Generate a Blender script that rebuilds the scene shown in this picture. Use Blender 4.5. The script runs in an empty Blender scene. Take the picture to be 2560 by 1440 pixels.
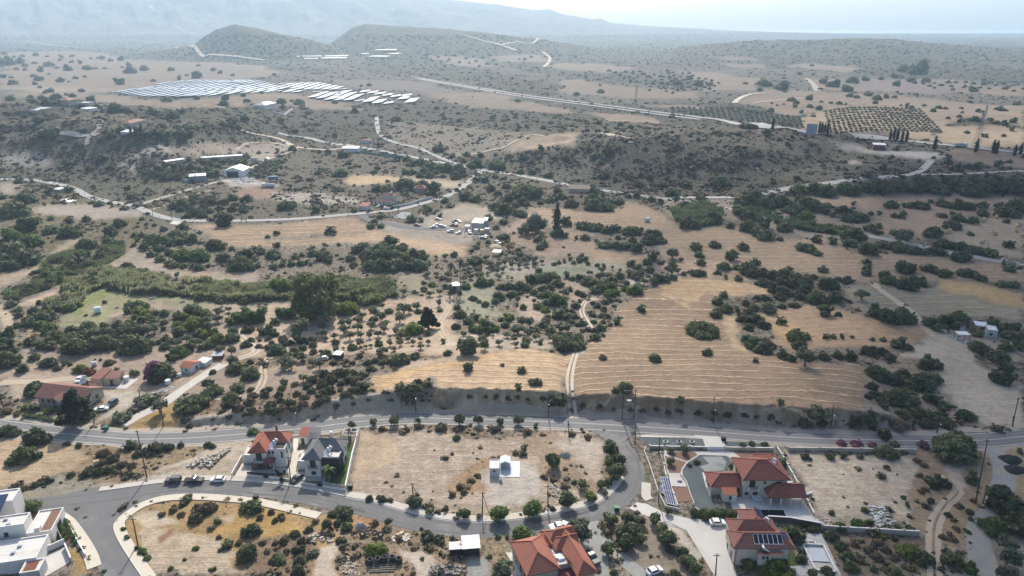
import bpy, math, random
import numpy as np
from mathutils import Vector, Matrix
random.seed(7); rng = np.random.default_rng(7)
SC = bpy.context.scene
R = math.radians
# ------------------------------------------------------------------ camera
CH = 120.0
CF = 1762.0                      # focal length in pixels of the 2560 px wide photograph
CP = math.atan((720 - 55) / CF)  # pitch
cam = bpy.data.cameras.new('camera'); camo = bpy.data.objects.new('camera', cam)
SC.collection.objects.link(camo); SC.camera = camo
cam.sensor_width = 36; cam.lens = CF / 2560 * 36; cam.clip_start = 1; cam.clip_end = 60000
camo.location = (0, 0, CH); camo.rotation_euler = (R(90) - CP, 0, 0)
# ------------------------------------------------------------------ sky, sun, exposure
SUN_EL = 39.0
w = bpy.data.worlds.new('World'); SC.world = w; w.use_nodes = True
nt = w.node_tree; bg = nt.nodes['Background']
sky = nt.nodes.new('ShaderNodeTexSky'); sky.sky_type = 'NISHITA'; sky.sun_disc = False
sky.sun_elevation = R(SUN_EL); sky.sun_rotation = R(-3); sky.altitude = 300; sky.air_density = 1.0
sky.dust_density = 4.0; sky.ozone_density = 1.0
nt.links.new(sky.outputs[0], bg.inputs[0]); bg.inputs[1].default_value = 0.15
sl = bpy.data.lights.new('sun', 'SUN'); so = bpy.data.objects.new('sun', sl); SC.collection.objects.link(so)
sl.energy = 4.9; sl.angle = R(0.6); sl.color = (1.0, 0.92, 0.80)
so.location = (0, 300, 900)
so.rotation_euler = Vector((0.05, -1.0, -math.tan(R(SUN_EL)))).to_track_quat('-Z', 'Y').to_euler()
SC.view_settings.view_transform = 'Standard'; SC.view_settings.look = 'None'
SC.view_settings.gamma = 1; SC.view_settings.exposure = 0.34
SC.cycles.max_bounces = 5; SC.cycles.diffuse_bounces = 2; SC.cycles.glossy_bounces = 2
SC.cycles.transmission_bounces = 3; SC.cycles.volume_bounces = 1; SC.cycles.transparent_max_bounces = 10
SC.cycles.use_denoising = True
HAZE = dict(dens=0.000125, col=(0.56, 0.77, 0.98), aniso=0.30, top=640)

# ------------------------------------------------------------------ small maths
def h2(ix, iy, s):
    n = (ix.astype(np.int64) * 374761393 + iy.astype(np.int64) * 668265263 + s * 1274126177) & 0xffffffff
    n = ((n ^ (n >> 13)) * 1274126177) & 0xffffffff
    return ((n ^ (n >> 16)) & 0xffff) / 65535.0
def vn(x, y, s=0):
    x = np.asarray(x, float); y = np.asarray(y, float)
    ix = np.floor(x); iy = np.floor(y); fx = x - ix; fy = y - iy
    fx = fx * fx * (3 - 2 * fx); fy = fy * fy * (3 - 2 * fy)
    a = h2(ix, iy, s); b = h2(ix + 1, iy, s); c = h2(ix, iy + 1, s); d = h2(ix + 1, iy + 1, s)
    return (a + (b - a) * fx) * (1 - fy) + (c + (d - c) * fx) * fy
def fbm(x, y, s=0, o=4):
    r = 0; a = .5; t = 0
    for k in range(o):
        r = r + a * vn(x * 2 ** k, y * 2 ** k, s + k); t += a; a *= .5
    return r / t
def sst(a, b, x):
    t = np.clip((x - a) / (b - a), 0, 1); return t * t * (3 - 2 * t)
def uaz(u):
    """azimuth (x/y on the ground) of a photo column, taken at the horizon"""
    return (np.asarray(u, float) - 1280) / CF / (math.cos(CP) + math.tan(CP) * math.sin(CP))
def dist_of(v, z=0.0):
    y = -(v - 720) / CF
    dy = math.cos(CP) + y * math.sin(CP); dz = -math.sin(CP) + y * math.cos(CP)
    return (z - CH) / dz * dy
def ray(u, v):
    u = np.asarray(u, float); v = np.asarray(v, float)
    x = (u - 1280) / CF; y = -(v - 720) / CF
    return np.stack([x, math.cos(CP) + y * math.sin(CP), -math.sin(CP) + y * math.cos(CP)], -1)

TS = 2560 / 900.0
TILES = dict(t1=(0, 1040, TS), t2=(850, 1040, TS), t3=(1660, 1040, TS), t4=(0, 640, TS), t5=(850, 640, TS), t6=(1660, 640, TS),
             t7=(0, 300, TS), t8=(850, 300, TS), t9=(1660, 300, TS), ta=(0, 0, TS), tb=(850, 0, TS), tc=(1660, 0, TS),
             A=(0, 540, 4.), B=(600, 560, 4.), C=(1150, 540, 4.), P=(0, 0, 1.),
             h7=(1180, 1110, 13.09), h1=(580, 1050, 7.2), h2=(0, 1200, 6.), h3=(1600, 1080, 5.539), h4=(1100, 1290, 6.095), h5=(1740, 1260, 6.4),
             h6=(30, 880, 4.83), m1=(870, 430, 6.4), m2=(380, 350, 6.737), m3=(2260, 780, 8.), m4=(2000, 250, 4.571), m5=(840, 1290, 7.11), m7=(2360, 1050, 3.69))
def tp(tile, s):
    """'x,y x,y' in a zoomed tile of the photograph -> photo pixels"""
    x0, y0, k = TILES[tile]
    return [(x0 + float(a.split(',')[0]) / k, y0 + float(a.split(',')[1]) / k) for a in s.split()]

# ------------------------------------------------------------------ terrain height
MAIN_PX = tp('P', '-700,1020 -400,1032 -150,1045 0,1067 80,1077 176,1086 260,1093 330,1098 420,1097 493,1094 598,1086 700,1077 800,1066 900,1054 1026,1045 1131,1047 1307,1052 1465,1059 1623,1068 1750,1077 1836,1084 2012,1095 2187,1100 2300,1102 2400,1101 2470,1100 2560,1091 2700,1076 3000,1060')
def flat(u, v):
    d = ray(u, v); t = -CH / d[..., 2]; return d[..., 0] * t, d[..., 1] * t
def smooth_path(P, step):
    P = [np.array(p, float) for p in P]; out = []
    for i in range(len(P) - 1):
        p0 = P[max(i - 1, 0)]; p1 = P[i]; p2 = P[i + 1]; p3 = P[min(i + 2, len(P) - 1)]
        n = max(2, int(np.linalg.norm(p2 - p1) / step))
        for k in range(n):
            t = k / n
            out.append(.5 * ((2 * p1) + (-p0 + p2) * t + (2 * p0 - 5 * p1 + 4 * p2 - p3) * t * t + (-p0 + 3 * p1 - 3 * p2 + p3) * t ** 3))
    out.append(P[-1]); return np.array(out)
_mx, _my = flat(*np.array(MAIN_PX).T)
MAIN_W = smooth_path(list(zip(_mx, _my)), 6.0)
MAIN_Y = (MAIN_W[:, 0], MAIN_W[:, 1])           # the road runs across: y as a function of x
BANK_X, _ = flat(np.array([330, 470, 600, 760, 900, 1010, 1150, 1400, 1415, 1432, 1450, 1470, 1700, 1900, 2100, 2200, 2300]), np.full(17, 1050.))
BANK_Z = 1.25 * np.array([0, 1.2, 1.8, 2.4, 3.2, 4.6, 5.0, 4.8, 4.2, 3.4, 4.0, 4.6, 4.6, 4.6, 4.2, 3., 0])
def hz(v, D): return CH - (v - 55) / CF * D * 1.0
RIDGES = [  # (u, v) crest, distance, front run, back run, gully strength
    ([(-900, -30), (0, -42), (500, -42), (800, -26), (960, -10), (1090, 0), (1150, 9), (1250, 18), (1335, 30), (1372, 27), (1400, 37), (1480, 49), (1500, 47), (1525, 57), (1640, 65), (1760, 70), (1860, 78), (1980, 92)], 7600, 2700, 3000, .3),
    ([(330, 128), (420, 116), (470, 108), (500, 90), (540, 71), (590, 60), (640, 68), (700, 82), (760, 93), (830, 110), (900, 130)], 2750, 420, 500, .28),
    ([(780, 125), (830, 98), (880, 68), (910, 60), (1000, 65), (1100, 71), (1180, 76), (1260, 84), (1350, 94), (1430, 106), (1520, 120)], 3200, 900, 600, .30),
    ([(1640, 128), (1720, 112), (1800, 103), (1870, 97), (1960, 96), (2060, 97), (2150, 91), (2250, 94), (2350, 103), (2450, 111), (2560, 117), (2750, 124), (3300, 130)], 3000, 950, 700, .30),
    ([(-900, 66), (1300, 66), (1700, 68), (1780, 72), (1950, 77), (2100, 80), (2300, 84), (2560, 87), (3500, 92)], 6900, 900, 500, .25),
]
_RT = []
for pts, D, wf, wb, g in RIDGES:
    a = uaz([p[0] for p in pts]); z = np.array([hz(p[1], D) for p in pts]); _RT.append((a, z, D, wf, wb, g))
def bump(D, d0, rise, hold, fall):
    """0 in front of d0, 1 after d0+rise, back to 0 over fall"""
    return sst(d0, d0 + rise, D) * (1 - sst(d0 + rise + hold, d0 + rise + hold + fall, D))
def H(x, y):
    x = np.asarray(x, float); sh = x.shape; x = x.ravel(); y = np.asarray(y, float).ravel()
    z = np.zeros(len(x)); i = np.where(y > 1700)[0]
    if len(i): z[i] = _Hfar(x[i], y[i])
    i = np.where((y > 470) & (y < 1400))[0]
    if len(i): z[i] += _Hmid(x[i], y[i])
    i = np.where(y > 560)[0]
    if len(i):
        yy = y[i]; z[i] += sst(560, 900, yy) * (1 - sst(5200, 6500, yy)) * (6 * (fbm(x[i] / 180., yy / 180., 5, 2) - .35))
    i = np.where((y > 150) & (y < 420))[0]
    if len(i): z[i] += _Hbank(x[i], y[i])
    return z.reshape(sh)
def _Hfar(x, y):
    az = x / y; z = np.zeros(len(x))
    for a, zz, D, wf, wb, g in _RT:
        i = np.where((y > D - wf) & (y < D + wb) & (az > a[0] - .02) & (az < a[-1] + .02))[0]
        if not len(i): continue
        A = az[i]; s = y[i] - D
        zc = np.interp(A, a, zz); e = sst(a[0] - .02, a[0] + .01, A) if a[0] > -.6 else 1
        prof = np.where(s < 0, sst(-wf, 0, s), 1 - sst(0, wb, s))
        gn = fbm(A * D / 260., y[i] / 330., 11, 4) - .5
        z[i] = np.maximum(z[i], zc * e * (prof + g * gn * 4 * prof * (1 - prof)) + 9 * prof * (fbm(A * D / 45., y[i] / 60., 14, 3) - .5))
    return z
def _Hmid(x, y):
    az = x / y; z = np.zeros(len(x))
    n = fbm(x / 60., y / 60., 3, 4) - .5; n = n + .55 * (.5 - np.abs(fbm(x / 34., y / 48., 8, 3) - .5) * 3)
    f1 = np.interp(az, uaz([-500, 0, 150, 330, 420, 470, 560, 640, 760]), [588, 588, 566, 536, 560, 640, 690, 730, 800])
    k1 = np.interp(az, uaz([-900, 0, 300, 440, 560, 660, 760]), [26, 26, 25, 22, 16, 8, 0])
    z = z + k1 * bump(y, f1 + 4, 120, 110, 420) * (1 + .5 * n)
    f2 = np.interp(az, uaz([1120, 1210, 1400, 1700, 1850, 2050, 2220, 2320, 2600]), [660, 618, 570, 528, 522, 560, 640, 700, 700])
    k2 = np.interp(az, uaz([1120, 1230, 1400, 1560, 1850, 2050, 2230, 2330]), [0, 6, 15, 20, 18, 14, 8, 0])
    z = z + k2 * bump(y, f2 + 6, 85, 60, 260) * (1 + .6 * n)
    k3 = np.interp(az, uaz([1850, 2000, 2300, 2900]), [0, 6, 9, 10])
    return z + k3 * bump(y, np.interp(az, uaz([1850, 2200, 2900]), [492, 505, 500]), 38, 300, 500)
def _Hbank(x, y):
    d = y - np.interp(x, *MAIN_Y); bz = np.interp(x, BANK_X, BANK_Z)
    return bz * sst(6.3, 9.6, d + (3.2 * (fbm(x / 2.6, y / 9., 9, 3) - .5)) * sst(5, 7, d)) * (1 - sst(25, 95, d))
def G(u, v):
    """photo pixel(s) -> point(s) on the terrain"""
    d = ray(u, v); sh = d.shape[:-1]; d = d.reshape(-1, 3); n = len(d)
    lo = np.full(n, 130.); hi = np.full(n, 17000.); prev = np.full(n, 130.); act = np.arange(n)
    for t in 130 * (1.014 ** np.arange(0, 352)):
        p = d[act] * t; zz = p[:, 2] + CH; lim = np.where(p[:, 1] < 1700, 45., 620.); c = np.where(zz < lim)[0]
        if len(c):
            b = zz[c] < H(p[c, 0], p[c, 1]); k = act[c[b]]
            if len(k):
                lo[k] = prev[k]; hi[k] = t; act = np.delete(act, c[b])
        prev[act] = t
        if not len(act): break
    for _ in range(18):
        mid = (lo + hi) / 2; p = d * mid[:, None]; b = p[:, 2] + CH < H(p[:, 0], p[:, 1])
        hi = np.where(b, mid, hi); lo = np.where(b, lo, mid)
    p = d * hi[:, None]; p[:, 2] = H(p[:, 0], p[:, 1]); p[act] = np.nan
    return p.reshape(sh + (3,))
def GP(pts): return G(np.array([p[0] for p in pts], float), np.array([p[1] for p in pts], float))
def ppm(p):
    """photo pixels per metre (across) at a world point"""
    zc = p[..., 1] * math.cos(CP) - (p[..., 2] - CH) * math.sin(CP); return CF / zc
def proj(p):
    p = np.asarray(p, float); q = p - [0, 0, CH]
    zc = q[..., 1] * math.cos(CP) - q[..., 2] * math.sin(CP); yc = q[..., 1] * math.sin(CP) + q[..., 2] * math.cos(CP)
    return 1280 + CF * q[..., 0] / zc, 720 - CF * yc / zc
def dense(pts, step=12.):
    out = []
    for i in range(len(pts)):
        a = np.array(pts[i], float); b = np.array(pts[(i + 1) % len(pts)], float)
        n = max(1, int(np.hypot(*(b - a)) / step)); out += [tuple(a + (b - a) * k / n) for k in range(n)]
    return out
def inpoly(x, y, P):
    c = np.zeros(x.shape, bool); n = len(P)
    for i in range(n):
        x1, y1 = P[i][0], P[i][1]; x2, y2 = P[i - 1][0], P[i - 1][1]
        if y1 == y2: continue
        c ^= ((y1 > y) != (y2 > y)) & (x < (x2 - x1) * (y - y1) / (y2 - y1) + x1)
    return c

# ------------------------------------------------------------------ materials
_M = {}
def _nodes(name):
    m = bpy.data.materials.new(name); m.use_nodes = True
    t = m.node_tree; b = t.nodes['Principled BSDF']; b.inputs['Specular IOR Level'].default_value = .25
    return m, t, b
def N(t, ty, **k):
    n = t.nodes.new(ty)
    for a, v in k.items():
        if a.startswith('i'): n.inputs[int(a[1:])].default_value = v
        else: setattr(n, a, v)
    return n
def noise(t, co, scale, det=3, rough=.55):
    n = t.nodes.new('ShaderNodeTexNoise'); n.inputs['Scale'].default_value = scale; n.inputs['Detail'].default_value = det
    n.inputs['Roughness'].default_value = rough; t.links.new(co, n.inputs['Vector']); return n.outputs[0]
def math_(t, op, a, b=0, c=0, clamp=False):
    n = t.nodes.new('ShaderNodeMath'); n.operation = op; n.use_clamp = clamp
    for i, v in enumerate((a, b, c)):
        if hasattr(v, 'links') or hasattr(v, 'is_linked'): t.links.new(v, n.inputs[i])
        else: n.inputs[i].default_value = v
    return n.outputs[0]
def maprange(t, v, a, b, c=0., d=1.):
    n = t.nodes.new('ShaderNodeMapRange'); n.interpolation_type = 'SMOOTHSTEP'
    for i, s in enumerate((v, a, b, c, d)):
        if hasattr(s, 'is_linked'): t.links.new(s, n.inputs[i])
        else: n.inputs[i].default_value = s
    return n.outputs[0]
def mix(t, f, a, b, mode='MIX'):
    n = t.nodes.new('ShaderNodeMix'); n.data_type = 'RGBA'; n.blend_type = mode
    for s, i in ((f, 0), (a, 6), (b, 7)):
        if hasattr(s, 'is_linked'): t.links.new(s, n.inputs[i])
        else: n.inputs[i].default_value = s if i == 0 else (tuple(s) + (1,))[:4]
    return n.outputs[2]
def mat(name, rgb, rough=.8, var=.25, sc=.6, sc2=6., metal=0., spec=.25, dirt=None, bump=0.):
    """plain surface with two scales of tone variation and optional stains"""
    if name in _M: return _M[name]
    m, t, b = _nodes(name); g = N(t, 'ShaderNodeNewGeometry').outputs['Position']
    n1 = noise(t, g, sc, 4); n2 = noise(t, g, sc2, 3)
    f = math_(t, 'ADD', math_(t, 'MULTIPLY', n1, var), math_(t, 'MULTIPLY', n2, var * .6))
    f = math_(t, 'ADD', f, 1 - var * .8)
    v = N(t, 'ShaderNodeVectorMath', operation='SCALE'); v.inputs[0].default_value = rgb; t.links.new(f, v.inputs[3])
    c = v.outputs[0]
    if dirt:
        c = mix(t, maprange(t, noise(t, g, sc * .5, 5, .65), .5, .68, 0, .75), c, dirt)
    t.links.new(c, b.inputs['Base Color'])
    b.inputs['Roughness'].default_value = rough; b.inputs['Metallic'].default_value = metal; b.inputs['Specular IOR Level'].default_value = spec
    if bump:
        bn = N(t, 'ShaderNodeBump'); bn.inputs['Strength'].default_value = .6; bn.inputs['Distance'].default_value = bump
        t.links.new(n2, bn.inputs['Height']); t.links.new(bn.outputs[0], b.inputs['Normal'])
    _M[name] = m; return m
def tilemat(name, rgb, alt, groove=.8):
    """clay or concrete roof tiles: rows and rolls laid in the roof plane (uv in metres)"""
    if name in _M: return _M[name]
    m, t, b = _nodes(name); uv = N(t, 'ShaderNodeUVMap', uv_map='plan').outputs[0]
    s = N(t, 'ShaderNodeSeparateXYZ'); t.links.new(uv, s.inputs[0])
    row = math_(t, 'FRACT', math_(t, 'MULTIPLY', s.outputs[1], 1 / .6)); col = math_(t, 'FRACT', math_(t, 'MULTIPLY', s.outputs[0], 1 / .5))
    g = N(t, 'ShaderNodeNewGeometry').outputs['Position']
    wn = N(t, 'ShaderNodeTexWhiteNoise', noise_dimensions='2D')
    cell = N(t, 'ShaderNodeVectorMath', operation='MULTIPLY'); cell.inputs[1].default_value = (1 / .5, 1 / .6, 0); t.links.new(uv, cell.inputs[0])
    fl = N(t, 'ShaderNodeVectorMath', operation='FLOOR'); t.links.new(cell.outputs[0], fl.inputs[0]); t.links.new(fl.outputs[0], wn.inputs['Vector'])
    base = mix(t, math_(t, 'MULTIPLY', wn.outputs[0], .75), rgb, alt)
    base = mix(t, maprange(t, noise(t, g, .35, 4, .6), .45, .75, 0, .55), base, alt)
    dk = math_(t, 'MAXIMUM', maprange(t, row, .70, .95), math_(t, 'MULTIPLY', maprange(t, math_(t, 'ABSOLUTE', math_(t, 'SUBTRACT', col, .5)), .3, .5), .45))
    c = mix(t, math_(t, 'MULTIPLY', dk, groove), base, tuple(q * .35 for q in alt))
    t.links.new(c, b.inputs['Base Color']); b.inputs['Roughness'].default_value = .75
    hgt = math_(t, 'SUBTRACT', row, math_(t, 'MULTIPLY', math_(t, 'ABSOLUTE', math_(t, 'SUBTRACT', col, .5)), 1.2))
    bn = N(t, 'ShaderNodeBump'); bn.inputs['Strength'].default_value = .7; bn.inputs['Distance'].default_value = .08
    t.links.new(hgt, bn.inputs['Height']); t.links.new(bn.outputs[0], b.inputs['Normal'])
    _M[name] = m; return m
def ribmat(name, rgb, step=.3, rough=.5, metal=0., axis=0, dk=.5):
    """corrugated or seamed sheet, uv in metres"""
    if name in _M: return _M[name]
    m, t, b = _nodes(name); uv = N(t, 'ShaderNodeUVMap', uv_map='plan').outputs[0]
    s = N(t, 'ShaderNodeSeparateXYZ'); t.links.new(uv, s.inputs[0])
    r = math_(t, 'ABSOLUTE', math_(t, 'SUBTRACT', math_(t, 'FRACT', math_(t, 'MULTIPLY', s.outputs[axis], 1 / step)), .5))
    g = N(t, 'ShaderNodeNewGeometry').outputs['Position']
    base = mix(t, math_(t, 'MULTIPLY', noise(t, g, .7, 5), .5), rgb, tuple(q * .72 for q in rgb))
    c = mix(t, maprange(t, r, .4, .5, 0, dk), base, tuple(q * .45 for q in rgb))
    t.links.new(c, b.inputs['Base Color']); b.inputs['Roughness'].default_value = rough; b.inputs['Metallic'].default_value = metal
    _M[name] = m; return m
def leafmat(name, a, bcol, var=.35, trans=.12):
    """foliage: hue differs from tree to tree and from spray to spray"""
    if name in _M: return _M[name]
    m, t, b = _nodes(name); oi = N(t, 'ShaderNodeObjectInfo'); g = N(t, 'ShaderNodeNewGeometry')
    f = math_(t, 'ADD', math_(t, 'MULTIPLY', oi.outputs['Random'], .8), math_(t, 'MULTIPLY', maprange(t, noise(t, g.outputs['Position'], .45, 3), .35, .65), .6))
    c = mix(t, f, a, tuple(q * 1.15 for q in bcol))
    k = math_(t, 'ADD', math_(t, 'MULTIPLY', g.outputs['Random Per Island'], var * 1.6), 1 - var * .8)
    v = N(t, 'ShaderNodeVectorMath', operation='SCALE'); t.links.new(c, v.inputs[0]); t.links.new(k, v.inputs[3])
    t.links.new(v.outputs[0], b.inputs['Base Color']); b.inputs['Roughness'].default_value = .65; b.inputs['Specular IOR Level'].default_value = .3
    tr = N(t, 'ShaderNodeBsdfTranslucent'); t.links.new(v.outputs[0], tr.inputs[0])
    ms = N(t, 'ShaderNodeMixShader'); ms.inputs[0].default_value = min(.5, trans + .25)
    t.links.new(b.outputs[0], ms.inputs[1]); t.links.new(tr.outputs[0], ms.inputs[2]); t.links.new(ms.outputs[0], t.nodes['Material Output'].inputs[0])
    _M[name] = m; return m

# ------------------------------------------------------------------ objects
COL = SC.collection
def tag(o, label=None, cat=None, group=None, kind=None):
    for k, v in (('label', label), ('category', cat), ('group', group), ('kind', kind)):
        if v: o[k] = v
    return o
def empty(name, loc, rz=0., label=None, cat=None, group=None):
    o = bpy.data.objects.new(name, None); COL.objects.link(o); o.location = loc; o.rotation_euler = (0, 0, rz)
    o.empty_display_size = .5
    return tag(o, label, cat, group)
def npmesh(name, V, F, m=None, mi=None, smooth=False):
    """V (n,3), F (k,3|4) arrays -> mesh"""
    me = bpy.data.meshes.new(name); V = np.asarray(V, np.float32); F = np.asarray(F, np.int32)
    me.vertices.add(len(V)); me.vertices.foreach_set('co', V.ravel())
    k = F.shape[1]; me.loops.add(F.size); me.loops.foreach_set('vertex_index', F.ravel())
    me.polygons.add(len(F)); me.polygons.foreach_set('loop_start', np.arange(0, F.size, k, dtype=np.int32))
    if mi is not None: me.polygons.foreach_set('material_index', np.asarray(mi, np.int32))
    if smooth: me.polygons.foreach_set('use_smooth', np.ones(len(F), bool))
    me.update(calc_edges=True)
    for q in (m if isinstance(m, (list, tuple)) else [m]):
        if q: me.materials.append(q)
    return me
def link(name, me, parent=None, loc=None, rot=None, sc=None):
    o = bpy.data.objects.new(name, me); COL.objects.link(o)
    if parent: o.parent = parent
    if loc is not None: o.location = loc
    if rot is not None: o.rotation_euler = rot
    if sc is not None: o.scale = sc
    return o
class MB:
    """collects shapes, then becomes ONE mesh object"""
    def __init__(s): s.v = []; s.f = []; s.uv = []; s.sm = []
    def face(s, pts, uv=None, sm=False):
        i = len(s.v); s.v += [tuple(map(float, p)) for p in pts]; s.f.append(list(range(i, i + len(pts)))); s.sm.append(sm)
        if uv is None:
            a, b, c = (Vector(pts[k]) for k in (0, 1, 2)); n = (b - a).cross(c - a)
            if n.length < 1e-9: n = Vector((0, 0, 1))
            n.normalize(); ax = Vector((0, 0, 1)).cross(n)
            ax = Vector((1, 0, 0)) if ax.length < .05 else ax.normalized(); ay = n.cross(ax)
            uv = [(Vector(p).dot(ax), Vector(p).dot(ay)) for p in pts]
        s.uv += uv
    def box(s, x0, y0, z0, x1, y1, z1):
        p = [(x0, y0, z0), (x1, y0, z0), (x1, y1, z0), (x0, y1, z0), (x0, y0, z1), (x1, y0, z1), (x1, y1, z1), (x0, y1, z1)]
        for q in ((3, 2, 1, 0), (4, 5, 6, 7), (0, 1, 5, 4), (1, 2, 6, 5), (2, 3, 7, 6), (3, 0, 4, 7)): s.face([p[k] for k in q])
        return s
    def prism(s, poly, z0, z1):
        n = len(poly)
        a = sum(poly[i - 1][0] * poly[i][1] - poly[i][0] * poly[i - 1][1] for i in range(n))
        if a < 0: poly = poly[::-1]
        s.face([(x, y, z1) for x, y in poly]); s.face([(x, y, z0) for x, y in poly][::-1])
        for i in range(n):
            (xa, ya), (xb, yb) = poly[i - 1], poly[i]; s.face([(xa, ya, z0), (xb, yb, z0), (xb, yb, z1), (xa, ya, z1)])
        return s
    def tube(s, a, b, r0, r1=None, n=8, caps=True):
        a = Vector(a); b = Vector(b); r1 = r0 if r1 is None else r1; d = (b - a).normalized()
        x = d.orthogonal().normalized(); y = d.cross(x)
        A = [a + (x * math.cos(k * 2 * math.pi / n) + y * math.sin(k * 2 * math.pi / n)) * r0 for k in range(n)]
        B = [b + (x * math.cos(k * 2 * math.pi / n) + y * math.sin(k * 2 * math.pi / n)) * r1 for k in range(n)]
        for k in range(n): s.face([A[k], A[(k + 1) % n], B[(k + 1) % n], B[k]], sm=True)
        if caps: s.face(A[::-1]); s.face(B)
        return s
    def bar(s, a, b, wd, ht):
        """rectangular bar from a to b (upright section)"""
        a = Vector(a); b = Vector(b); d = b - a; x = Vector((d.y, -d.x, 0))
        x = x.normalized() * wd / 2 if x.length > 1e-6 else Vector((wd / 2, 0, 0))
        z = d.cross(x).normalized() * ht / 2
        if z.z < 0: z = -z
        p = [a - x - z, a + x - z, a + x + z, a - x + z, b - x - z, b + x - z, b + x + z, b - x + z]
        for q in ((0, 1, 2, 3), (7, 6, 5, 4), (1, 0, 4, 5), (2, 1, 5, 6), (3, 2, 6, 7), (0, 3, 7, 4)): s.face([p[k] for k in q])
        return s
    def build(s, name, m, parent=None, loc=None, rz=None, bevel=0):
        me = bpy.data.meshes.new(name); me.from_pydata(s.v, [], s.f)
        ul = me.uv_layers.new(name='plan')
        ul.data.foreach_set('uv', np.array(s.uv, np.float32).ravel())
        me.polygons.foreach_set('use_smooth', s.sm)
        me.materials.append(m); me.update()
        o = bpy.data.objects.new(name, me); COL.objects.link(o)
        if parent: o.parent = parent
        if loc is not None: o.location = loc
        if rz is not None: o.rotation_euler = (0, 0, rz)
        if bevel:
            bv = o.modifiers.new('bevel', 'BEVEL'); bv.width = bevel; bv.segments = 1; bv.limit_method = 'ANGLE'
        return o
def icos(n=1):
    import bmesh
    bm = bmesh.new(); bmesh.ops.create_icosphere(bm, subdivisions=n, radius=1)
    V = np.array([v.co[:] for v in bm.verts]); F = np.array([[v.index for v in f.verts] for f in bm.faces]); bm.free()
    return V, F
ICO = {k: icos(k) for k in (1, 2, 3)}
# ================================================================== GROUND
# zones: colour, polygon(s), scrub density, pale rock, row strength  (drawn in this order)
ZONES = []
def Z(col, tile, s, scrub=.25, rock=0., rows=0., sp=6., jit=1.): ZONES.append((col, tp(tile, s) if tile != 'X' else s, scrub, rock, rows, sp, jit))
TAN = (.37, .27, .18); TAN2 = (.33, .25, .175); GOLD = (.47, .34, .175); PALE = (.43, .365, .285); EARTH = (.33, .265, .20); BRN = (.23, .185, .14)
GRY = (.27, .25, .215); ORG = (.36, .25, .12); GRN = (.135, .15, .08); WHT = (.62, .57, .50); DUST = (.36, .32, .27)
# --- far background
Z((.17, .165, .13), 'P', '-400,200 -400,105 600,96 1500,90 2960,92 2960,200', .75)
Z((.18, .165, .13), 'P', '-900,200 600,150 1500,170 3500,150 3500,260 -900,260', .55)
for s in ('tb|120,440 400,400 650,390 900,470 1500,600 1640,650 1500,680 1000,600 500,540 200,500', 'tb|1150,440 1450,440 1480,490 1900,530 2560,600 2400,610 1800,570 1500,540 1200,480', 'tc|660,380 1400,380 2560,500 2560,590 2100,560 1700,560 1300,520 700,480', 'ta|0,340 900,410 1500,425 2000,460 2300,480 2300,530 1900,480 1500,445 900,430 0,370', 'tb|620,575 800,625 1300,705 1900,785 2560,860 2560,900 1900,810 1300,730 800,650 600,610'):
    t, q = s.split('|'); Z((.075, .085, .068), t, q, .9)
for s in ('ta|0,375 500,360 800,380 900,420 1500,440 1900,470 2000,520 1700,560 1300,600 1000,625 0,610', 'ta|0,605 300,600 700,610 1050,610 1000,640 820,650 760,640 0,640',
          'ta|0,655 600,650 900,690 1300,720 1600,690 2000,650 2180,690 2560,740 2560,790 1900,740 1500,770 1100,760 700,740 300,680 0,700'):
    t, q = s.split('|'); Z(TAN, t, q, .10, 0, .2)
for s in ('tb|1080,400 1400,385 1500,420 1470,440 1150,440', 'tb|1450,470 1600,445 1900,460 2120,485 1900,515 1600,490', 'tb|630,670 950,655 1250,690 1300,770 1100,770 800,750',
          'tb|1240,740 1300,720 1690,760 1700,805 1500,800 1240,770', 'tb|1520,580 1700,560 1800,590 2050,620 2560,650 2560,700 2200,700 2000,700 1850,700 1600,640', 'tb|2080,750 2560,760 2560,790 2200,770',
          'tb|1720,790 2200,840 2300,880 1900,860', 'tb|640,390 850,400 1000,420 1100,470 900,470 700,430', 'tc|260,380 400,375 650,410 660,440 300,400', 'tc|420,450 700,460 720,495 520,480',
          'tc|830,470 1100,440 1200,470 1420,480 1300,520 1050,490', 'tc|100,510 350,520 700,560 650,640 300,640 150,560', 'tc|700,640 1100,650 1700,690 2560,770 2560,900 2200,840 1900,820 1550,780 1300,740 1150,790 900,820 700,770 500,730',
          'tc|950,560 1700,600 2560,620 2560,680 1900,640 1200,640', 'tc|1940,900 2300,890 2560,920 2560,996 2200,996 2000,960'):
    t, q = s.split('|'); Z(TAN, t, q, .12, 0, .15)
Z((.32, .25, .21), 'tc', '1100,600 1500,560 2000,560 2300,600 1900,680 1500,640', .2)
Z((.27, .22, .20), 'tb', '0,560 400,570 750,620 900,650 600,670 500,640 0,620', .25)
Z(TAN2, 'tb', '840,700 1100,690 1250,720 1290,770 900,770', .05, 0, .4)
Z((.46, .35, .23), 'ta', '0,605 400,612 760,640 760,660 300,650 0,640', .03, 0, .3)
Z((.40, .30, .20), 'm4', '500,60 1300,80 1900,200 1500,330 1480,400 1700,470 1300,440 900,390 500,370 0,330 0,210 250,120', .04, 0, 0)
Z((.42, .33, .22), 'm4', '1580,300 1950,330 2560,360 2560,520 2200,540 1900,530 1600,470', .05)
Z((.42, .33, .22), 'm4', '900,30 1300,100 1700,170 2100,160 2560,180 2560,60 2100,50 1500,20', .05)
Z((.44, .42, .38), 'm4', '290,480 640,510 780,570 1100,590 1560,600 1650,650 1450,690 1150,640 750,600 500,560', .03, .3)
Z(TAN2, 'm4', '1700,560 2300,590 2560,620 2560,760 2100,730 1760,690 1650,640', .08)
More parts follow.
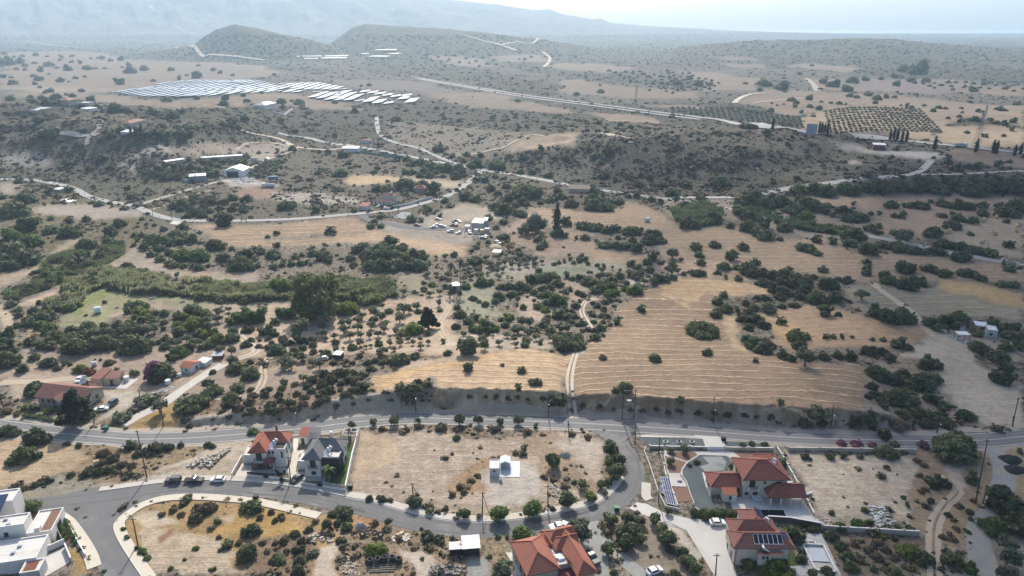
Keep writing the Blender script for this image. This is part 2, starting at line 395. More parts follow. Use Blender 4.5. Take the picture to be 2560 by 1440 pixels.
Z((.40, .31, .22), 'P', '2010,395 2120,400 2230,420 2280,445 2200,470 2000,480 1830,490 1790,480 1900,430', .55, .35)
# --- middle distance, left: rocky slope, farm yard
Z((.19, .18, .155), 'P', '-400,300 560,300 700,330 600,400 430,440 340,510 180,470 0,448 -400,448', .85, .4)
Z((.42, .40, .36), 't7', '930,220 1050,170 1200,160 1180,230 1020,260 960,300 1000,370 950,390 850,330', .55, .5)
Z((.32, .30, .28), 't7', '0,240 250,230 400,290 350,340 0,330', .5, .1)
Z((.36, .31, .25), 't7', '1180,210 1500,150 1700,170 1980,150 2100,200 1900,290 1700,270 1500,250 1200,260', .35, .1)
Z((.45, .42, .37), 't7', '1560,420 1650,400 1780,410 1900,450 1980,470 1850,480 1650,470', .02, .2)
Z((.30, .21, .16), 't7', '1650,500 1850,470 1980,500 1900,560 1700,550', .15)
Z((.42, .39, .34), 't7', '1900,520 2200,510 2560,560 2560,600 2200,600 1950,570', .55, .4)
Z((.45, .34, .21), 't7', '2440,430 2560,410 2560,470 2480,460', .1)
Z((.47, .36, .22), 'm1', '0,60 330,50 900,90 900,130 500,190 0,200', .08, 0, .3)
Z((.38, .32, .24), 'm1', '900,60 1500,110 1850,140 1750,240 1500,250 1150,200', .1)
Z((.23, .205, .17), 't8', '280,10 700,20 1500,110 2200,130 2560,200 2560,340 2000,330 1000,260 800,280 400,160', .55, .3)
Z((.19, .175, .15), 't8', '950,340 1100,240 1500,200 1700,120 2100,110 2560,150 2560,560 1800,480 1300,390', .82, .5)
Z((.19, .175, .15), 't9', '0,120 400,220 900,260 1500,280 1880,300 1780,390 1450,400 1000,460 700,530 300,545 0,520', .82, .6)
Z(WHT, 't9', '1320,290 1410,295 1400,312 1330,310', 0)
Z((.40, .31, .22), 't8', '1480,110 1700,90 1650,190 1350,200 1180,220 1250,150', .2)
# --- middle fields
Z(TAN2, 't7', '1340,750 2000,740 2560,690 2560,800 1900,830 1880,860 2560,820 2560,870 2200,890 1800,900 1600,890 1450,800', .06, 0, .5, 7)
Z(TAN2, 't8', '0,690 250,760 300,800 0,820 0,880 250,830 500,850 700,900 920,900 850,960 700,960 560,920 380,850 0,880', .05, 0, .4)
Z((.43, .32, .22), 't8', '0,830 300,800 600,840 900,900 860,950 680,970 480,900 330,850 0,880', .04, 0, .5)
Z((.30, .27, .23), 't8', '300,720 560,750 900,790 950,880 700,870 400,820', .15, .1)
Z((.33, .29, .235), 't8', '560,690 900,600 1080,620 1180,700 1000,720 700,700', .12)
Z(TAN2, 't8', '1300,620 1700,650 1950,660 2060,570 2200,620 2400,760 2560,800 2560,960 2300,890 2200,900 2300,780 1900,760 1700,730 1600,790 1850,810 1600,850 1400,650', .06, 0, .45)
Z(TAN2, 't8', '1750,930 2150,950 2200,1000 1900,1010 1760,980', .06, 0, .5)
Z((.31, .24, .185), 't8', '1180,780 1350,640 1500,830 1900,880 1700,960 1500,980 1250,880', .3)
Z(TAN2, 't9', '0,690 100,790 500,760 700,850 1100,840 1350,950 1640,950 2200,1010 2560,1070 2560,1140 0,1140', .06, 0, .45)
Z((.36, .27, .19), 't9', '1000,560 1400,540 1700,515 2560,550 2560,660 2300,680 1900,690 1500,700 1400,630 1100,600', .08, 0, .35)
Z((.37, .28, .20), 't9', '1350,740 1900,640 2250,700 1900,830 1650,830 1450,800', .07, 0, .3)
Z((.39, .32, .24), 't9', '1880,840 2350,690 2560,690 2560,980 2300,930 2050,860', .05, 0, .4)
Z((.44, .33, .23), 't9', '0,1000 500,1000 520,1060 200,1138 0,1138', .05, 0, .3)
Z((.30, .26, .21), 't9', '0,560 400,560 900,610 1250,700 1500,800 1300,900 900,800 500,720 0,690', .5)
# --- left valley: grassy, reeds
Z((.20, .18, .12), 't7', '0,440 500,500 900,620 1200,730 900,900 950,960 700,1138 0,1138', .65)
Z((.31, .28, .24), 't7', '0,450 150,450 100,520 0,530', .1)
Z((.33, .29, .25), 't7', '200,640 300,600 620,600 1000,650 1000,690 650,710 450,680', .15, .1)
Z(GRN, 't7', '250,1090 400,930 600,870 900,870 880,960 700,1080 300,1138', .5)
Z((.34, .29, .22), 't7', '380,940 480,860 640,845 660,870 480,900 400,950', .12)
Z((.34, .28, .21), 'A', '0,590 300,520 500,430 640,380 900,230 960,250 560,400 440,490 310,600 0,720', .1)
Z((.31, .27, .22), 'A', '1000,540 1400,300 1560,420 1640,520 1900,560 2560,560 2560,720 2300,680 1800,620 1200,560', .12, 0, .3)
Z((.37, .29, .21), 'A', '1700,560 2100,570 2150,630 1800,620', .05, 0, .2)
Z((.42, .34, .25), 'A', '160,880 400,780 640,700 600,780 400,900 200,920', .12)
Z((.27, .27, .16), 'A', '600,1090 700,980 850,830 1000,720 1200,740 1300,760 2000,800 2200,880 2100,960 1850,900 1500,860 1250,880 1100,1000 900,1110', .12, 0, .2)
Z((.20, .25, .09), 'A', '800,900 950,760 1080,710 1060,790 900,900 860,950 740,980', .1, 0, .5, 3)
Z((.40, .33, .25), 'A', '1480,860 1860,920 1860,950 1500,900 1100,1010 1100,960', .06)
Z((.45, .38, .27), 'A', '0,900 130,960 150,1130 0,1140', .3, .4)
Z((.42, .33, .20), 'A', '230,990 370,1100 340,1230 250,1200', .4)
Z((.36, .30, .23), 'A', '2000,880 2560,860 2560,1060 2340,1050 2200,1000', .15)
# --- centre: orchards, paths
Z((.33, .27, .215), 't4', '0,760 200,650 420,700 900,690 1150,650 1200,560 1600,500 1900,450 2560,480 2560,800 2000,1000 1500,1010 1000,930 500,880 0,860', .25)
Z((.37, .30, .23), 'h6', '0,300 1600,260 1900,340 1400,540 1100,640 1200,460 900,440 0,600', .03)
Z((.43, .39, .33), 'h6', '1100,460 1500,440 1750,490 1500,600 1250,720 950,900 800,930 1000,840 1260,640', .02)
Z((.36, .34, .29), 'h6', '830,320 950,300 950,400 850,420', 0)
Z((.16, .12, .05), 'h6', '60,700 400,760 700,850 700,870 400,820 60,770', .3)
Z((.15, .17, .05), 'h6', '100,700 300,770 600,820 620,850 300,800 100,740', .1)
Z((.29, .26, .20), 'h6', '380,600 700,700 760,860 500,820 240,740', .3)
Z((.34, .24, .11), 'h6', '1400,920 1620,760 1900,640 2150,640 2050,800 1900,930 1600,950', .15)
Z((.40, .32, .24), 'B', '0,960 300,800 500,780 500,980 900,960 1500,760 2000,680 2120,760 2120,1100 2560,1200 2400,1440 0,1440', .08)
Z((.43, .34, .25), 'B', '860,1040 1000,1020 1000,1100 900,1100', 0)
Z((.30, .28, .23), 'B', '500,980 880,960 870,1060 780,1140 520,1060', .2)
Z((.27, .25, .18), 'B', '1640,500 1850,520 1900,680 1720,680 1600,580', .15)
Z((.27, .265, .20), 'C', '0,640 300,600 360,700 400,1000 200,1030 0,1000', .2)
Z((.29, .27, .22), 'C', '250,520 600,460 900,440 1500,440 1700,520 1300,600 900,580 600,640 300,620', .12)
Z((.22, .24, .17), 'C', '560,590 740,580 900,520 1300,500 1320,560 900,600', .1)
Z((.34, .27, .22), 'C', '1000,660 1200,650 1290,740 1100,880 1060,780', .1)
Z((.37, .30, .235), 'C', '580,960 620,820 900,800 1100,900 900,1000 820,1070 600,1000', .1)
Z((.37, .31, .25), 'C', '0,1180 400,1180 1100,1260 1200,1330 880,1320 200,1340', .12)
Z((.47, .43, .37), 'C', '1500,670 1700,640 2000,560 2250,560 2000,630 1700,700', .1)
Z((.30, .27, .22), 'm1', '1350,640 1800,760 1880,880 1450,900 1200,860', .15, .3)
Z(BRN, 'B', '0,1340 400,1300 1200,1300 1900,1300 2100,1300 1900,1350 1100,1400 0,1440', .6)
Z((.27, .21, .16), 't4', '1400,1040 1900,980 2560,880 2560,1010 2100,1080 1700,1130 1350,1130', .55)
Z((.41, .34, .27), 't4', '1260,1200 1400,1140 1800,1110 2560,1000 2560,1060 2150,1110 1900,1130 1400,1190', .06, .1)
Z((.24, .21, .17), 't5', '0,760 300,740 400,760 230,900 200,980 0,1000', .6)
# --- harvested fields beyond the road
F1 = tp('t5', '1700,660 1900,560 2010,470 1960,370 2150,270 2400,150') + tp('t6', '60,150 200,140 330,170 560,180 740,240 760,270 600,300 470,290 380,330 400,400 500,420 540,560 620,690 750,720 1000,760 1400,780 1470,880 1390,950 1400,1090 1300,1130 1000,1140 600,1120 0,1090') + tp('t5', '2560,1100 2300,1090 1900,1060 1680,1030 1690,900 1650,740')
ZONES.append(((.30, .222, .152), F1, .02, 0, 1., 6., .6))
Z((.46, .33, .20), 't6', '0,160 250,150 550,180 740,240 740,265 560,290 400,300 300,260 200,330 200,420 60,300 0,280', 0, 0, .6, 7)
Z((.45, .34, .22), 't6', '380,400 500,430 540,560 640,700 480,640 420,520', 0, 0, .8, 4)
Z((.43, .32, .21), 't5', '200,900 400,790 800,740 1000,690 1300,660 1640,700 1610,850 1600,980 1400,1000 900,990 660,960 680,880 500,900 300,980 230,940', .02, 0, 1., 5.5)
Z((.47, .33, .185), 't5', '230,930 400,800 900,740 1050,690 1250,670 1000,760 700,830 400,900 300,960', .0, 0, .7, 4)
Z(PALE, 't5', '1490,650 1680,655 1700,670 1660,720 1640,690', 0)
Z((.36, .26, .17), 't6', '670,400 800,400 1000,350 1080,360 1400,400 1420,450 1800,470 1860,540 1800,640 1560,640 1300,700 1100,700 900,680 800,620 720,530', .03, 0, .3, 5)
Z((.44, .31, .17), 't6', '700,520 850,480 1100,560 900,600', .0, 0, .2)
Z((.47, .33, .17), 't6', '1900,200 2000,160 2560,270 2560,380 2250,300 1900,230', .02, 0, .15)
Z((.28, .265, .20), 't6', '1290,230 1500,210 1800,420 1400,390 1300,310', .2, 0, .4)
Z((.29, .27, .20), 't6', '1520,210 1880,220 2560,380 2560,430 2150,430 1850,430 1700,320', .2, 0, .4)
Z((.25, .22, .17), 't6', '560,100 1000,110 1350,180 1280,320 1000,350 700,380 480,420 340,340 500,290 750,270 650,180', .7)
Z((.25, .22, .17), 't6', '500,420 650,400 760,500 790,640 740,700 620,690 540,570', .6)
Z((.24, .21, .17), 't6', '780,700 1000,650 1550,640 1700,700 1420,780 1000,760', .6)
Z((.30, .26, .21), 't6', '1400,800 1700,720 1960,900 2100,1080 2280,1200 1400,1200', .5)
Z((.46, .41, .325), 't6', '1850,520 1900,480 2150,620 2200,700 2330,850 2560,920 2560,1200 2280,1200 2100,1080 1960,900 1960,820 1850,720 1680,720 1700,680 1850,640', .10, .4, .3, 2.6)
Z((.33, .29, .24), 't6', '1950,520 2200,560 2560,600 2560,760 2350,700 2150,640', .4, .2)
# --- bank of the main road and verges
Z((.42, .375, .31), 't4', '1280,1180 1700,1130 2560,1040 2560,1140 1700,1220 1400,1230', .35, .25)
Z((.48, .405, .315), 't5', '0,1060 350,980 550,1010 1000,1010 1450,1030 1620,1080 1600,1150 1000,1120 550,1120 0,1150', .22, .25)
Z((.42, .355, .28), 't5', '1690,1060 2100,1080 2560,1130 2560,1200 2100,1165 1700,1150', .3, .2)
Z((.40, .355, .30), 't6', '0,1100 600,1150 1000,1170 1300,1150 1300,1230 900,1230 0,1190', .35, .15)
Z((.26, .21, .16), 't5', '350,960 660,970 900,990 1450,1010 1600,1050 1450,1035 900,1000 500,1000', .6)
Z((.42, .38, .32), 't5', '0,1000 200,970 400,960 550,1000 200,1030 0,1060', .08)
Z((.44, .40, .345), 't3', '0,30 700,75 1250,110 1700,95 2100,125 2100,140 1500,130 800,100 0,55', .12, .1)
# --- near side of the road
Z((.40, .31, .21), 't1', '0,180 130,110 400,200 640,250 660,320 480,400 150,480 0,520 -400,600 -400,100', .05, 0, .4, 3)
Z((.28, .215, .14), 't1', '380,170 900,190 1500,200 1560,190 1420,260 1300,330 1050,440 700,480 480,450 480,400 660,320 640,250', .5)
Z(PALE, 't1', '1560,180 1800,180 1730,260 1640,450 1150,430 1180,400 1380,300', .06, .2)
Z((.46, .41, .33), 't1', '1040,440 1370,300 1420,245 1560,215 1570,190 1430,240 1340,290 1160,350 1060,420', .0)
Z((.27, .26, .21), 't1', '60,560 150,490 480,430 660,470 640,510 300,590 60,640', .3, .1)
Z((.44, .40, .33), 't1', '640,500 1150,430 1640,440 1640,470 1100,475 640,515', .05)
Z((.37, .26, .13), 't1', '850,760 950,680 1300,580 1700,600 2280,700 2560,760 2560,1138 1000,1138 900,950', .35)
Z((.46, .38, .28), 't1', '960,780 1250,830 1500,850 1560,900 1700,1050 1750,1138 1050,1138 980,950', .32, .4, .3, 2.)
Z((.50, .42, .32), 't1', '900,720 1100,690 1240,760 1100,800 950,800', .15, .2)
Z((.48, .38, .27), 't1', '1560,700 1750,690 1900,730 1950,770 1700,760', .15, .1)
Z((.23, .17, .12), 't1', '1660,950 1980,840 2200,820 2230,920 2230,1138 1760,1138 1750,1050', .5)
Z((.24, .14, .09), 't1', '1080,870 1180,800 1240,840 1150,900', .4)
Z((.40, .27, .11), 't1', '1900,640 2150,800 2000,850 1900,870 1500,830 1550,760', .2)
Z((.50, .44, .36), 't1', '2230,920 2380,920 2390,1138 2240,1138', .05, .1)
Z((.36, .25, .11), 't1', '480,940 600,960 660,1138 500,1138', .25)
Z((.35, .29, .232), 't2', '70,110 400,120 800,100 1400,110 1750,110 1880,180 1880,300 1900,440 1800,560 1600,650 1200,720 900,700 500,650 100,560 60,480 140,240', .33, .45, .26, 2.9)
Z((.42, .33, .235), 't2', '90,130 330,130 420,300 200,420 90,460 130,300', .08, .2)
Z((.25, .20, .155), 't2', '-60,70 60,75 700,30 1500,70 1750,110 1400,140 1100,170 800,110 400,120 0,120', .6)
Z((.31, .22, .14), 't2', '780,440 1000,330 1180,270 1250,260 1020,400 980,500 850,560 720,520', .45)
Z((.27, .21, .15), 't2', '1220,170 1500,130 1700,200 1600,300 1900,480 1850,560 1500,520 1400,420 1420,300', .4, .2)
Z((.38, .33, .28), 't2', '1530,180 1700,140 1880,200 1880,400 1700,330', .12, .25)
Z((.38, .35, .31), 't2', '1000,440 1290,300 1420,400 1440,560 1300,600 1050,640 1000,520', .04, .1)
Z((.29, .25, .19), 't2', '150,570 500,620 900,690 1200,720 1560,650 1560,560 1200,640 800,640 500,600', .4)
Z((.28, .22, .155), 't2', '-20,640 300,740 600,830 800,870 1200,860 1200,1138 -20,1138', .55, .1)
Z((.46, .40, .34), 't2', '420,930 620,960 700,1138 520,1138', .15)
Z((.34, .22, .12), 't2', '0,650 250,730 350,800 150,830 0,780', .35)
Z((.30, .31, .30), 't2', '900,1000 1050,1010 1050,1138 900,1138', .02)
Z((.27, .235, .19), 't2', '1880,680 2290,700 2560,980 2560,1138 2180,1138 1960,900', .3)
Z((.46, .43, .37), 't2', '2260,740 2400,800 2560,1000 2560,1080 2350,830 2280,770', .2, .4)
Z((.30, .29, .26), 't2', '1700,870 1850,860 1900,1138 1500,1138 1500,900', .1)
Z((.40, .38, .34), 't3', '440,80 1250,130 1750,190 1750,240 800,230 440,210', .15, .3)
Z((.43, .375, .30), 't3', '880,250 1780,270 1800,480 1720,560 1780,760 1300,810 1130,790 1060,640 960,440', .32, .5, .22, 2.1)
Z((.34, .30, .25), 't3', '1000,640 1250,700 1500,640 1750,740 1300,810 1130,790', .3, .2)
Z((.21, .175, .135), 't3', '1150,820 1800,850 1850,1138 1200,1138', .5)
Z((.30, .235, .155), 't3', '1780,250 2000,220 2340,250 2340,560 2200,650 1980,760 1900,1138 1800,1138 1830,850 1780,760 1740,560 1800,480', .35, .1)
Z((.40, .35, .29), 't3', '1860,250 1990,340 2080,520 2180,480 2150,360 2050,300', .15, .3)
Z((.33, .25, .15), 't3', '2000,620 2200,560 2230,640 2150,640 2130,940 2000,960 1960,800', .35)
Z((.35, .285, .18), 't3', '2400,200 2800,200 2800,600 2430,560 2440,400 2380,280', .25)
Z((.26, .235, .20), 't3', '2140,640 2300,640 2800,900 2800,1400 2130,1138', .25)
Z((.28, .25, .20), 'P', '1880,1440 2500,1440 2560,1600 1800,1600', .4)

# grid of the ground: rings of distance and fan of directions seen from above the village
def build_ground():
    rows = list(np.arange(-60, 130, 10.))
    d = dist_of(1500.)
    rows += list(np.linspace(130, d, 4)[:-1]) if d > 131 else []
    while d < 11200:
        rows.append(d); st = min(max(d * d / (CH * CF) * 2.1, .25), d * .0058 if d < 8000 else d * .02); d += st
    rows = np.array(rows + [11400.])
    cols = np.concatenate([np.linspace(-5600, -1500, 40)[:-1], np.linspace(-1500, -60, 60)[:-1], np.arange(-60, 2621, 2.5), np.linspace(2620, 4060, 60)[1:], np.linspace(4060, 8160, 40)[1:]])
    # near the camera the fan is a plain rectangle
    base = np.maximum(rows, 150.)[:, None]
    tan_ = ((cols - 1280) / CF)[None, :]
    X = tan_ * base * 1.0 / 1.0 * (1.0)
    # same column of the photograph: x = tan * depth along the axis
    dep = rows[:, None] * math.cos(CP) + CH * math.sin(CP)
    X = tan_ * np.maximum(dep, 150.) * np.where(rows[:, None] > 3000, 1, 1); Y = np.repeat(rows[:, None], len(cols), 1)
    Zz = H(X, Y)
    nr, nc = X.shape; V = np.stack([X, Y, Zz], -1).reshape(-1, 3)
    i = (np.arange(nr - 1)[:, None] * nc + np.arange(nc - 1)[None, :]).ravel()
    F = np.stack([i, i + 1, i + nc + 1, i + nc], -1)
    me = npmesh('terrain', V, F, smooth=True)
    x, y = V[:, 0], V[:, 1]; n = len(x)
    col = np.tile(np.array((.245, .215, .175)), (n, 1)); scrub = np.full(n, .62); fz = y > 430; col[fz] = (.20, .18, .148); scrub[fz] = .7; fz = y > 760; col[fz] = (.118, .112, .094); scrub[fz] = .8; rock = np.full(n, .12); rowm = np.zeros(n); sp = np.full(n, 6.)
    sea = y > 7600
    px = np.clip(y * y / (CH * CF), .25, 12)   # metres per photo pixel, for ragged edges
    DP = [dense(q[1]) for q in ZONES]; AP = GP([p for q in DP for p in q]); off = np.cumsum([0] + [len(q) for q in DP])
    W2 = fbm(x / 85, y / 85, 27, 4) - .5; WX = 4 * (fbm(x / 7, y / 7, 21, 3) - .5); WY = 4 * (fbm(x / 7, y / 7, 25, 3) - .5)
    for zi, (c, poly, s, rk, rw, spc, jit) in enumerate(ZONES):
        P = AP[off[zi]:off[zi + 1]]; P = P[~np.isnan(P[:, 0])]
        if len(P) < 3: continue
        mx = 12; sel = np.where((x > P[:, 0].min() - mx) & (x < P[:, 0].max() + mx) & (y > P[:, 1].min() - mx) & (y < P[:, 1].max() + mx))[0]
        if not len(sel): continue
        a = jit * (1.2 + np.minimum(y[sel] / 300, 6))
        b2 = sst(600, 1300, y[sel]) * 70; xx = x[sel] + a * WX[sel] + b2 * W2[sel]; yy = y[sel] + a * WY[sel] + 1.6 * b2 * W2[sel]
        k = sel[inpoly(xx, yy, P)]
        col[k] = c; scrub[k] = s; rock[k] = rk; rowm[k] = rw; sp[k] = spc
    warp = 24 * (fbm(x / 70., y / 45., 31, 3) - .5) + 2.5 * (vn(x / 14., y / 14., 33) - .5) + 26 * (vn(x / 150., y / 150., 35) - .5) + .10 * x * np.sin(y / 70.) * .35
    rc = (y + warp) / sp
    big = fbm(x / 90., y / 90., 41, 4)[:, None]
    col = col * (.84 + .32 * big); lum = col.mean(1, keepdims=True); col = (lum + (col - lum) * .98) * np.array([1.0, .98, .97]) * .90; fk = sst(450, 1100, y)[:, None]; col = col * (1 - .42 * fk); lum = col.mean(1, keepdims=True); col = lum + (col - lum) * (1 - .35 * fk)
    hi = V[:, 2]; rid = (y > 1900) & (y < 9500) & (hi > 14)
    col[rid] = np.array((.088, .086, .074)) * (.8 + .5 * big[rid]); scrub[rid] = .8; rowm[rid] = 0
    mt = (y > 5000) & (hi > 30); col[mt] = np.array((.13, .13, .11)) * (.7 + .7 * big[mt]); scrub[mt] = .35
    def soft(a_, k):
        b_ = a_.reshape((nr, nc) + a_.shape[1:]).copy()
        for _ in range(k): b_[1:-1] = (b_[:-2] + 2 * b_[1:-1] + b_[2:]) / 4; b_[:, 1:-1] = (b_[:, :-2] + 2 * b_[:, 1:-1] + b_[:, 2:]) / 4
        return b_.reshape(a_.shape)
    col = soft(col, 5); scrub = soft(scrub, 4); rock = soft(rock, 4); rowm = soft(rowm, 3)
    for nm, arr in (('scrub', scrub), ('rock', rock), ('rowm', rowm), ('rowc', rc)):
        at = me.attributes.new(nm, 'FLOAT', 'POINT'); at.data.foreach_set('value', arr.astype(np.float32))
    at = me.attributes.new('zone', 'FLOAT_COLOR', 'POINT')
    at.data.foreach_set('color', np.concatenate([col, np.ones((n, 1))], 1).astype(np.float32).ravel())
    # shader
    m, t, b = _nodes('ground'); g = N(t, 'ShaderNodeNewGeometry').outputs['Position']
    A = {k: N(t, 'ShaderNodeAttribute', attribute_name=k) for k in ('zone', 'scrub', 'rock', 'rowm', 'rowc')}
    fine = noise(t, g, 1.3, 7, .75); midn = noise(t, g, .28, 6, .68); lrg = noise(t, g, .045, 4, .6)
    tone = math_(t, 'ADD', math_(t, 'MULTIPLY', fine, 1.0), math_(t, 'MULTIPLY', midn, 1.1)); tone = math_(t, 'ADD', tone, math_(t, 'MULTIPLY', lrg, .7)); tone = math_(t, 'SUBTRACT', tone, .42)
    vs = N(t, 'ShaderNodeVectorMath', operation='SCALE'); t.links.new(A['zone'].outputs['Color'], vs.inputs[0]); t.links.new(tone, vs.inputs[3])
    c = vs.outputs[0]
    # pale rock and dust patches
    rk = math_(t, 'MULTIPLY', maprange(t, noise(t, g, .55, 6, .7), .50, .62), math_(t, 'MULTIPLY', A['rock'].outputs['Fac'], 1.3, clamp=True))
    c = mix(t, math_(t, 'MULTIPLY', rk, .8), c, (.50, .46, .395))
    # dry weeds: brownish tint
    wd = math_(t, 'MULTIPLY', maprange(t, noise(t, g, .16, 5, .65), .46, .66), math_(t, 'MULTIPLY', A['scrub'].outputs['Fac'], .9))
    c = mix(t, wd, c, (.20, .145, .085))
    # low scrub: dark grey-green tufts
    v1 = noise(t, g, .62, 5, .7); v2 = noise(t, g, 2.3, 4, .7)
    vv = math_(t, 'ADD', math_(t, 'MULTIPLY', v1, .6), math_(t, 'MULTIPLY', v2, .4)); sy = N(t, 'ShaderNodeSeparateXYZ'); t.links.new(g, sy.inputs[0]); yf = maprange(t, sy.outputs[1], 700, 1800)
    vfar = noise(t, g, .045, 7, .78); vv = math_(t, 'ADD', math_(t, 'MULTIPLY', vv, math_(t, 'SUBTRACT', 1, yf)), math_(t, 'MULTIPLY', vfar, yf))
    thr = math_(t, 'SUBTRACT', .69, math_(t, 'MULTIPLY', A['scrub'].outputs['Fac'], .29))
    sm = maprange(t, math_(t, 'SUBTRACT', vv, thr), 0., .045)
    c = mix(t, math_(t, 'MULTIPLY', sm, .88), c, (.060, .062, .040))
    # straw swaths
    fr = math_(t, 'FRACT', math_(t, 'ADD', A['rowc'].outputs['Fac'], math_(t, 'MULTIPLY', noise(t, g, .30, 5, .62), .62)))
    ln = math_(t, 'ABSOLUTE', math_(t, 'SUBTRACT', fr, .5))
    brk = maprange(t, noise(t, g, .11, 4), .30, .46, .25, 1.)
    sw = math_(t, 'MULTIPLY', maprange(t, ln, .085, .02), math_(t, 'MULTIPLY', brk, A['rowm'].outputs['Fac']))
    c = mix(t, math_(t, 'MULTIPLY', sw, .8), c, (.60, .47, .32))
    row_shade = math_(t, 'MULTIPLY', maprange(t, math_(t, 'ABSOLUTE', math_(t, 'SUBTRACT', fr, .30)), .09, .03), math_(t, 'MULTIPLY', A['rowm'].outputs['Fac'], .5))  # dark band painted along one side of each row as its shadow
    c = mix(t, row_shade, c, (.20, .14, .09))
    t.links.new(c, b.inputs['Base Color']); b.inputs['Roughness'].default_value = .95; b.inputs['Specular IOR Level'].default_value = .1
    bn = N(t, 'ShaderNodeBump'); bn.inputs['Strength'].default_value = .8; bn.inputs['Distance'].default_value = .8
    hh = math_(t, 'ADD', math_(t, 'MULTIPLY', fine, .5), math_(t, 'ADD', math_(t, 'MULTIPLY', midn, 1.0), math_(t, 'ADD', math_(t, 'MULTIPLY', sm, .5), math_(t, 'MULTIPLY', sw, .45))))
    t.links.new(hh, bn.inputs['Height']); t.links.new(bn.outputs[0], b.inputs['Normal'])
    me.materials.append(m)
    o = link('terrain', me); tag(o, kind='structure')
    return o
build_ground()
# sea beyond the coast
sea = MB(); sea.face([(-11000, 8300, 2.2), (11000, 8300, 2.2), (11000, 11350, 2.2), (-11000, 11350, 2.2)])
sm_ = mat('sea', (.10, .16, .20), .25, .1, .001, .01, spec=.5); tag(sea.build('sea', sm_), kind='structure')

# ------------------------------------------------------------------ roads
ASPH = mat('asphalt', (.135, .135, .138), .85, .5, .16, 1.8, dirt=(.225, .22, .205))
ASPHM = mat('asphalt_main', (.17, .17, .175), .85, .22, .10, 1.0, dirt=(.225, .22, .215))
ASPHD = mat('asphalt_new', (.095, .10, .11), .85, .25, .2, 1.5)
GRAV = mat('gravel_track', (.31, .295, .265), .95, .35, .2, 1.8, dirt=(.27, .24, .20))
DIRT = mat('dirt_track', (.39, .325, .25), .95, .35, .25, 1.6, dirt=(.33, .265, .20))
DIRTP = mat('pale_track', (.44, .39, .32), .95, .3, .25, 1.6, dirt=(.40, .34, .27))
PAVE = mat('paving_slabs', (.44, .41, .365), .9, .2, .4, 3.)
KERB = mat('kerb', (.50, .48, .45), .85, .2, .5, 3.)
CONC = mat('concrete', (.47, .46, .44), .85, .22, .15, 1.5, dirt=(.38, .37, .35))
PAINT = mat('road_paint', (.62, .62, .60), .7, .5, .9, 5.)
def world_path(px, step=3.):
    P = GP(px); P = P[~np.isnan(P[:, 0])]; return smooth_path(P[:, :2], step)
def strip(name, path, o0, o1, m, lift, kind='structure', thick=0., cross=2, taper=None, wob=0.):
    """ribbon between side offsets o0..o1 (metres, left positive) of a ground path, laid on the terrain"""
    d = np.gradient(path, axis=0); L = np.hypot(d[:, 0], d[:, 1])[:, None]; nrm = np.stack([-d[:, 1], d[:, 0]], -1) / np.maximum(L, 1e-6)
    k = np.linspace(0, 1, cross + 1); n = len(path)
    offs = o0 + (o1 - o0) * k
    W = np.ones((n, 1))
    if wob:
        q = np.arange(n); W = W + wob * (np.stack([vn(q / 3.3, q * 0 + 1), vn(q / 3.3, q * 0 + 1)], 1)[:, :1] - .5)
    V = path[:, None, :] + nrm[:, None, :] * (offs[None, :, None] * W[:, :, None])
    z = H(V[..., 0], V[..., 1]) + lift
    V = np.concatenate([V, z[..., None]], -1)
    if name.startswith('kerb') or thick:
        lo = V.copy(); lo[..., 2] -= thick + .05
        V = np.concatenate([lo[:, :1], V, lo[:, -1:]], 1)
    c = V.shape[1]; i = (np.arange(n - 1)[:, None] * c + np.arange(c - 1)[None, :]).ravel()
    F = np.stack([i + 1, i, i + c, i + c + 1], -1)
    F = F if (o1 > o0) else F[:, ::-1]
    me = npmesh(name, V.reshape(-1, 3), F, m); o = link(name, me); tag(o, kind=kind); return o
main = smooth_path(list(zip(*flat(*np.array(MAIN_PX).T))), 3.)
strip('main_road', main, -3.9, 3.9, ASPHM, .05)
strip('road_shoulder', main, 3.7, 6.2, mat('shoulder_dust', (.335, .295, .24), .95, .3, .3, 2.), .03, wob=.5)
strip('road_shoulder', main, -5.0, -3.7, mat('shoulder_dust', (.335, .295, .24)), .03, wob=.5)
strip('road_marking', main, 3.35, 3.5, PAINT, .056, cross=1); strip('road_marking', main, -3.5, -3.35, PAINT, .056, cross=1)
strip('road_marking', main, -.07, .07, PAINT, .056, cross=1)
VIL = tp('P', '1513,1076 1530,1092') + tp('t2', '1990,210 2075,320 2087,450 1985,590') + tp('P', '1500,1277 1447,1291 1377,1305 1307,1316 1202,1325 1096,1317 990,1293 920,1272 850,1259 780,1244 668,1227 560,1219 457,1219 360,1229 260,1243 140,1256 70,1263 -40,1272 -160,1285')
village = world_path(VIL, 2.)
strip('village_road', village, -3.0, 3.0, ASPH, .045)
BR = world_path(tp('P', '330,1236 270,1262 243,1300 268,1356 294,1413 309,1440 345,1520'), 2.)
strip('village_road', BR, -3.7, 3.7, ASPH, .042)
jn = GP(tp('t1', '200,610 640,515 1100,470 1300,555 1050,600 900,670 820,750 805,800 560,770 520,730 400,670 200,670'))
mbj = MB(); mbj.face([(p[0], p[1], .047) for p in jn]); tag(mbj.build('village_road', ASPH), kind='structure')
jn = GP(tp('P', '1440,1067 1470,1078 1500,1088 1520,1100 1540,1115 1562,1120 1566,1098 1590,1088 1660,1080 1600,1072 1500,1066'))
mbj = MB(); mbj.face([(p[0], p[1], .052) for p in jn]); tag(mbj.build('village_road', ASPH), kind='structure')
WEAR = mat('tyre_worn_asphalt', (.115, .115, .118), .8, .5, .15, 1.4); WEARM = mat('tyre_worn_main', (.145, .145, .15), .8, .4, .12, 1.2)
CRK = mat('asphalt_repair', (.085, .085, .088), .85, .5, .3, 2.)
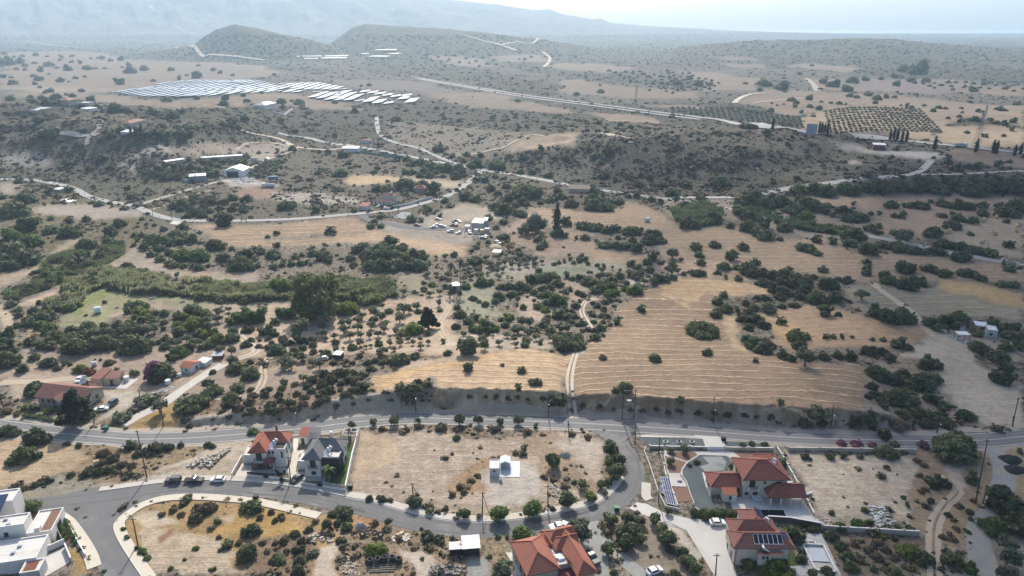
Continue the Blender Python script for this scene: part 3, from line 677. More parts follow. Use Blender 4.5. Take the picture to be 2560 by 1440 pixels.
for i0, i1, q in ((20, 29, -1.5), (48, 52, .8), (70, 84, -.4), (101, 105, 1.4), (112, 126, 1.9), (40, 66, .1)):
  if i1 < len(village): strip('asphalt_patch', village[i0:i1], q, q + (.12 if i1 - i0 > 12 else .9), CRK, .051, cross=1, wob=.8)
for q in (-2.2, 1.2): strip('wheel_track', village, q, q + .9, WEAR, .049, cross=1, wob=.5)
for q in (-2.8, -1.3, .7, 2.1): strip('wheel_track', main, q, q + .7, WEARM, .054, cross=1, wob=.3)
# lines on the village road: pale edge line beside the kerb
def sub(path, px0, px1):
    a = GP([px0])[0][:2]; b = GP([px1])[0][:2]
    i = int(np.argmin(((path - a) ** 2).sum(1))); j = int(np.argmin(((path - b) ** 2).sum(1)))
    return path[min(i, j):max(i, j) + 1]
s1 = sub(village, (1600, 1200), (855, 1258))     # long curve in front of the empty lot
strip('pavement', s1, -3.2, -5.4, PAVE, .17); strip('kerb', s1, -3.0, -3.2, KERB, .175, thick=.15, cross=1); strip('road_marking', s1, -2.75, -2.95, PAINT, .052, cross=1)
s2 = sub(village, (855, 1258), (590, 1220)); strip('pavement', s2, -3.2, -5.6, mat('grey_paving', (.34, .325, .30), .9, .2, .4, 3.), .17); strip('kerb', s2, -3.0, -3.2, KERB, .175, thick=.15, cross=1)
s3 = sub(village, (590, 1220), (400, 1224)); strip('pavement', s3, -3.2, -5.2, PAVE, .17); strip('kerb', s3, -3.0, -3.2, KERB, .175, thick=.15, cross=1)
s4 = sub(village, (400, 1224), (230, 1246)); strip('pavement', s4, -3.2, -5.0, PAVE, .17); strip('kerb', s4, -3.0, -3.2, KERB, .175, thick=.15, cross=1)
s5 = smooth_path(GP(tp('t1', '2290,690 2140,655 1990,620 1850,590 1700,573 1500,558 1300,556 1150,572 1050,600 960,640 880,695 820,748 806,800 830,870 875,950 930,1035 980,1110 1030,1180'))[:, :2], 1.5)
strip('pavement', s5, .2, 2.6, mat('cream_paving', (.52, .475, .40), .9, .15, .4, 3.), .17); strip('kerb', s5, .0, .2, mat('cream_kerb', (.60, .56, .49), .85, .15, .5, 3.), .175, thick=.15, cross=1)
s6 = smooth_path(GP(tp('t1', '395,672 450,682 520,725 560,768 620,850 670,930 705,1000 722,1060'))[:, :2], 1.5)
strip('pavement', s6, -.2, -3.0, mat('cream_paving', (.52, .475, .40)), .17); strip('kerb', s6, 0, -.2, mat('cream_kerb', (.60, .56, .49)), .175, thick=.15, cross=1)
s7 = smooth_path(GP(tp('h3', '30,700 25,800 30,900 80,960'))[:, :2], 1.); strip('pavement', s7, .1, 2.4, PAVE, .16); strip('kerb', s7, -.1, .1, KERB, .165, thick=.15, cross=1)
def sheet(name, px, m, lift=.06, kind='structure', thick=0.):
    P = GP(px); mb = MB(); q = [(p[0], p[1]) for p in P]
    z = float(H(P[:, 0], P[:, 1]).mean()) + lift
    if thick: mb.prism(q, z - thick, z)
    else:
        a = sum(q[i - 1][0] * q[i][1] - q[i][0] * q[i - 1][1] for i in range(len(q)))
        mb.face([(x, y, z) for x, y in (q if a > 0 else q[::-1])])
    o = mb.build(name, m); tag(o, kind=kind); return o
sheet('driveway', tp('t2', '2055,655 2110,615 2180,625 2310,690') + tp('t3', '200,735 330,745 470,750 500,800 450,870 440,930 520,1138 620,1300 420,1300 360,1138 160,815 0,740') + tp('t2', '2400,800 2280,745 2120,690'), CONC, .05)
TRK = []
def track(name, tile, s, wdt, m, lift, step=4., wob=.3):
    p = world_path(tp(tile, s), step); TRK.append((p, wdt / 2 + .7)) if p[0, 1] < 420 else None
    if wdt < 3.3: strip(name, p, -wdt * .55, -wdt * .10, m, lift, wob=wob * 2.); return strip(name, p, wdt * .12, wdt * .55, m, lift, wob=wob * 2.)
    return strip(name, p, -wdt / 2, wdt / 2, m, lift, wob=wob)
track('gravel_track', 't2', '1760,720 1860,850 1950,950 2060,1060 2150,1138 2250,1230', 3.6, mat('grey_track', (.255, .26, .25), .95, .5, .25, 1.8, dirt=(.31, .28, .23)), .035)
track('gravel_track', 't3', '2290,200 2350,250 2400,350 2420,450 2390,560 2320,700 2240,800 2235,900 2260,1000 2280,1138 2300,1300', 5.5, mat('grey_track', (.36, .37, .355)), .035)
track('dirt_track', 't3', '2000,420 2090,540 2010,620 1930,750 1915,900 1925,1138 1930,1300', 3.2, DIRT, .035)
track('dirt_track', 't5', '1665,1155 1650,1080 1640,1000 1632,900 1640,820 1660,740 1680,680', 2.6, DIRTP, .06)
track('dirt_track', 't5', '780,280 770,380 710,470 730,560 790,610 830,620 740,640 560,650 400,690', 2.6, DIRT, .06)
track('dirt_track', 'B', '1990,1205 2150,1195 2230,1150 2400,1110 2560,1100', 2.5, DIRTP, .06)
track('dirt_track', 't5', '1830,300 1740,330 1720,400 1750,460 1780,510', 2.6, DIRTP, .06)
track('dirt_track', 't4', '1670,530 1740,600 1825,660 1790,700 1700,730 1590,770', 3.2, DIRTP, .06)
track('gravel_track', 't4', '1590,770 1450,850 1330,930 1230,1000 1150,1060 1000,1130 870,1200', 4.6, mat('pale_gravel', (.44, .42, .385), .95, .3, .3, 2.), .06)
track('dirt_track', 't4', '2060,690 1900,730 1870,800 1875,870 1830,960 1750,1000 1600,1008 1450,1005', 2.6, DIRT, .06)
track('dirt_track', 't6', '1480,190 1560,255 1650,320 1760,400 1830,480 1900,550', 4., mat('wash_track', (.40, .345, .265), .95, .4, .2, 1.6, dirt=(.33, .28, .21)), .06, wob=.7)
track('dirt_track', 't4', '0,900 300,890 600,860 760,840', 4, DIRT, .05)
M1 = world_path(tp('t7', '-300,415 0,420 250,430 450,465 540,495 620,540 700,565 830,590 930,605 1000,630 1080,665 1200,700 1330,715 1600,717 1900,712 2150,700 2390,680') + tp('t8', '0,676 200,660 420,635 600,590 750,545 850,490 930,430 985,375 1010,350'), 5.)
strip('country_road', M1, -2.9, 2.9, mat('worn_asphalt', (.30, .30, .295), .9, .25, .1, .8), .12)
M2 = world_path(tp('t7', '1980,92 2170,125 2300,155 2420,180') + tp('t8', '0,170 250,213 500,260 700,300 900,335 1000,355 1250,390 1600,455 1900,505 2200,548 2540,588') + tp('t9', '500,640 700,675 1000,730 1280,790 1480,830 1700,870 2000,935 2300,990 2560,1040 2800,1090'), 6.)
strip('country_road', M2, -3.3, 3.3, mat('worn_asphalt', (.30, .30, .295)), .14)
M3 = world_path(tp('t9', '100,552 400,552 600,545 900,485 1200,447 1450,412 1700,395 1820,365 1900,290'), 6.)
strip('gravel_road', M3, -2.8, 2.8, mat('pale_gravel', (.44, .42, .385)), .25)
strip('gravel_road', world_path(tp('t9', '1760,392 2100,385 2400,370 2560,363 2800,350'), 6.), -2.2, 2.2, mat('pale_gravel', (.44, .42, .385)), .3)
strip('dark_driveway', world_path(tp('m1', '210,690 330,760 450,800 560,815 700,835 900,880 1150,905 1500,920 1850,930'), 4.), -2.8, 2.8, ASPHD, .10)
sheet('gravel_pad', tp('m1', '860,640 1050,655 930,755 720,735'), mat('blue_gravel', (.24, .26, .27), .95, .15, .3, 2.), .12)
track('gravel_track', 't7', '1000,600 1200,540 1400,480 1560,440 1700,450 1850,465', 5, GRAV, .2)
track('dirt_track', 't7', '1080,640 1200,595 1350,540 1500,500', 3, DIRT, .2)
track('dirt_track', 't7', '1700,70 1850,105 2000,140 2100,190 2300,212 2430,205', 5, DIRTP, .3)
track('dirt_track', 't7', '1680,215 1750,170 1900,158 2000,175 2110,205 2000,250 1850,300 1780,350', 3.4, DIRT, .3)
track('dirt_track', 't8', '920,248 1050,222 1150,200 1230,160 1300,130 1450,113', 4.5, DIRT, .5)
track('country_road', 't8', '262,-20 268,60 300,120 400,165 550,200 700,265 860,325', 5, mat('worn_asphalt', (.30, .30, .295)), .4)
track('dirt_track', 't8', '1840,85 1950,110 2050,130 2090,140 2060,165', 4, DIRTP, .5)
track('motorway', 'tb', '505,548 800,597 1050,637 1300,677 1560,712 1900,752 2200,793 2560,838', 9, mat('motorway_asphalt', (.30, .30, .30), .9, .1, .05, .5), .9, 12., 0)
track('motorway', 'tb', '560,562 800,607 1050,649 1300,690 1560,726 1900,768 2200,808 2560,853', 9, mat('motorway_asphalt', (.30, .30, .30)), .9, 12., 0)
track('motorway', 'tc', '240,838 450,868 700,900 960,930 1100,945', 11, mat('motorway_asphalt', (.30, .30, .30)), .9, 12., 0)
track('motorway', 'm4', '600,408 850,430 1100,455 1400,490 1700,520 2000,552 2300,585 2560,612 2800,640', 10, mat('motorway_asphalt', (.30, .30, .30)), .6, 12., 0)
track('dirt_track', 'tc', '500,735 540,700 620,670 720,665', 9, DIRTP, .9, 12.)
track('dirt_track', 'tc', '640,735 800,715 1000,700', 6, DIRTP, .9, 12.)
track('gravel_road', 'tc', '1010,560 1060,600 1090,650', 10, GRAV, 1., 12.)
track('dirt_track', 'tb', '890,255 1050,300 1150,325 1250,360', 14, DIRTP, 2., 20.)
track('dirt_track', 'tb', '1150,325 1250,300 1400,285 1420,275', 10, DIRTP, 2., 20.)
track('dirt_track', 'tb', '1440,370 1490,410 1480,450 1450,480', 10, DIRTP, 2., 20.)
track('dirt_track', 'ta', '190,292 350,318 550,340', 16, GRAV, 2., 20.)
track('dirt_track', 'ta', '1250,340 1400,355 1500,390 1700,405 1880,430', 12, DIRTP, 2., 20.)
track('country_road', 't7', '620,180 640,110 700,60 720,0', 5, GRAV, .5)
track('dirt_track', 't7', '280,82 480,95 700,105', 5, GRAV, .5)
track('gravel_road', 'ta', '1030,0 1110,15 1070,50 1135,88', 18, GRAV, 4., 30.)
track('gravel_road', 'ta', '1260,190 1310,225 1390,240', 14, GRAV, 4., 30.)
track('gravel_road', 'ta', '1010,235 1180,240 1390,242', 22, GRAV, 4., 30.)
# ================================================================== PLANTS
def tri(Fq): return Fq
def cards(P, Nn, size, r, aspect=1.5):
    """one small leaf spray (quad as two triangles) at every point P, facing about Nn"""
    n = len(P); q = Nn + r.normal(0, .55, (n, 3)); q /= np.linalg.norm(q, axis=1)[:, None]
    t = np.cross(q, r.normal(0, 1, (n, 3))); t /= np.linalg.norm(t, axis=1)[:, None]; b = np.cross(q, t)
    s = size * r.uniform(.6, 1.35, n)[:, None]; t = t * s * aspect * .5; b = b * s * .5
    V = np.stack([P - t - b * .6, P + t * .2 - b, P + t, P - t * .3 + b], 1).reshape(-1, 3)
    i = np.arange(n)[:, None] * 4; F = np.concatenate([i + [0, 1, 2], i + [0, 2, 3]])
    return V, F
def sphere_dirs(n, r, zmin=-.35):
    z = r.uniform(zmin, 1, n); a = r.uniform(0, 2 * math.pi, n); k = np.sqrt(1 - z * z); return np.stack([k * np.cos(a), k * np.sin(a), z], -1)
def crown(lobes, n, size, seed, core=.82, zmin=-.4, aspect=1.5, lump=.34):
    r = np.random.default_rng(seed); Vs = []; Fs = []; off = 0
    w = np.array([l[3] ** 2 for l in lobes]); w = w / w.sum()
    I, IF = ICO[1] if n < 500 else ICO[2]
    for (x, y, z, R_), k in zip(lobes, w):
        m = max(6, int(n * k)); D = sphere_dirs(m, r, zmin)
        rad = R_ * (1 + lump * (vn(D[:, 0] * 3 + x * 9, D[:, 1] * 3 + z * 9, seed) - .5) * 2) * r.uniform(.86, 1.12, m)
        P = np.array([x, y, z]) + D * rad[:, None] * [1, 1, .85]
        V, F = cards(P, D, size, r, aspect); Vs.append(V); Fs.append(F + off); off += len(V)
        if core:
            V = np.array([x, y, z]) + I * R_ * core * (1 + .22 * (r.random((len(I), 1)) - .5)) * [1, 1, .85]; Vs.append(V); Fs.append(IF + off); off += len(V)
    return np.concatenate(Vs), np.concatenate(Fs)
def limbs(r, h0, h1, rad, spread, n=4, rt=.07):
    mb = MB(); mb.tube((0, 0, -.15), (.02, 0, h0), rt * 1.3, rt, 6)
    for k in range(n):
        a = k * 2 * math.pi / n + r.uniform(-.4, .4); s = spread * r.uniform(.6, 1)
        mb.tube((.02, 0, h0 * .9), (s * math.cos(a), s * math.sin(a), h1 * r.uniform(.8, 1.05)), rt * .62, rt * .25, 5)
    return mb
BARK = mat('bark', (.13, .10, .075), .95, .4, .8, 5.); BARKG = mat('grey_bark', (.21, .185, .155), .95, .4, .8, 5.)
LEAF = dict(
    c=leafmat('dark_evergreen_leaves', (.044, .066, .036), (.120, .142, .066), var=.5),
    o=leafmat('olive_leaves', (.105, .125, .080), (.150, .165, .105), trans=.15),
    g=leafmat('green_leaves', (.075, .125, .036), (.115, .165, .050), trans=.22),
    y=leafmat('yellow_green_leaves', (.120, .170, .036), (.170, .210, .050), trans=.3),
    b=leafmat('dry_shrub_twigs', (.130, .100, .070), (.175, .135, .090), var=.45),
    s=leafmat('low_shrub_leaves', (.060, .072, .036), (.105, .108, .060), var=.4),
    p=leafmat('purple_flowers', (.17, .065, .11), (.24, .12, .17), var=.8),
    r=leafmat('reddish_leaves', (.12, .035, .022), (.17, .06, .03)),
    w=leafmat('green_with_white_flowers', (.07, .10, .045), (.20, .22, .15), var=.7),
    k=leafmat('blackish_conifer_needles', (.020, .030, .018), (.032, .042, .024)),
    v=leafmat('olive_green_leaves', (.085, .115, .040), (.13, .15, .055), trans=.22),
    t=leafmat('rust_leaves', (.20, .10, .05), (.26, .14, .07)))
def dome_lobes(r, n, rr=.42, h=1.0, z0=.32, ring=.55):
    L = [(0, 0, h * .62, rr * 1.25)]
    for k in range(n):
        a = k * 2.399 + r.uniform(-.3, .3); q = math.sqrt((k + .7) / n); L.append((ring * 1.1 * q * math.cos(a) + r.uniform(-.12, .12), ring * 1.1 * q * math.sin(a) + r.uniform(-.12, .12), z0 + (h - z0 - .1) * (1 - q) * r.uniform(.7, 1.1), rr * r.uniform(.55, 1.25)))
    return L
def proto(shape, n, seed):
    r = np.random.default_rng(seed * 77 + len(shape)); u = r.uniform
    if shape == 'dome':     # dense, foliage to the ground; radius 1, height about 1.25
        V, F = crown(dome_lobes(r, 13, .40, 1.12, .22, .62), n, .17 if n > 500 else .26, seed, zmin=-.5); tr = limbs(r, .3, .7, .5, .45, 4, .06)
    elif shape == 'knoll':  # two or three tops of unequal height
        L = []
        for k in range(3):
            a = k * 2.1 + u(-.4, .4); q = u(.25, .5); hh = u(.75, 1.35); L += [(q * math.cos(a) + u(-.25, .25), q * math.sin(a) + u(-.25, .25), z, u(.2, .4)) for z in np.linspace(.2, hh - .25, 5)]
        V, F = crown(L, n, .17 if n > 500 else .26, seed, zmin=-.5, lump=.4); tr = limbs(r, .3, .8, .5, .45, 4, .06)
    elif shape == 'flat':   # low spreading thicket
        L = [(u(-.75, .75), u(-.55, .55), u(.1, .3), u(.22, .36)) for _ in range(18)]
        V, F = crown([(a, b, c, d) for a, b, c, d in L if a * a + b * b * 1.4 < .62] + [(0, 0, .3, .4)], n, .15 if n > 500 else .24, seed, zmin=-.3); tr = limbs(r, .15, .3, .5, .5, 3, .04)
    elif shape == 'round':  # citrus-like ball on a short trunk
        V, F = crown(dome_lobes(r, 9, .44, 1.5, .75, .5), n, .18 if n > 500 else .27, seed, zmin=-.8); tr = limbs(r, .5, 1.0, .5, .3, 3, .075)
    elif shape == 'olive':  # open crown, trunk shows
        L = [(u(-.6, .6), u(-.6, .6), u(.75, 1.35), u(.24, .38)) for _ in range(12)] + [(0, 0, 1.2, .42)]
        V, F = crown(L, n, .17 if n > 500 else .26, seed, core=.62, zmin=-.8, lump=.3); tr = limbs(r, .45, 1.15, .5, .5, 5, .10)
    elif shape == 'tall':   # big many-storeyed crown
        L = [(u(-.78, .78) * (1.12 - z / 2.4), u(-.7, .7) * (1.12 - z / 2.4), z, u(.2, .38)) for z in np.linspace(.32, 1.3, 34)]
        V, F = crown(L, n, .12 if n > 500 else .22, seed, core=.75, zmin=-.6, lump=.3); tr = limbs(r, .7, 1.4, .5, .45, 5, .09)
    elif shape == 'pine':
        L = [(u(-1, 1) * (1.0 - z / 2.9), u(-1, 1) * (1.0 - z / 2.9), z, u(.20, .30)) for z in np.linspace(.5, 2.5, 34)]
        V, F = crown(L, n, .15 if n > 500 else .24, seed, core=.6, zmin=-.6, lump=.3, aspect=2.2); tr = limbs(r, 1.9, 2.4, .3, .3, 4, .08)
    elif shape == 'spire':  # columnar cypress, radius 1, height 8
        L = [(u(-.12, .12), u(-.12, .12), z, .92 * min(1, (8 - z) / 3.2 + .18) * u(.85, 1.1)) for z in np.linspace(.9, 7.6, 15)]
        V, F = crown(L, n, .45, seed, zmin=-.9); tr = limbs(r, 1., 3, .2, .1, 2, .15)
    elif shape == 'bush':
        V, F = crown(dome_lobes(r, 7, .38, .72, .12, .6), n, .2 if n > 300 else .3, seed, zmin=-.2, core=.72, lump=.35); tr = None
    return V, F, tr
_P = {}
def get_proto(shape, n, seed):
    k = (shape, n, seed)
    if k not in _P:
        V, F, tr = proto(shape, n, seed)
        _P[k] = (V, F, tr)
    return _P[k]
_PM = {}
def proto_meshes(shape, n, seed, lk, joined):
    k = (shape, n, seed, lk, joined)
    if k not in _PM:
        V, F, tr = get_proto(shape, n, seed); bark = BARKG if lk == 'o' else BARK
        if joined or tr is None:
            if tr is not None:
                TV = np.array(tr.v); TF = []
                for f in tr.f:
                    for q in range(1, len(f) - 1): TF.append((f[0], f[q], f[q + 1]))
                TF = np.array(TF); V2 = np.concatenate([V, TV]); F2 = np.concatenate([F, TF + len(V)])
                mi = np.r_[np.zeros(len(F), int), np.ones(len(TF), int)]
                _PM[k] = (npmesh('crown_' + shape, V2, F2, [LEAF[lk], bark], mi), None)
            else: _PM[k] = (npmesh('crown_' + shape, V, F, LEAF[lk]), None)
        else:
            o = tr.build('trunk', bark); me = o.data; bpy.data.objects.remove(o)
            _PM[k] = (npmesh('crown_' + shape, V, F, LEAF[lk]), me)
    return _PM[k]
# kind: leaf key, shape, thing name, category, what the label calls it
KIND = dict(
    c=('c', 'dome', 'evergreen_tree', 'tree', 'dark dense evergreen tree'), C=('c', 'flat', 'thicket_shrub', 'shrub', 'low spreading dark green thicket'),
    n=('c', 'round', 'citrus_tree', 'tree', 'small round dark green tree'), o=('o', 'olive', 'olive_tree', 'tree', 'grey green olive tree'),
    g=('g', 'dome', 'leafy_tree', 'tree', 'fresh green leafy tree'), G=('g', 'round', 'garden_tree', 'tree', 'green garden tree'),
    y=('y', 'dome', 'light_green_tree', 'tree', 'light yellow green bushy tree'), b=('b', 'bush', 'dry_shrub', 'shrub', 'dry brownish shrub'),
    s=('s', 'bush', 'grey_green_shrub', 'shrub', 'grey green shrub'), p=('p', 'dome', 'flowering_shrub', 'shrub', 'purple flowering shrub'),
    r=('r', 'dome', 'red_leaved_tree', 'tree', 'reddish leaved tree'), w=('w', 'flat', 'oleander_shrub', 'shrub', 'oleander shrub with white flowers'),
    t=('v', 'tall', 'big_tree', 'tree', 'very large broad green tree'), k=('k', 'pine', 'conifer_tree', 'tree', 'blackish tall conifer'),
    l=('k', 'spire', 'cypress_tree', 'tree', 'narrow dark cypress'), e=('t', 'olive', 'rust_brown_tree', 'tree', 'rust brown dry tree'),
    h=('c', 'bush', 'evergreen_bush', 'shrub', 'large rounded dark green bush'),
    f=('c', 'dome', 'distant_tree', 'tree', 'dark dot-like tree'), z=('g', 'bush', 'hedge_ball', 'shrub', 'clipped round garden bush'), u=('o', 'tall', 'eucalyptus_tree', 'tree', 'tall loose grey green tree'))
TREES = []   # (u, v, width px, kind, tile)
def T(tile, kind, s, hx=None):
    x0, y0, k = TILES[tile]
    for a in s.split():
        q = a.split(','); TREES.append((x0 + float(q[0]) / k, y0 + float(q[1]) / k, float(q[2]) / k, kind, float(q[3]) / k if len(q) > 3 else None))
FILLS = []
def FILL(tile, kind, s, sp, w0, w1, seed=1):
    """trees standing irregularly about sp photo pixels apart inside a patch of ground"""
    x0, y0, k = TILES[tile]; P = tp(tile, s); r = random.Random(seed * 131 + len(s)); xs = [p[0] for p in P]; ys = [p[1] for p in P]; sp /= k; pts = []
    A = (max(xs) - min(xs)) * (max(ys) - min(ys))
    for _ in range(int(A / (sp * sp * .5) * 6) + 20):
        x = r.uniform(min(xs), max(xs)); y = r.uniform(min(ys), max(ys))
        if not inpoly(np.array([x]), np.array([y]), P)[0]: continue
        if any((x - a) ** 2 + ((y - b) * 1.9) ** 2 < sp * sp for a, b in pts): continue
        pts.append((x, y)); TREES.append((x, y, r.uniform(w0, w1) / k, r.choice(kind), None))
# ---- t1 / t2 / t3 : nearest band
T('t1', 'h', '55,110,165 265,158,215 175,285,205'); T('t1', 'c', '935,205,85 990,225,70 1790,640,130 1550,742,65 1790,810,120 1765,970,140 1975,1010,100 1620,910,85 1330,600,50 2440,680,110 2470,780,80 900,860,40')
T('t1', 's', '1100,235,130 1200,225,90 1285,205,60 930,418,60 1040,250,90 985,270,80 1510,215,60 1480,205,70 860,350,90 780,380,100 700,400,100 620,410,90 720,340,70 790,310,80 640,380,70 500,420,70 340,460,80 250,490,70 150,520,80 560,210,60 480,195,60 1385,735,115 1300,630,60 1455,690,75 2095,835,85 2020,885,85 2150,885,75 2320,770,100 2360,700,70 2400,760,80 2120,955,110 2130,1020,110 2120,1100,120 2410,885,70 2200,800,80 2040,960,60 1240,640,50 870,350,60 1570,950,50 1960,740,60 2000,710,60 2440,930,60 2350,850,60')
T('t1', 'g', '1800,105,75 1050,1005,50 565,450,25 435,470,25 318,500,25 880,800,40 910,860,40 980,935,50 1010,960,60 740,1100,35 1395,935,45 1215,1080,40 1510,1085,50')
T('t1', 'b', '1480,655,140 820,290,100 730,270,100 940,350,70 820,400,60 1230,670,70 1290,700,60 1400,640,60 1500,800,60 1850,720,60 1560,860,50 1900,960,60 1870,900,60 1960,900,60 2200,880,60 1700,900,60 1150,700,60 2010,730,50 1930,680,60 2240,750,60')
T('t1', 'C', '1330,590,80')
T('t2', 'n', '85,57,60 238,42,55 385,33,80 850,27,85 985,28,75 1140,35,60 1268,30,80 1920,190,70 1925,240,110 1985,310,95 1920,320,80 1965,385,135 1720,485,75 1855,480,80 1910,465,60 1885,545,45 1508,320,110 1615,590,130 640,668,60 880,690,95 990,708,45 1900,945,100')
T('t2', 'c', '828,150,60 1305,230,75 1300,270,65 1250,260,50 1390,68,50 1718,92,25 530,620,110 1665,465,45 45,790,80 1125,855,50 1185,850,45')
T('t2', 'G', '1135,685,140 1290,835,130 1380,655,130 1780,570,90 560,28,45')
T('t2', 'o', '1715,800,170 1145,1065,175')
T('t2', 's', '1510,660,60 1285,700,35 30,680,90 620,835,90 700,865,90 800,868,50 580,800,40 60,740,60 340,745,60 500,905,40 515,945,40 585,1015,40 100,930,50 520,1120,50 720,900,60 1840,1100,50 1950,1110,60 1580,870,50 1260,870,60 1060,1000,50 300,590,90 210,585,70 360,600,60 750,660,60')
T('t2', 'y', '290,950,110 215,950,100')
T('t2', 'b', '560,75,70 720,78,100 860,85,60 1100,95,80 1330,110,80 470,95,60 300,90,60 800,560,60 880,540,60 930,460,60 850,500,70 980,420,60 1090,300,60 1450,430,60 1520,460,60 1600,500,70 1760,150,60 1650,130,60 250,760,70 330,800,70 420,870,70 640,950,60 100,1000,60 200,1030,60 640,640,60 700,680,60')
T('t2', 'n', '1930,725,90 2040,720,90 2130,735,90 2235,730,90 1990,805,105 2080,800,110 2290,795,100 2050,885,120 2135,865,80 2325,865,120 2430,960,85 2470,1020,110 2525,1085,95 1890,700,50')
T('t3', 'p', '1265,190,65 1372,195,80 1480,203,60 1838,203,75')
T('t3', 'c', '2075,215,290 1580,255,130 1180,285,65 1275,283,65 1392,285,55 1580,358,45 2185,445,120 1890,450,80 1960,470,120 1830,1000,130 1490,1085,60 1640,1110,120 1190,845,100 1250,930,90 1300,990,90 1330,1070,95 1190,685,50 1730,630,50 1700,575,40 900,830,150 970,880,100 975,1010,80 125,950,60 160,1010,100 215,1070,75 40,860,60 80,1120,80 2530,250,65 1560,120,130 1640,200,60 2040,1010,160')
T('t3', 'g', '300,705,90 390,700,90 480,705,70 560,705,90 620,700,80 240,700,50 1250,785,85 1370,770,100 1460,750,70 2180,1085,110 1430,665,50 1740,790,50 2160,820,40')
T('t3', 'n', '555,208,50 622,203,55 712,207,50 145,235,65 48,238,50 45,322,60 480,362,45 838,320,60 1155,1100,100 1050,1120,80 30,670,60')
T('t3', 'o', '2430,990,150 2430,900,130 2430,1125,140')
T('t3', 'g', '2330,780,150')
T('t3', 'c', '2420,640,290 2520,760,220')
T('t3', 'y', '1740,950,140 680,1040,110 800,1075,180 600,1060,110 258,228,35 1545,857,50')
T('t3', 's', '870,350,50 1930,500,80 2100,980,70 2010,960,70 1980,860,60 2060,740,50 2020,700,60 1900,600,60 1850,640,50 2170,680,60 2180,730,50 2140,1060,60 200,340,..'.replace(' 200,340,..', '') + ' 230,330,60 180,350,50 2230,540,30 1010,290,80 1330,1000,60 1000,770,80 1060,800,90 780,330,50')
T('t3', 'b', '1450,950,90 1520,1000,100 1400,1030,70 1580,950,80 1640,1000,80 1350,900,80 1500,900,80 1820,420,60 1850,350,60 1800,320,60 1860,520,60 2200,600,50 2100,640,60 2080,800,60 2060,880,60 1700,260,60 1830,540,50 1640,870,60')
# ---- left middle
T('A', 'c', '280,100,230 510,135,150 700,160,190 690,40,110 870,30,90 510,25,70 385,30,60 1110,155,190 1095,250,130 1210,280,90 870,290,170 1345,195,80 1430,190,80 1375,240,80 1340,290,60 1380,70,35 1375,105,40 1465,80,45 1465,115,35 1545,90,50 1420,28,60 1825,115,120 1640,130,80 1530,225,170 1640,260,180 1600,320,120 1700,360,110 1740,210,150 1820,190,130 1810,250,130 1930,230,140 1440,315,120 1520,380,100 1600,430,100 1690,470,100 1740,490,100 1920,500,90 1990,510,110 2155,290,180 2315,325,70 2000,165,50 2250,60,170')
T('A', 'g', '1830,400,170 2005,400,190 1840,495,80 130,200,220 330,250,180 1380,885,130 1440,900,110 60,1390,120 180,1410,80 420,1090,140 500,1130,140 1800,1350,180')
T('A', 'c', '250,300,260 120,380,260 250,420,240 60,330,200 60,500,150 160,500,140 2380,470,220 2450,420,200 2250,420,130 2200,420,100 2530,360,130 2330,510,130 2520,520,100 110,880,115 185,935,90 330,940,100 190,990,90 460,1010,220 300,1040,130 1290,950,90 1300,890,110 1430,1030,110 1530,1020,80 1560,970,80 1650,970,100 1640,1060,80 1780,1000,110 1910,930,130 2000,960,100 1800,1170,130 1760,1130,80')
T('A', 'c', '880,1110,150 1050,1090,110 1170,1080,120 1300,1070,100 1390,1150,130 1635,1130,70 720,1140,130 560,1200,180 80,1190,170 60,1290,190 320,1250,130 470,1280,190 150,1340,90 740,1250,200 860,1200,180 960,1180,200 1080,1180,200 1180,1200,180 1280,1160,140 800,1320,230 700,1340,180 930,1290,200 1060,1270,200 1160,1270,150 1260,1230,150 1350,1300,250 1520,1270,80 1600,1250,80 1660,1230,110 1650,1300,110 1700,1260,90 1970,1180,90 2330,1150,100 2320,1220,150 2100,1290,110 2020,1310,110 1900,1320,130 1720,1400,140 350,1405,110 320,1060,140 180,1090,90')
T('A', 'y', '1390,945,110 1470,970,110 1345,1015,70 2060,970,110 1860,1010,110 1940,1080,190 1780,1080,90 2060,1170,150 2150,1160,100 2180,1240,160')
T('A', 'o', '1465,540,70 1625,570,45 1770,590,60 2080,1040,120 2070,1110,110 1260,1100,110 1480,1140,110 1540,1060,100 1550,1120,90 1780,1260,80 1870,1230,90 1930,1260,80 1990,1250,80 2190,950,100 2180,1020,90 2290,930,60 2290,980,50 2220,870,60 1950,885,40 2200,1340,100 2320,1350,100')
T('A', 's', '1190,85,160 2080,500,70 210,1280,60 1090,740,55 860,995,45 2470,1110,90 600,440,130 640,540,100 940,480,100 340,570,80 520,1430,60 400,870,90 560,930,150 620,900,130 1050,860,70 1275,510,140 430,560,90 780,400,110 880,420,90 700,480,100')
T('A', 'g', '2480,1010,240 2300,1060,110')
T('B', 'c', '280,125,60 370,90,80 905,75,125 1310,25,80 1410,25,65 990,205,45 30,400,200 130,270,120 200,270,120 100,340,150 340,300,150 370,215,85 180,410,90 335,420,90 420,410,70 440,370,80 515,395,90 540,330,70 620,310,70 610,390,90 660,380,80 710,400,60 720,290,110 790,330,130 850,320,150 880,360,120 830,260,70 1230,240,160 1160,270,120 1270,300,130 1110,340,110 1140,400,80 1400,250,180 1500,250,180 1620,260,130 1330,350,180 1450,340,200 1550,330,200 1300,420,150 1420,430,170 1550,410,180 1650,360,170 1750,320,170 1830,340,150 1700,420,170 1800,420,150 1870,390,90 2140,305,85 2315,265,55 2370,235,60 2385,195,60 1840,585,60 1550,710,90 1440,625,140 1380,640,130 1470,550,90 700,535,140 900,560,180 350,980,120 290,1070,180 720,1150,90 1490,865,90')
T('B', 'c', '1500,190,170'); T('B', 't', '760,790,450')
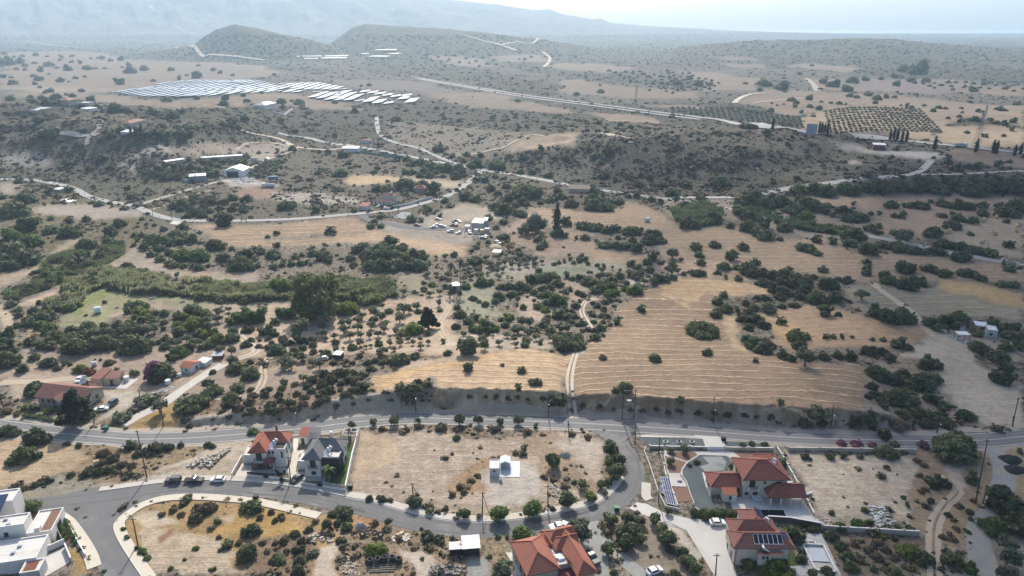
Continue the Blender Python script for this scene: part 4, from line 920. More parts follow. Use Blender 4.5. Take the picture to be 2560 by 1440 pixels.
T('B', 'g', '1500,610,130 810,600,130 1050,620,150 1180,640,110 1150,720,160 430,890,190 500,900,120 1390,1190,110 1120,1230,100 120,925,240 2440,1050,200 2530,1040,120 2260,620,100 2420,580,150')
T('B', 'y', '1920,600,80 1260,700,180 1370,765,110 1080,840,200 1730,1050,190 2000,860,60 2350,940,80 480,650,200 360,640,180 240,700,120')
T('B', 'o', '1960,330,50 2055,325,70 1880,500,65 1965,495,55 65,820,35 195,800,40 255,805,45 222,840,35 20,850,40 600,1060,190 570,1130,130 820,1090,100 860,1140,60 950,1120,70 1030,980,90 1100,980,80 1040,1050,100 1100,1110,100 1180,1030,90 1180,950,90 1220,920,80 1350,880,110 1410,930,100 1310,1010,90 1340,960,90 1460,990,90 1440,1040,90 1380,1090,80 1210,1110,60 1295,1110,70 1640,830,130 1690,860,70 1600,930,120 1560,1060,80 1610,1100,90 1770,810,90 1990,790,70 1500,1120,50 1200,1180,90 1500,1190,70 1590,1150,60 1600,1185,70 1680,1150,60 1730,1180,60 1800,1150,60 1805,1220,70 1880,1180,60 1260,1220,50 1310,1215,45 1540,1240,60 1420,1260,100 1405,1300,70 960,1250,80 1035,1240,40 500,1310,90 470,1350,110 430,1390,120 520,1400,110 620,1320,100 730,1370,90 800,1390,110 1635,680,70 1900,690,70 2000,680,60')
T('B', 'c', '830,1010,80 960,1180,90 1790,870,80 1880,1090,100 850,1290,130 380,1260,150 1600,1350,170 1500,1370,80 2035,1175,80 2075,1285,90 2280,1240,230 2290,1160,90 2290,1425,110 2170,830,80 2200,900,130 2290,970,110 2330,1040,100 2240,1090,60 2430,1130,90 2440,1200,100 2060,620,80 2120,660,120 2200,680,80 2360,380,140')
T('B', 'C', '1760,1320,130')
T('B', 's', '90,1060,140 1420,810,60 940,1390,90 1200,1320,90 1060,1370,80 1280,1390,100 1740,680,70 1840,650,100 2160,1030,120 2320,740,80 2395,770,50 2450,800,80 1210,1230,35 1645,615,30 1615,585,25 200,1160,60 320,1190,80 440,1180,100 500,1190,90 250,1400,80 100,1380,90 60,1420,90 1130,1390,80 1350,1370,90 1430,1390,80 1680,1390,60 900,1330,80')
T('B', 'o', '2080,500,90 2160,480,60 2290,480,60 2310,520,60 2240,545,60 2400,510,70 2480,490,45 2460,340,70 2490,390,80 2380,460,80 2290,440,60 2470,930,40 2400,910,30 2340,870,30')
T('B', 'k', '1885,930,170')
T('C', 'c', '285,20,90 445,55,70 1060,60,140 960,180,130 1050,190,100 1160,215,60 1250,210,110 780,230,110 830,280,110 800,310,100 360,115,70 400,210,90 460,210,90 280,260,55 310,205,40 580,335,65 940,480,55 985,465,55 1045,450,60 1100,430,60 1135,465,55 1195,455,50 1250,430,80 1280,475,55 1370,490,55 1440,500,70 1090,385,35 790,545,80 150,440,130')
T('C', 'C', '1250,100,150 1360,120,160 1470,290,150 1100,1285,260 2390,570,150 2420,1160,250 1990,245,130')
T('C', 'c', '1480,140,130 1560,130,120 1700,150,150 1780,150,130 1870,190,130 1950,190,130 1890,240,150 1730,240,90 1580,300,120 1660,310,110 1760,320,150')
T('C', 's', '1580,220,80 540,170,50 1280,100,80 1200,80,60 1160,900,100 1180,770,90 1230,790,80 1120,950,80 1150,1010,90 1300,960,70 1330,990,80 1380,900,90 1450,860,90 1500,840,90 1440,930,80 1470,1000,80 1430,1060,80 1500,1090,70 1340,1060,80 1280,1140,90 1350,1150,90 1180,1090,80 1120,1060,80 1560,840,70 1600,850,60 1540,900,60 1200,850,60 1330,870,80 1400,1000,80 560,780,60 1220,1150,70')
T('C', 'o', '460,390,50 500,420,60 600,390,90 560,430,60 680,410,60 650,440,70 740,440,70 750,475,60 820,455,50 590,490,70 520,490,60 450,460,70 390,480,60 370,540,80 430,530,60 320,510,60 300,480,70 275,575,40 395,610,50 475,600,35 520,620,40 590,655,30 350,500,60 670,480,60 200,590,60 110,605,60 40,620,60 160,545,50 45,540,50 1525,515,40 1410,540,70 1290,570,60 1600,545,50 1390,600,90 1470,590,90 1600,660,60 1660,680,80 1770,620,60 1880,610,60 1840,650,80 1780,690,70 2080,530,80 2110,560,50 2180,545,60 2120,375,110 1040,765,90')
T('C', 'c', '300,660,90 380,715,60 430,700,100 500,700,110 600,700,130 700,640,130 780,620,140 860,610,150 950,610,150 680,720,110 740,760,90 820,720,90 900,710,100 950,670,110 1070,590,100 1120,620,80 1200,610,100 810,790,100 880,780,120 1090,730,80 1010,690,90 1280,650,140 1330,680,120 1430,680,120 1350,740,120 1440,720,120 1520,700,110 1530,640,100 1600,600,100 1710,470,120 1700,580,100 1770,590,130 1810,560,100 1900,540,100 1870,460,105 1925,400,150 1780,510,80 1990,620,130 1940,660,120 2050,630,110 2120,500,140 2130,610,100 2235,580,60 2280,560,40 2550,570,50 2360,300,125 2210,430,50 2370,370,90 2420,400,70 2410,465,105 2530,280,90')
T('C', 'g', '1750,740,150 1650,730,80 1560,760,90 1500,770,120 980,860,190 270,1110,190 160,1140,110')
T('C', 'c', '390,800,130 140,820,80 190,855,50 350,850,80 250,880,80 510,780,100 580,820,70 600,770,60 675,805,35 740,840,45 570,885,60 780,900,110 860,870,100 1030,940,120 1000,980,150 870,1010,90 860,1045,100 410,1030,80 90,1050,120 20,1000,80 450,1090,100 830,1090,120 900,1150,120 660,1240,100 650,1290,90 800,1260,90 1050,1200,100 1180,1200,110 1200,1290,110 1350,1210,120 1410,1120,100 1230,1070,90 1430,1190,60 1570,1050,120 1810,930,110 1950,1415,130 2465,1365,95 2410,1110,90 2550,960,120 2550,845,60 1430,1410,90')
T('C', 'y', '630,915,75 850,935,90 490,1010,130 230,1050,90')
T('C', 'o', '475,905,35 325,910,40 75,920,25 150,1000,90 620,1050,100 700,1060,110 580,1120,120 760,1140,90 680,1170,100 540,1150,80 470,1180,80 540,1230,70 560,1280,60 760,1210,70 930,1210,100 1000,1110,110 1080,1120,90 330,1200,40 390,1260,80 250,1280,110 220,1230,90 90,1220,60 40,1170,60 1090,1000,80')
T('P', 'l', '1392,541,18'); T('C', 'u', '655,140,140 770,110,180'); T('C', 'e', '490,300,90')
# ---- right middle
T('t6', 'c', '425,75,90 510,80,60 650,45,75 590,90,120 530,160,60 385,115,60 440,150,50 890,95,60 1130,95,75 1150,200,120 1200,210,100 1080,300,120 1220,300,110 420,280,70 380,320,80 370,410,90 440,375,90 520,380,60 740,375,100 600,590,100 640,620,120 700,660,110 305,685,75 650,745,50 120,1027,80 830,1040,75 1090,1110,130 1040,1120,80 830,465,85 940,575,130 1000,570,80 960,640,100 1150,575,60 1200,572,50 1265,572,50 1335,573,33 1480,590,40 1555,593,50 1660,620,120 1740,650,70 1145,395,110 1500,400,120 1600,440,150 1690,400,100 1710,440,130 1565,140,90 1440,40,70 1440,85,65 1435,120,70 1885,85,100 1720,200,130 1820,180,110 1770,225,80 2450,90,80')
T('t6', 's', '620,130,120 700,120,130 780,140,130 850,130,120 940,160,120 1060,150,80 1000,190,130 1300,170,100 1240,165,60 900,200,130 820,190,130 780,230,120 850,260,120 700,190,110 950,280,110 1000,240,110 820,290,100 580,330,80 640,370,90 660,300,70 720,300,80 840,360,70 920,350,80 600,400,90 650,450,130 700,490,120 560,450,100 600,510,100 560,420,80 720,620,110 760,640,80 1240,415,60 1480,930,110 1500,990,100 1450,1000,70 1350,1170,110 1130,720,100 1230,710,100 1330,720,110 1450,680,120 1550,680,100 850,710,110 900,730,90 1600,720,100 1000,1190,100 1130,1190,80 1160,320,90')
T('t6', 'C', '265,535,180 1690,90,170 2000,130,130 1610,180,130 2150,130,110 2230,155,110 2400,200,90 2480,210,80')
T('t6', 'o', '1405,270,90 1000,720,130 265,485,60 1565,430,70')
T('t6', 'c', '1900,470,110 2000,460,130 2100,440,120 1960,510,100 2080,500,110 2130,480,80 2340,490,110 2440,500,80 2500,500,90 2450,560,100 2520,590,90 2520,640,90 2230,650,110 2370,710,140 2400,850,200 1890,765,140 1700,840,100 1500,830,130 1560,860,130 1640,880,120 1840,900,160 1750,910,120 1920,870,120 1700,1010,200 1600,1010,130 1560,1050,100 1900,1010,110 1980,1060,90 1960,1120,120 2130,1130,110 2180,1140,80 1900,1150,130 1800,1120,120 1700,1120,100 2000,1180,110 1870,1190,100 1450,1160,120')
T('t6', 'g', '2430,650,90 2240,560,60 2380,530,70'); T('t6', 'b', '1670,1200,130 1620,1180,80 1570,1150,70')
T('t9', 'c', '400,440,110 945,410,60 55,515,90 265,560,80 960,555,60 1345,592,50 1615,605,90 1895,580,45 1960,590,80 2090,580,60 2255,605,90 2380,610,70 2490,620,140 2540,600,90 2400,660,120 2480,670,100 2260,665,80 2045,665,45 2080,690,90 2130,710,70 2200,720,80 1905,800,130 2180,810,50 2435,720,55 2120,875,40 2450,890,90 1470,665,45 1530,665,50 1640,680,60 1700,665,50 1690,690,50 1455,765,90 1520,755,60 1500,795,60 1545,800,40')
T('t9', 'C', '1750,610,90 1830,615,110 2000,605,110 2130,620,130 1980,683,65 2050,755,130 1010,910,130 1090,950,70 1560,890,130 1650,905,130 1780,935,120 1930,940,130 1980,885,140 2100,905,110 2110,985,130 2200,930,120 2300,950,120')
T('t9', 'c', '620,570,150 560,590,130 700,600,130 750,560,110 820,590,130 900,610,110 950,650,130 1000,600,120 1050,620,110 1170,605,60 1140,640,100 1200,670,70 1240,640,80 1300,650,100 1300,700,90 1370,690,120 1430,700,80 540,650,130 600,690,110 700,740,130 600,760,120 650,790,110 720,820,120 470,750,70 860,760,110 180,740,130 350,700,110 825,845,50 1080,850,90 1200,860,90 1320,870,100 1340,820,150 1280,780,80 1400,840,80 225,900,90 245,960,60 365,885,85 565,905,85 475,970,110 1450,920,150')
T('t9', 'g', '1000,680,110 870,640,70'); T('t9', 'o', '60,950,80 120,990,35 1660,820,130 1720,820,90')
T('t9', 'c', '960,490,110 1060,490,100 1150,500,130 1280,480,110 1330,500,110 1440,490,110 1500,470,120 1580,480,120 1650,460,130 1700,480,110 1780,490,100 1860,440,110 1900,490,100 1960,500,110 2050,420,100 2100,460,120 2150,490,130 2210,510,130 2250,500,130 2300,460,110 2380,480,140 2460,450,110 2500,480,140 2200,410,80 1645,207,50 1915,268,35 2020,265,60 2020,300,60 2070,345,90 2150,330,60 2220,330,90 2380,305,60 2450,295,45 2400,345,50 1440,390,80 1800,412,70 2350,400,70')
T('t9', 'l', '1100,52,22 1120,50,22 1140,50,22 1160,54,22 1605,95,24 1630,95,24 1655,100,24 1690,108,24 1720,112,24 1920,150,32 2215,170,30 2335,185,26 2360,185,26 2490,205,24 2530,200,24 770,28,22')
T('t8', 'c', '60,305,50 240,370,50 30,250,70 20,380,80 470,280,60 520,310,80 580,300,90 640,330,110 700,340,90 760,345,100 840,355,100 470,370,60 520,370,60 600,360,70 680,370,50 570,395,60 640,395,70 735,400,40 340,433,35 260,490,80 340,500,100 470,460,150 590,445,60 660,500,110 460,510,80 880,290,50 1000,250,60 850,270,35 700,205,90 750,240,40 800,255,50 960,315,100 1105,400,55 1035,425,70 1075,485,75 1120,520,60 1185,468,70 1285,468,65 960,560,90 745,575,60 830,500,40 900,540,110 1425,585,55 1490,570,60 1550,500,90 1570,540,80 1800,510,80 1800,560,120 1860,590,130 1800,610,120 1880,620,110 1920,580,70 1990,580,70 2050,540,50 2110,535,80 2215,560,60 2440,600,80 100,640,55 630,635,55 600,650,50 285,685,55 240,720,60 290,750,55 210,750,50 505,705,80 580,710,55 710,680,50 1055,695,60 1090,620,80 1150,640,110 1210,640,80 1240,600,80 1260,660,70 1300,670,80 1160,725,60')
T('t8', 'C', '1320,530,190 1110,335,120'); T('t8', 's', '820,400,110 1200,560,100 1300,585,110 1640,600,110')
T('t8', 'c', '1430,200,60 1385,230,40 1300,265,70 1480,390,75 1280,370,60 1370,370,60 1530,270,50 1600,265,60 1800,260,60 1855,300,50 1880,390,80 1960,420,60 2120,455,80 2200,400,60 2300,460,70 2360,510,80 2470,470,70 1910,215,90 900,245,50 850,460,24')
T('t7', 'c', '135,435,65 25,550,50 190,560,130 100,640,180 350,510,85 415,540,60 490,500,70 700,598,65 935,545,70 1040,430,60 910,485,60 1240,610,90 1300,600,100 1390,650,110 1380,560,80 1510,560,60 1660,550,80 1750,560,90 2250,635,90 1740,640,70 2520,645,50 760,90,70 800,110,80 870,75,80 990,80,80 1050,100,80 1100,90,80 1180,110,90 1320,110,110 1350,60,70 1400,60,60 1190,150,50 720,265,90 550,170,60 2260,375,55 2430,380,90 2380,388,60 2480,305,40 2435,250,90 2335,230,50 2270,230,40 2080,205,70 1975,215,50 1840,233,35 480,305,70 640,345,60 1640,30,60 1690,50,60 1590,25,60 790,330,50')
T('t7', 'C', '2045,612,140 380,100,150 850,735,100'); T('t7', 'l', '935,75,20 965,75,20 1010,60,20')
FILL('t7', 'cs', '1030,350 1200,320 1350,330 1500,350 1580,380 1330,440 1280,430 1040,400', 52, 60, 90, 3)
FILL('t7', 'c', '1400,285 1560,270 1660,240 1740,230 1770,290 1740,310 1600,330 1450,320', 44, 50, 75, 4)
FILL('t7', 'c', '1790,310 1950,290 2050,280 2010,330 1900,400 1780,410', 30, 30, 40, 5)
FILL('t7', 's', '1220,590 1450,560 1700,600 1780,640 1500,690 1300,690', 60, 60, 90, 6)
T('t4', 'c', '245,720,80 350,755,110 460,762,60 60,740,150 160,800,100 960,830,75 250,945,140 1660,750,110 1680,800,120 1690,935,100 1640,1005,105 1780,840,120 2020,900,75 250,1080,90')
T('t4', 'C', '1480,895,90 1510,960,150 1370,1060,210'); T('t4', 'y', '575,800,90 180,1080,60'); T('t4', 'r', '635,820,80')
T('t4', 'o', '1140,1070,110 2160,860,65 2255,850,50'); T('t4', 'k', '560,1060,190'); T('t4', 'g', '550,1125,150 520,1080,100 350,1100,70 420,1080,60')
T('t4', 'w', '850,1150,150 1050,1030,160'); T('t4', 's', '930,1110,90 1100,1000,90 775,760,80 830,805,45 1240,845,60 1515,825,60 1780,950,60 1880,960,60 500,770,50 410,800,70 715,740,30 675,738,25')
T('t4', 'z', '125,1115,50 195,1120,50 280,1140,55 325,1145,45 420,1155,50'); T('t4', 'b', '40,1110,90 1350,1205,60 60,1050,50')
FILL('t4', 'sssb', '1600,1030 1850,960 2200,860 2400,830 2560,800 2560,980 2300,1060 2000,1110 1650,1110', 72, 60, 110, 7)
FILL('t4', 'ssb', '1900,560 2250,620 2250,700 1950,700 1700,620', 66, 50, 90, 8)
T('t5', 'c', '910,790,95 1290,810,75 1270,935,80 430,935,90 520,950,110 620,910,75 1550,1010,110 1560,1050,90 2030,950,110 1960,955,60 160,935,100'); T('t5', 's', '1155,775,45 560,900,80 100,950,80 60,880,100 150,850,100 220,800,80 20,830,100 1500,1060,60'); T('t5', 'C', '1390,897,85')
FILL('t5', 'bsb', '1720,1060 2560,1100 2560,1120 1720,1080', 70, 40, 70, 9); FILL('t5', 'bss', '900,985 1450,1010 1450,1025 900,1000', 60, 40, 70, 10); FILL('t6', 'sb', '0,1095 1000,1150 1000,1165 0,1112', 80, 40, 80, 11)
FILL('t4', 'bsb', '1500,1150 2400,1050 2400,1070 1500,1175', 70, 40, 80, 12); FILL('t5', 'bs', '20,990 380,960 600,1000 500,1010 100,1060', 90, 40, 60, 13)
FILL('A', 'ccsg', '700,960 800,870 940,740 1100,640 1250,740 1700,780 2150,840 2560,850 2560,780 2200,740 1800,700 1400,640 1100,570 900,600 700,700 520,860', 85, 70, 150, 21); FILL('A', 'scgs', '60,760 300,660 380,560 520,440 760,380 1000,330 1200,350 1000,500 700,620 400,740 100,840', 80, 60, 140, 22)
# ---- far band: trees dotted over the fields
T('ta', 'f', '120,490,35 290,500,60 280,560,60 405,480,30 485,490,70 620,485,60 680,485,30 745,485,30 240,540,40 540,555,35 603,543,30 855,580,90 435,570,60 490,580,20 350,525,25 180,495,30 95,590,60 250,595,40 25,545,45 80,550,30 580,645,45 520,680,50 350,645,60 475,672,30 285,620,30 870,478,25 920,465,50 1220,495,50 1275,558,45 1330,535,30 1410,465,30 1520,497,40 1565,515,40 1655,535,30 1950,530,30 1400,540,80 1030,490,60 930,505,80 50,440,110 140,440,70 180,465,40 350,460,60 700,410,30 780,420,25 860,420,50 440,405,30 1090,572,35 1185,715,60 1400,700,40 1605,700,70 1730,680,40 1755,720,45 1595,740,70 2000,725,60 2075,715,30 2150,760,50 2380,725,45 240,720,40 75,700,60 320,660,30 220,690,40 1230,820,90 1145,815,35 2520,790,60 2190,800,40 2390,800,30 2130,730,70 1860,660,35')
T('ta', 'c', '560,760,60 650,710,70 330,740,90 420,740,90 400,700,100 470,720,60 300,700,60 700,760,60 830,780,110 540,800,60 900,780,60 340,830,80 280,850,90 75,810,50 175,830,50 1090,790,90 1300,790,60 2010,760,50 2380,960,60 2000,860,60 2100,930,60 1640,870,90 1740,850,80')
T('tb', 'f', '1265,717,42 1315,420,30 1275,420,20 1360,405,25 205,605,35 150,612,25 400,850,60 410,770,35 110,790,60 45,835,30 240,825,35 292,830,35 690,768,40 905,757,22 825,735,25 735,700,15 940,690,12 1680,670,40 1850,605,25 1855,650,50 2200,640,25 2365,660,25 2280,630,20 2320,650,20 1595,773,18 1100,820,30 1275,905,40 845,860,40 560,805,40 2100,720,25')
T('tb', 'f', ' '.join('%d,%d,%d' % (560 + (i * 97) % 560, 380 + (i * 53) % 95, 18 + (i * 7) % 12) for i in range(26)))
T('tc', 'f', '965,525,35 1050,465,30 580,592,35 655,598,25 1340,575,75 835,620,100 950,640,20 1200,600,90 1580,690,45 1640,690,35 1850,750,35 1760,760,35 1725,750,40 1685,750,22 1950,765,40 2000,770,35 1910,787,40 2115,768,30 2118,800,25 2100,828,35 2020,838,35 1117,723,28 1185,730,35 1245,735,40 1290,740,25 905,710,50 940,730,40 930,755,40 1030,700,60 1035,755,45 760,785,45 735,790,30 765,735,20 975,795,40 595,785,30 850,740,20 805,748,20 1060,825,35 1100,770,50 1130,580,70 1300,630,90 1320,680,45 1370,690,40 1450,670,60 1500,730,40 1510,700,60 1660,655,25 1920,625,25 2050,635,35 2140,615,30 2200,640,60 2440,620,30 2485,645,30 700,595,80 740,600,60 680,640,40 250,600,60 320,600,40 90,590,60 180,560,50 30,520,30 1750,570,60 1860,575,60 1640,545,60 1690,550,30 860,650,30 1430,560,60 1540,560,40 1800,500,150 1700,495,80 1650,600,60 2260,795,35 2130,855,20 2150,940,40 2210,850,60 2280,965,50 2320,850,40 2360,870,50 2420,880,60 2480,860,60 2100,860,40 2230,790,40 2410,780,50 2500,740,40 2380,770,60 2470,920,50 2415,965,35 730,935,70 600,900,60 650,905,50 560,895,50 730,965,40 910,970,40 340,915,30 400,960,40')
FILL('tb', 'f', '1880,490 2560,560 2560,640 2300,630 2000,560', 42, 20, 34, 14); FILL('ta', 'f', '0,370 700,400 800,430 400,460 0,430', 60, 25, 45, 15)
FILL('tc', 'f', '0,500 200,520 420,600 300,640 0,640', 34, 18, 32, 16); FILL('tc', 'f', '1750,570 2560,590 2560,640 1800,610', 50, 20, 40, 17)
FILL('tb', 'f', '1450,800 2560,960 2560,1000 1300,900 1000,830', 62, 24, 44, 18)
# olive grove beside the motorway: short curved rows
GROVE = []
for k in range(24):     # western block
    bx = 60 + k * 39
    for j in range(8):
        yy = 766 + max(0, k - 11) * 6 + j * 13
        if yy < 790 + bx * .125: T('tc', 'O', '%d,%d,26' % (bx + j * 5 + random.randint(-3, 3), yy + random.randint(-2, 2)))
for k in range(23):
    bx = 1150 + k * 30
    for j in range(11):
        yy = 790 - 40 * math.sin(min(k, 11) / 11 * 1.6) + k * 1.2 + j * 16
        if yy < 950 + k * 1: T('tc', 'O', '%d,%d,24' % (bx + j * (4 + k * .55) + random.randint(-3, 3), yy + random.randint(-2, 2)))
KIND['O'] = ('o', 'dome', 'grove_tree', 'tree', 'small grove tree')

GROUPS = dict(c='dense dark evergreen trees', C='low thickets', n='small round trees', o='olive trees', g='leafy green trees', G='garden trees', y='light green trees', b='dry shrubs', s='grey green shrubs',
              p='purple flowering shrubs', w='white oleanders', t='very large trees', k='tall conifers', l='cypress trees', f='distant trees dotted over the fields', z='clipped bushes along the garden wall', u='tall loose trees', O='grove trees beside the motorway')
PLANTS = []   # placed plants, for labels
def place_all():
    bykind = {}
    seen = []
    for t in TREES: bykind.setdefault(KIND[t[3]][2], []).append(t)
    stuff = []
    U = []
    for name, lst in bykind.items():
        lst.sort(key=lambda t: -t[2])
        U += [(t, i >= 290) for i, t in enumerate(lst)]
    # ground contact: the crown centre is seen above it
    up = {'dome': .30, 'knoll': .3, 'flat': .16, 'round': .62, 'olive': .70, 'tall': .45, 'pine': 1.05, 'spire': 3.0, 'bush': .18}
    uu = np.array([t[0] for t, _ in U]); vv = np.array([t[1] + up[KIND[t[3]][1]] * t[2] * .5 * 1.35 for t, _ in U])
    P = G(uu, vv)
    for (t, extra), p in zip(U, P):
        if np.isnan(p[0]): continue
        lk, shape, name, cat, what = KIND[t[3]]; wpx = t[2]; k = float(ppm(p)); rad = wpx / k / 2 * (1.25 if shape == 'flat' else .98 if shape == 'bush' else 1.16)
        r = random.Random(int(t[0] * 7 + t[1] * 13)); big = wpx > 26; shape = 'knoll' if shape == 'dome' and wpx > 14 and r.random() < .4 else shape
        n = (1500 if shape in ('tall',) or wpx > 60 else 1000 if wpx > 38 else 650) if wpx > 26 else (280 if wpx > 14 else 110)
        if shape == 'tall' and wpx > 60: n = 4200
        if shape == 'pine': n = 2600
        sc = (rad * r.uniform(.92, 1.08), rad * r.uniform(.92, 1.08), rad * r.uniform(.85, 1.12) * (.8 if shape == 'spire' else .86 if shape in ('dome', 'knoll') else 1) * (1.1 if shape == 'tall' else 1))
        if extra: stuff.append((p, sc, lk, shape, r.uniform(0, 6.28))); continue
        crown_me, trunk_me = proto_meshes(shape, n, 1 + int(r.random() * (4 if n > 300 else 3)), lk, not big)
        loc = (p[0], p[1], p[2] - .05); rz = r.uniform(0, 6.28)
        if trunk_me is None:
            o = link(name, crown_me, None, loc, (0, 0, rz), sc)
        else:
            o = empty(name, loc, rz); o.scale = sc
            link('crown', crown_me, o); link('trunk', trunk_me, o)
        o['category'] = cat; PLANTS.append((o, t, p, what, t[3]))
    if stuff:
        Vs = []; Fs = []; off = 0; mi = []
        lks = sorted({s[2] for s in stuff})
        for p, sc, lk, shape, rz in stuff:
            V, F, _ = get_proto(shape, 90 if shape != 'bush' else 60, 2); c, s = math.cos(rz), math.sin(rz)
            Vr = V * sc; Vr = np.stack([Vr[:, 0] * c - Vr[:, 1] * s, Vr[:, 0] * s + Vr[:, 1] * c, Vr[:, 2]], -1) + p
            Vs.append(Vr); Fs.append(F + off); off += len(V); mi += [lks.index(lk)] * len(F)
        me = npmesh('vegetation', np.concatenate(Vs), np.concatenate(Fs), [LEAF[q] for q in lks], mi)
        o = link('vegetation', me); tag(o, 'smaller trees and shrubs scattered between the larger ones', 'vegetation', kind='stuff')
place_all()

# ---- scrub that nobody could count, as ONE object
def _lookup():
    me = bpy.data.objects['terrain'].data; n = len(me.vertices); co = np.empty(n * 3, np.float32); me.vertices.foreach_get('co', co); co = co.reshape(-1, 3)
    sc = np.empty(n, np.float32); me.attributes['scrub'].data.foreach_get('value', sc)
    ys = co[:, 1]; nc = int(np.argmax(np.diff(ys) != 0)) + 1; rows = ys[::nc]; t = co[:nc, 0] / co[0, 0]
    return rows, nc, co, sc
def scrub_stuff():
    rows, nc, co, sc = _lookup(); r = np.random.default_rng(5)
    n = 210000; u = r.uniform(-700, 3260, n); v = 88 + (1900 - 88) * r.uniform(0, 1, n) ** 1.15
    P = G(u, v); ok = ~np.isnan(P[:, 0]); P = P[ok]
    ri = np.clip(np.searchsorted(rows, P[:, 1]), 0, len(rows) - 1)
    base = co.reshape(-1, nc, 3); x0 = base[ri, 0, 0]; fr = P[:, 0] / x0   # fan position along the row
    ref = base[0, :, 0] / base[0, 0, 0]; ci = np.clip(nc - 1 - np.searchsorted(ref[::-1], fr), 0, nc - 1)
    s = sc[ri * nc + ci]
    dens = np.clip((s - .28) * 1.75, 0, 1) * np.clip(sst(.36, .6, fbm(P[:, 0] / 14, P[:, 1] / 14, 51, 3)) * 1.5 + .08, 0, 1)
    road = np.full(len(P), 99.)
    for path, hw in ((main, 6.), (village, 5.8), (BR, 5.2), (s5, 3.), (s6, 3.4)) + tuple(TRK):
        for i in range(0, len(path), 2): road = np.minimum(road, np.hypot(P[:, 0] - path[i, 0], P[:, 1] - path[i, 1]) - hw + 1.5)
    m = (r.random(len(P)) < dens * np.where(P[:, 1] > 470, 1.5, .34)) & (road > 0) & (P[:, 2] < 200)
    for Q in KEEPOUT: m &= ~inpoly(P[:, 0], P[:, 1], Q)
    P = P[m]; n = len(P)
    rad = np.exp(r.normal(-.62, .5, n)) * (1 + P[:, 1] / 700.); rad = np.clip(rad * np.where(P[:, 1] < 330, .78, 1), .2, 5)
    base_, FF, _ = get_proto('bush', 26, 1); 
    # a light clump: 30 leaf cards over a low core
    rr = np.random.default_rng(3); protos = []
    for q in range(5):
        D = sphere_dirs(30, rr, .0); V1, F1 = cards(D * rr.uniform(.6, 1.05, (30, 1)) * [1, 1, .75], D, .42, rr); I, IF = ICO[1]
        V2 = I * .72 * (1 + .3 * (rr.random((len(I), 1)) - .5)) * [1, 1, .7]; protos.append((np.concatenate([V1, V2]), np.concatenate([F1, IF + len(V1)])))
    nv = len(protos[0][0]); nf = len(protos[0][1]); near = P[:, 1] < 520
    Vs = np.empty((n, nv, 3), np.float32); Fs = np.empty((n, nf, 3), np.int32); pk = r.integers(0, 5, n)
    rz = r.uniform(0, 6.28, n); c, s_ = np.cos(rz), np.sin(rz)
    for q in range(5):
        k = np.where(pk == q)[0]; V = protos[q][0]; X = V[None] * rad[k, None, None]
        Vs[k, :, 0] = X[..., 0] * c[k, None] - X[..., 1] * s_[k, None] + P[k, 0:1]; Vs[k, :, 1] = X[..., 0] * s_[k, None] + X[..., 1] * c[k, None] + P[k, 1:2]
        Vs[k, :, 2] = X[..., 2] * r.uniform(.7, 1.1, len(k))[:, None] + P[k, 2:3]; Fs[k] = protos[q][1][None] + (k * nv)[:, None, None]
    pal = np.array([(.105, .085, .062), (.075, .072, .045), (.045, .055, .028), (.15, .115, .07), (.21, .14, .065), (.10, .10, .07), (.055, .06, .035)])
    w = np.array([.2, .22, .2, .12, .06, .1, .1]); tint = pal[r.choice(len(pal), n, p=w / w.sum())] * r.uniform(.8, 1.2, (n, 1))
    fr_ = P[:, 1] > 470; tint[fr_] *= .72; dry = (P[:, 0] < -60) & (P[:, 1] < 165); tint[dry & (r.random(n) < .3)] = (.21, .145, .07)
    m_, t, b = _nodes('scrub'); a = N(t, 'ShaderNodeAttribute', attribute_name='tint'); g = N(t, 'ShaderNodeNewGeometry')
    v_ = N(t, 'ShaderNodeVectorMath', operation='SCALE'); t.links.new(a.outputs['Color'], v_.inputs[0]); t.links.new(math_(t, 'ADD', math_(t, 'MULTIPLY', g.outputs['Random Per Island'], .6), .7), v_.inputs[3])
    t.links.new(v_.outputs[0], b.inputs['Base Color']); b.inputs['Roughness'].default_value = .8
    me = npmesh('scrub', Vs.reshape(-1, 3), Fs.reshape(-1, 3), m_)
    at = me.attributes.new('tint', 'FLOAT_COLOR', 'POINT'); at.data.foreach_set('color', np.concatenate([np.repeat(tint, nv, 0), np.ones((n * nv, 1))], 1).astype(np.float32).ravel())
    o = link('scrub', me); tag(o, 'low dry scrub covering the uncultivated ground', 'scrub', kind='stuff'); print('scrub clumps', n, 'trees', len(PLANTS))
KEEPOUT = []
def keep(tile, s): KEEPOUT.append([tuple(p[:2]) for p in GP(tp(tile, s))])
keep('t1', '1600,460 1730,250 2560,60 2560,570 2300,520'); keep('h3', '0,40 700,40 1900,180 2500,1260 2500,1330 1300,1440 700,1440 300,1440 0,1150 0,960 60,250'); keep('h2', '0,130 640,430 1300,1130 1300,1440 0,1440')
keep('t3', '160,740 470,745 520,800 450,870 440,930 600,1300 430,1300 340,1138 140,815'); keep('h6', '230,380 1150,430 1260,620 1100,700 240,600'); keep('h4', '1050,170 2450,500 2450,914 1050,914'); keep('h5', '480,180 1560,700 2300,1152 480,1152')
keep('t2', '2055,655 2310,690 2560,750 2560,930 2280,745'); keep('h7' if 'h7' in TILES else 't2', '1050,280 1290,280 1290,440 1050,440')
scrub_stuff()
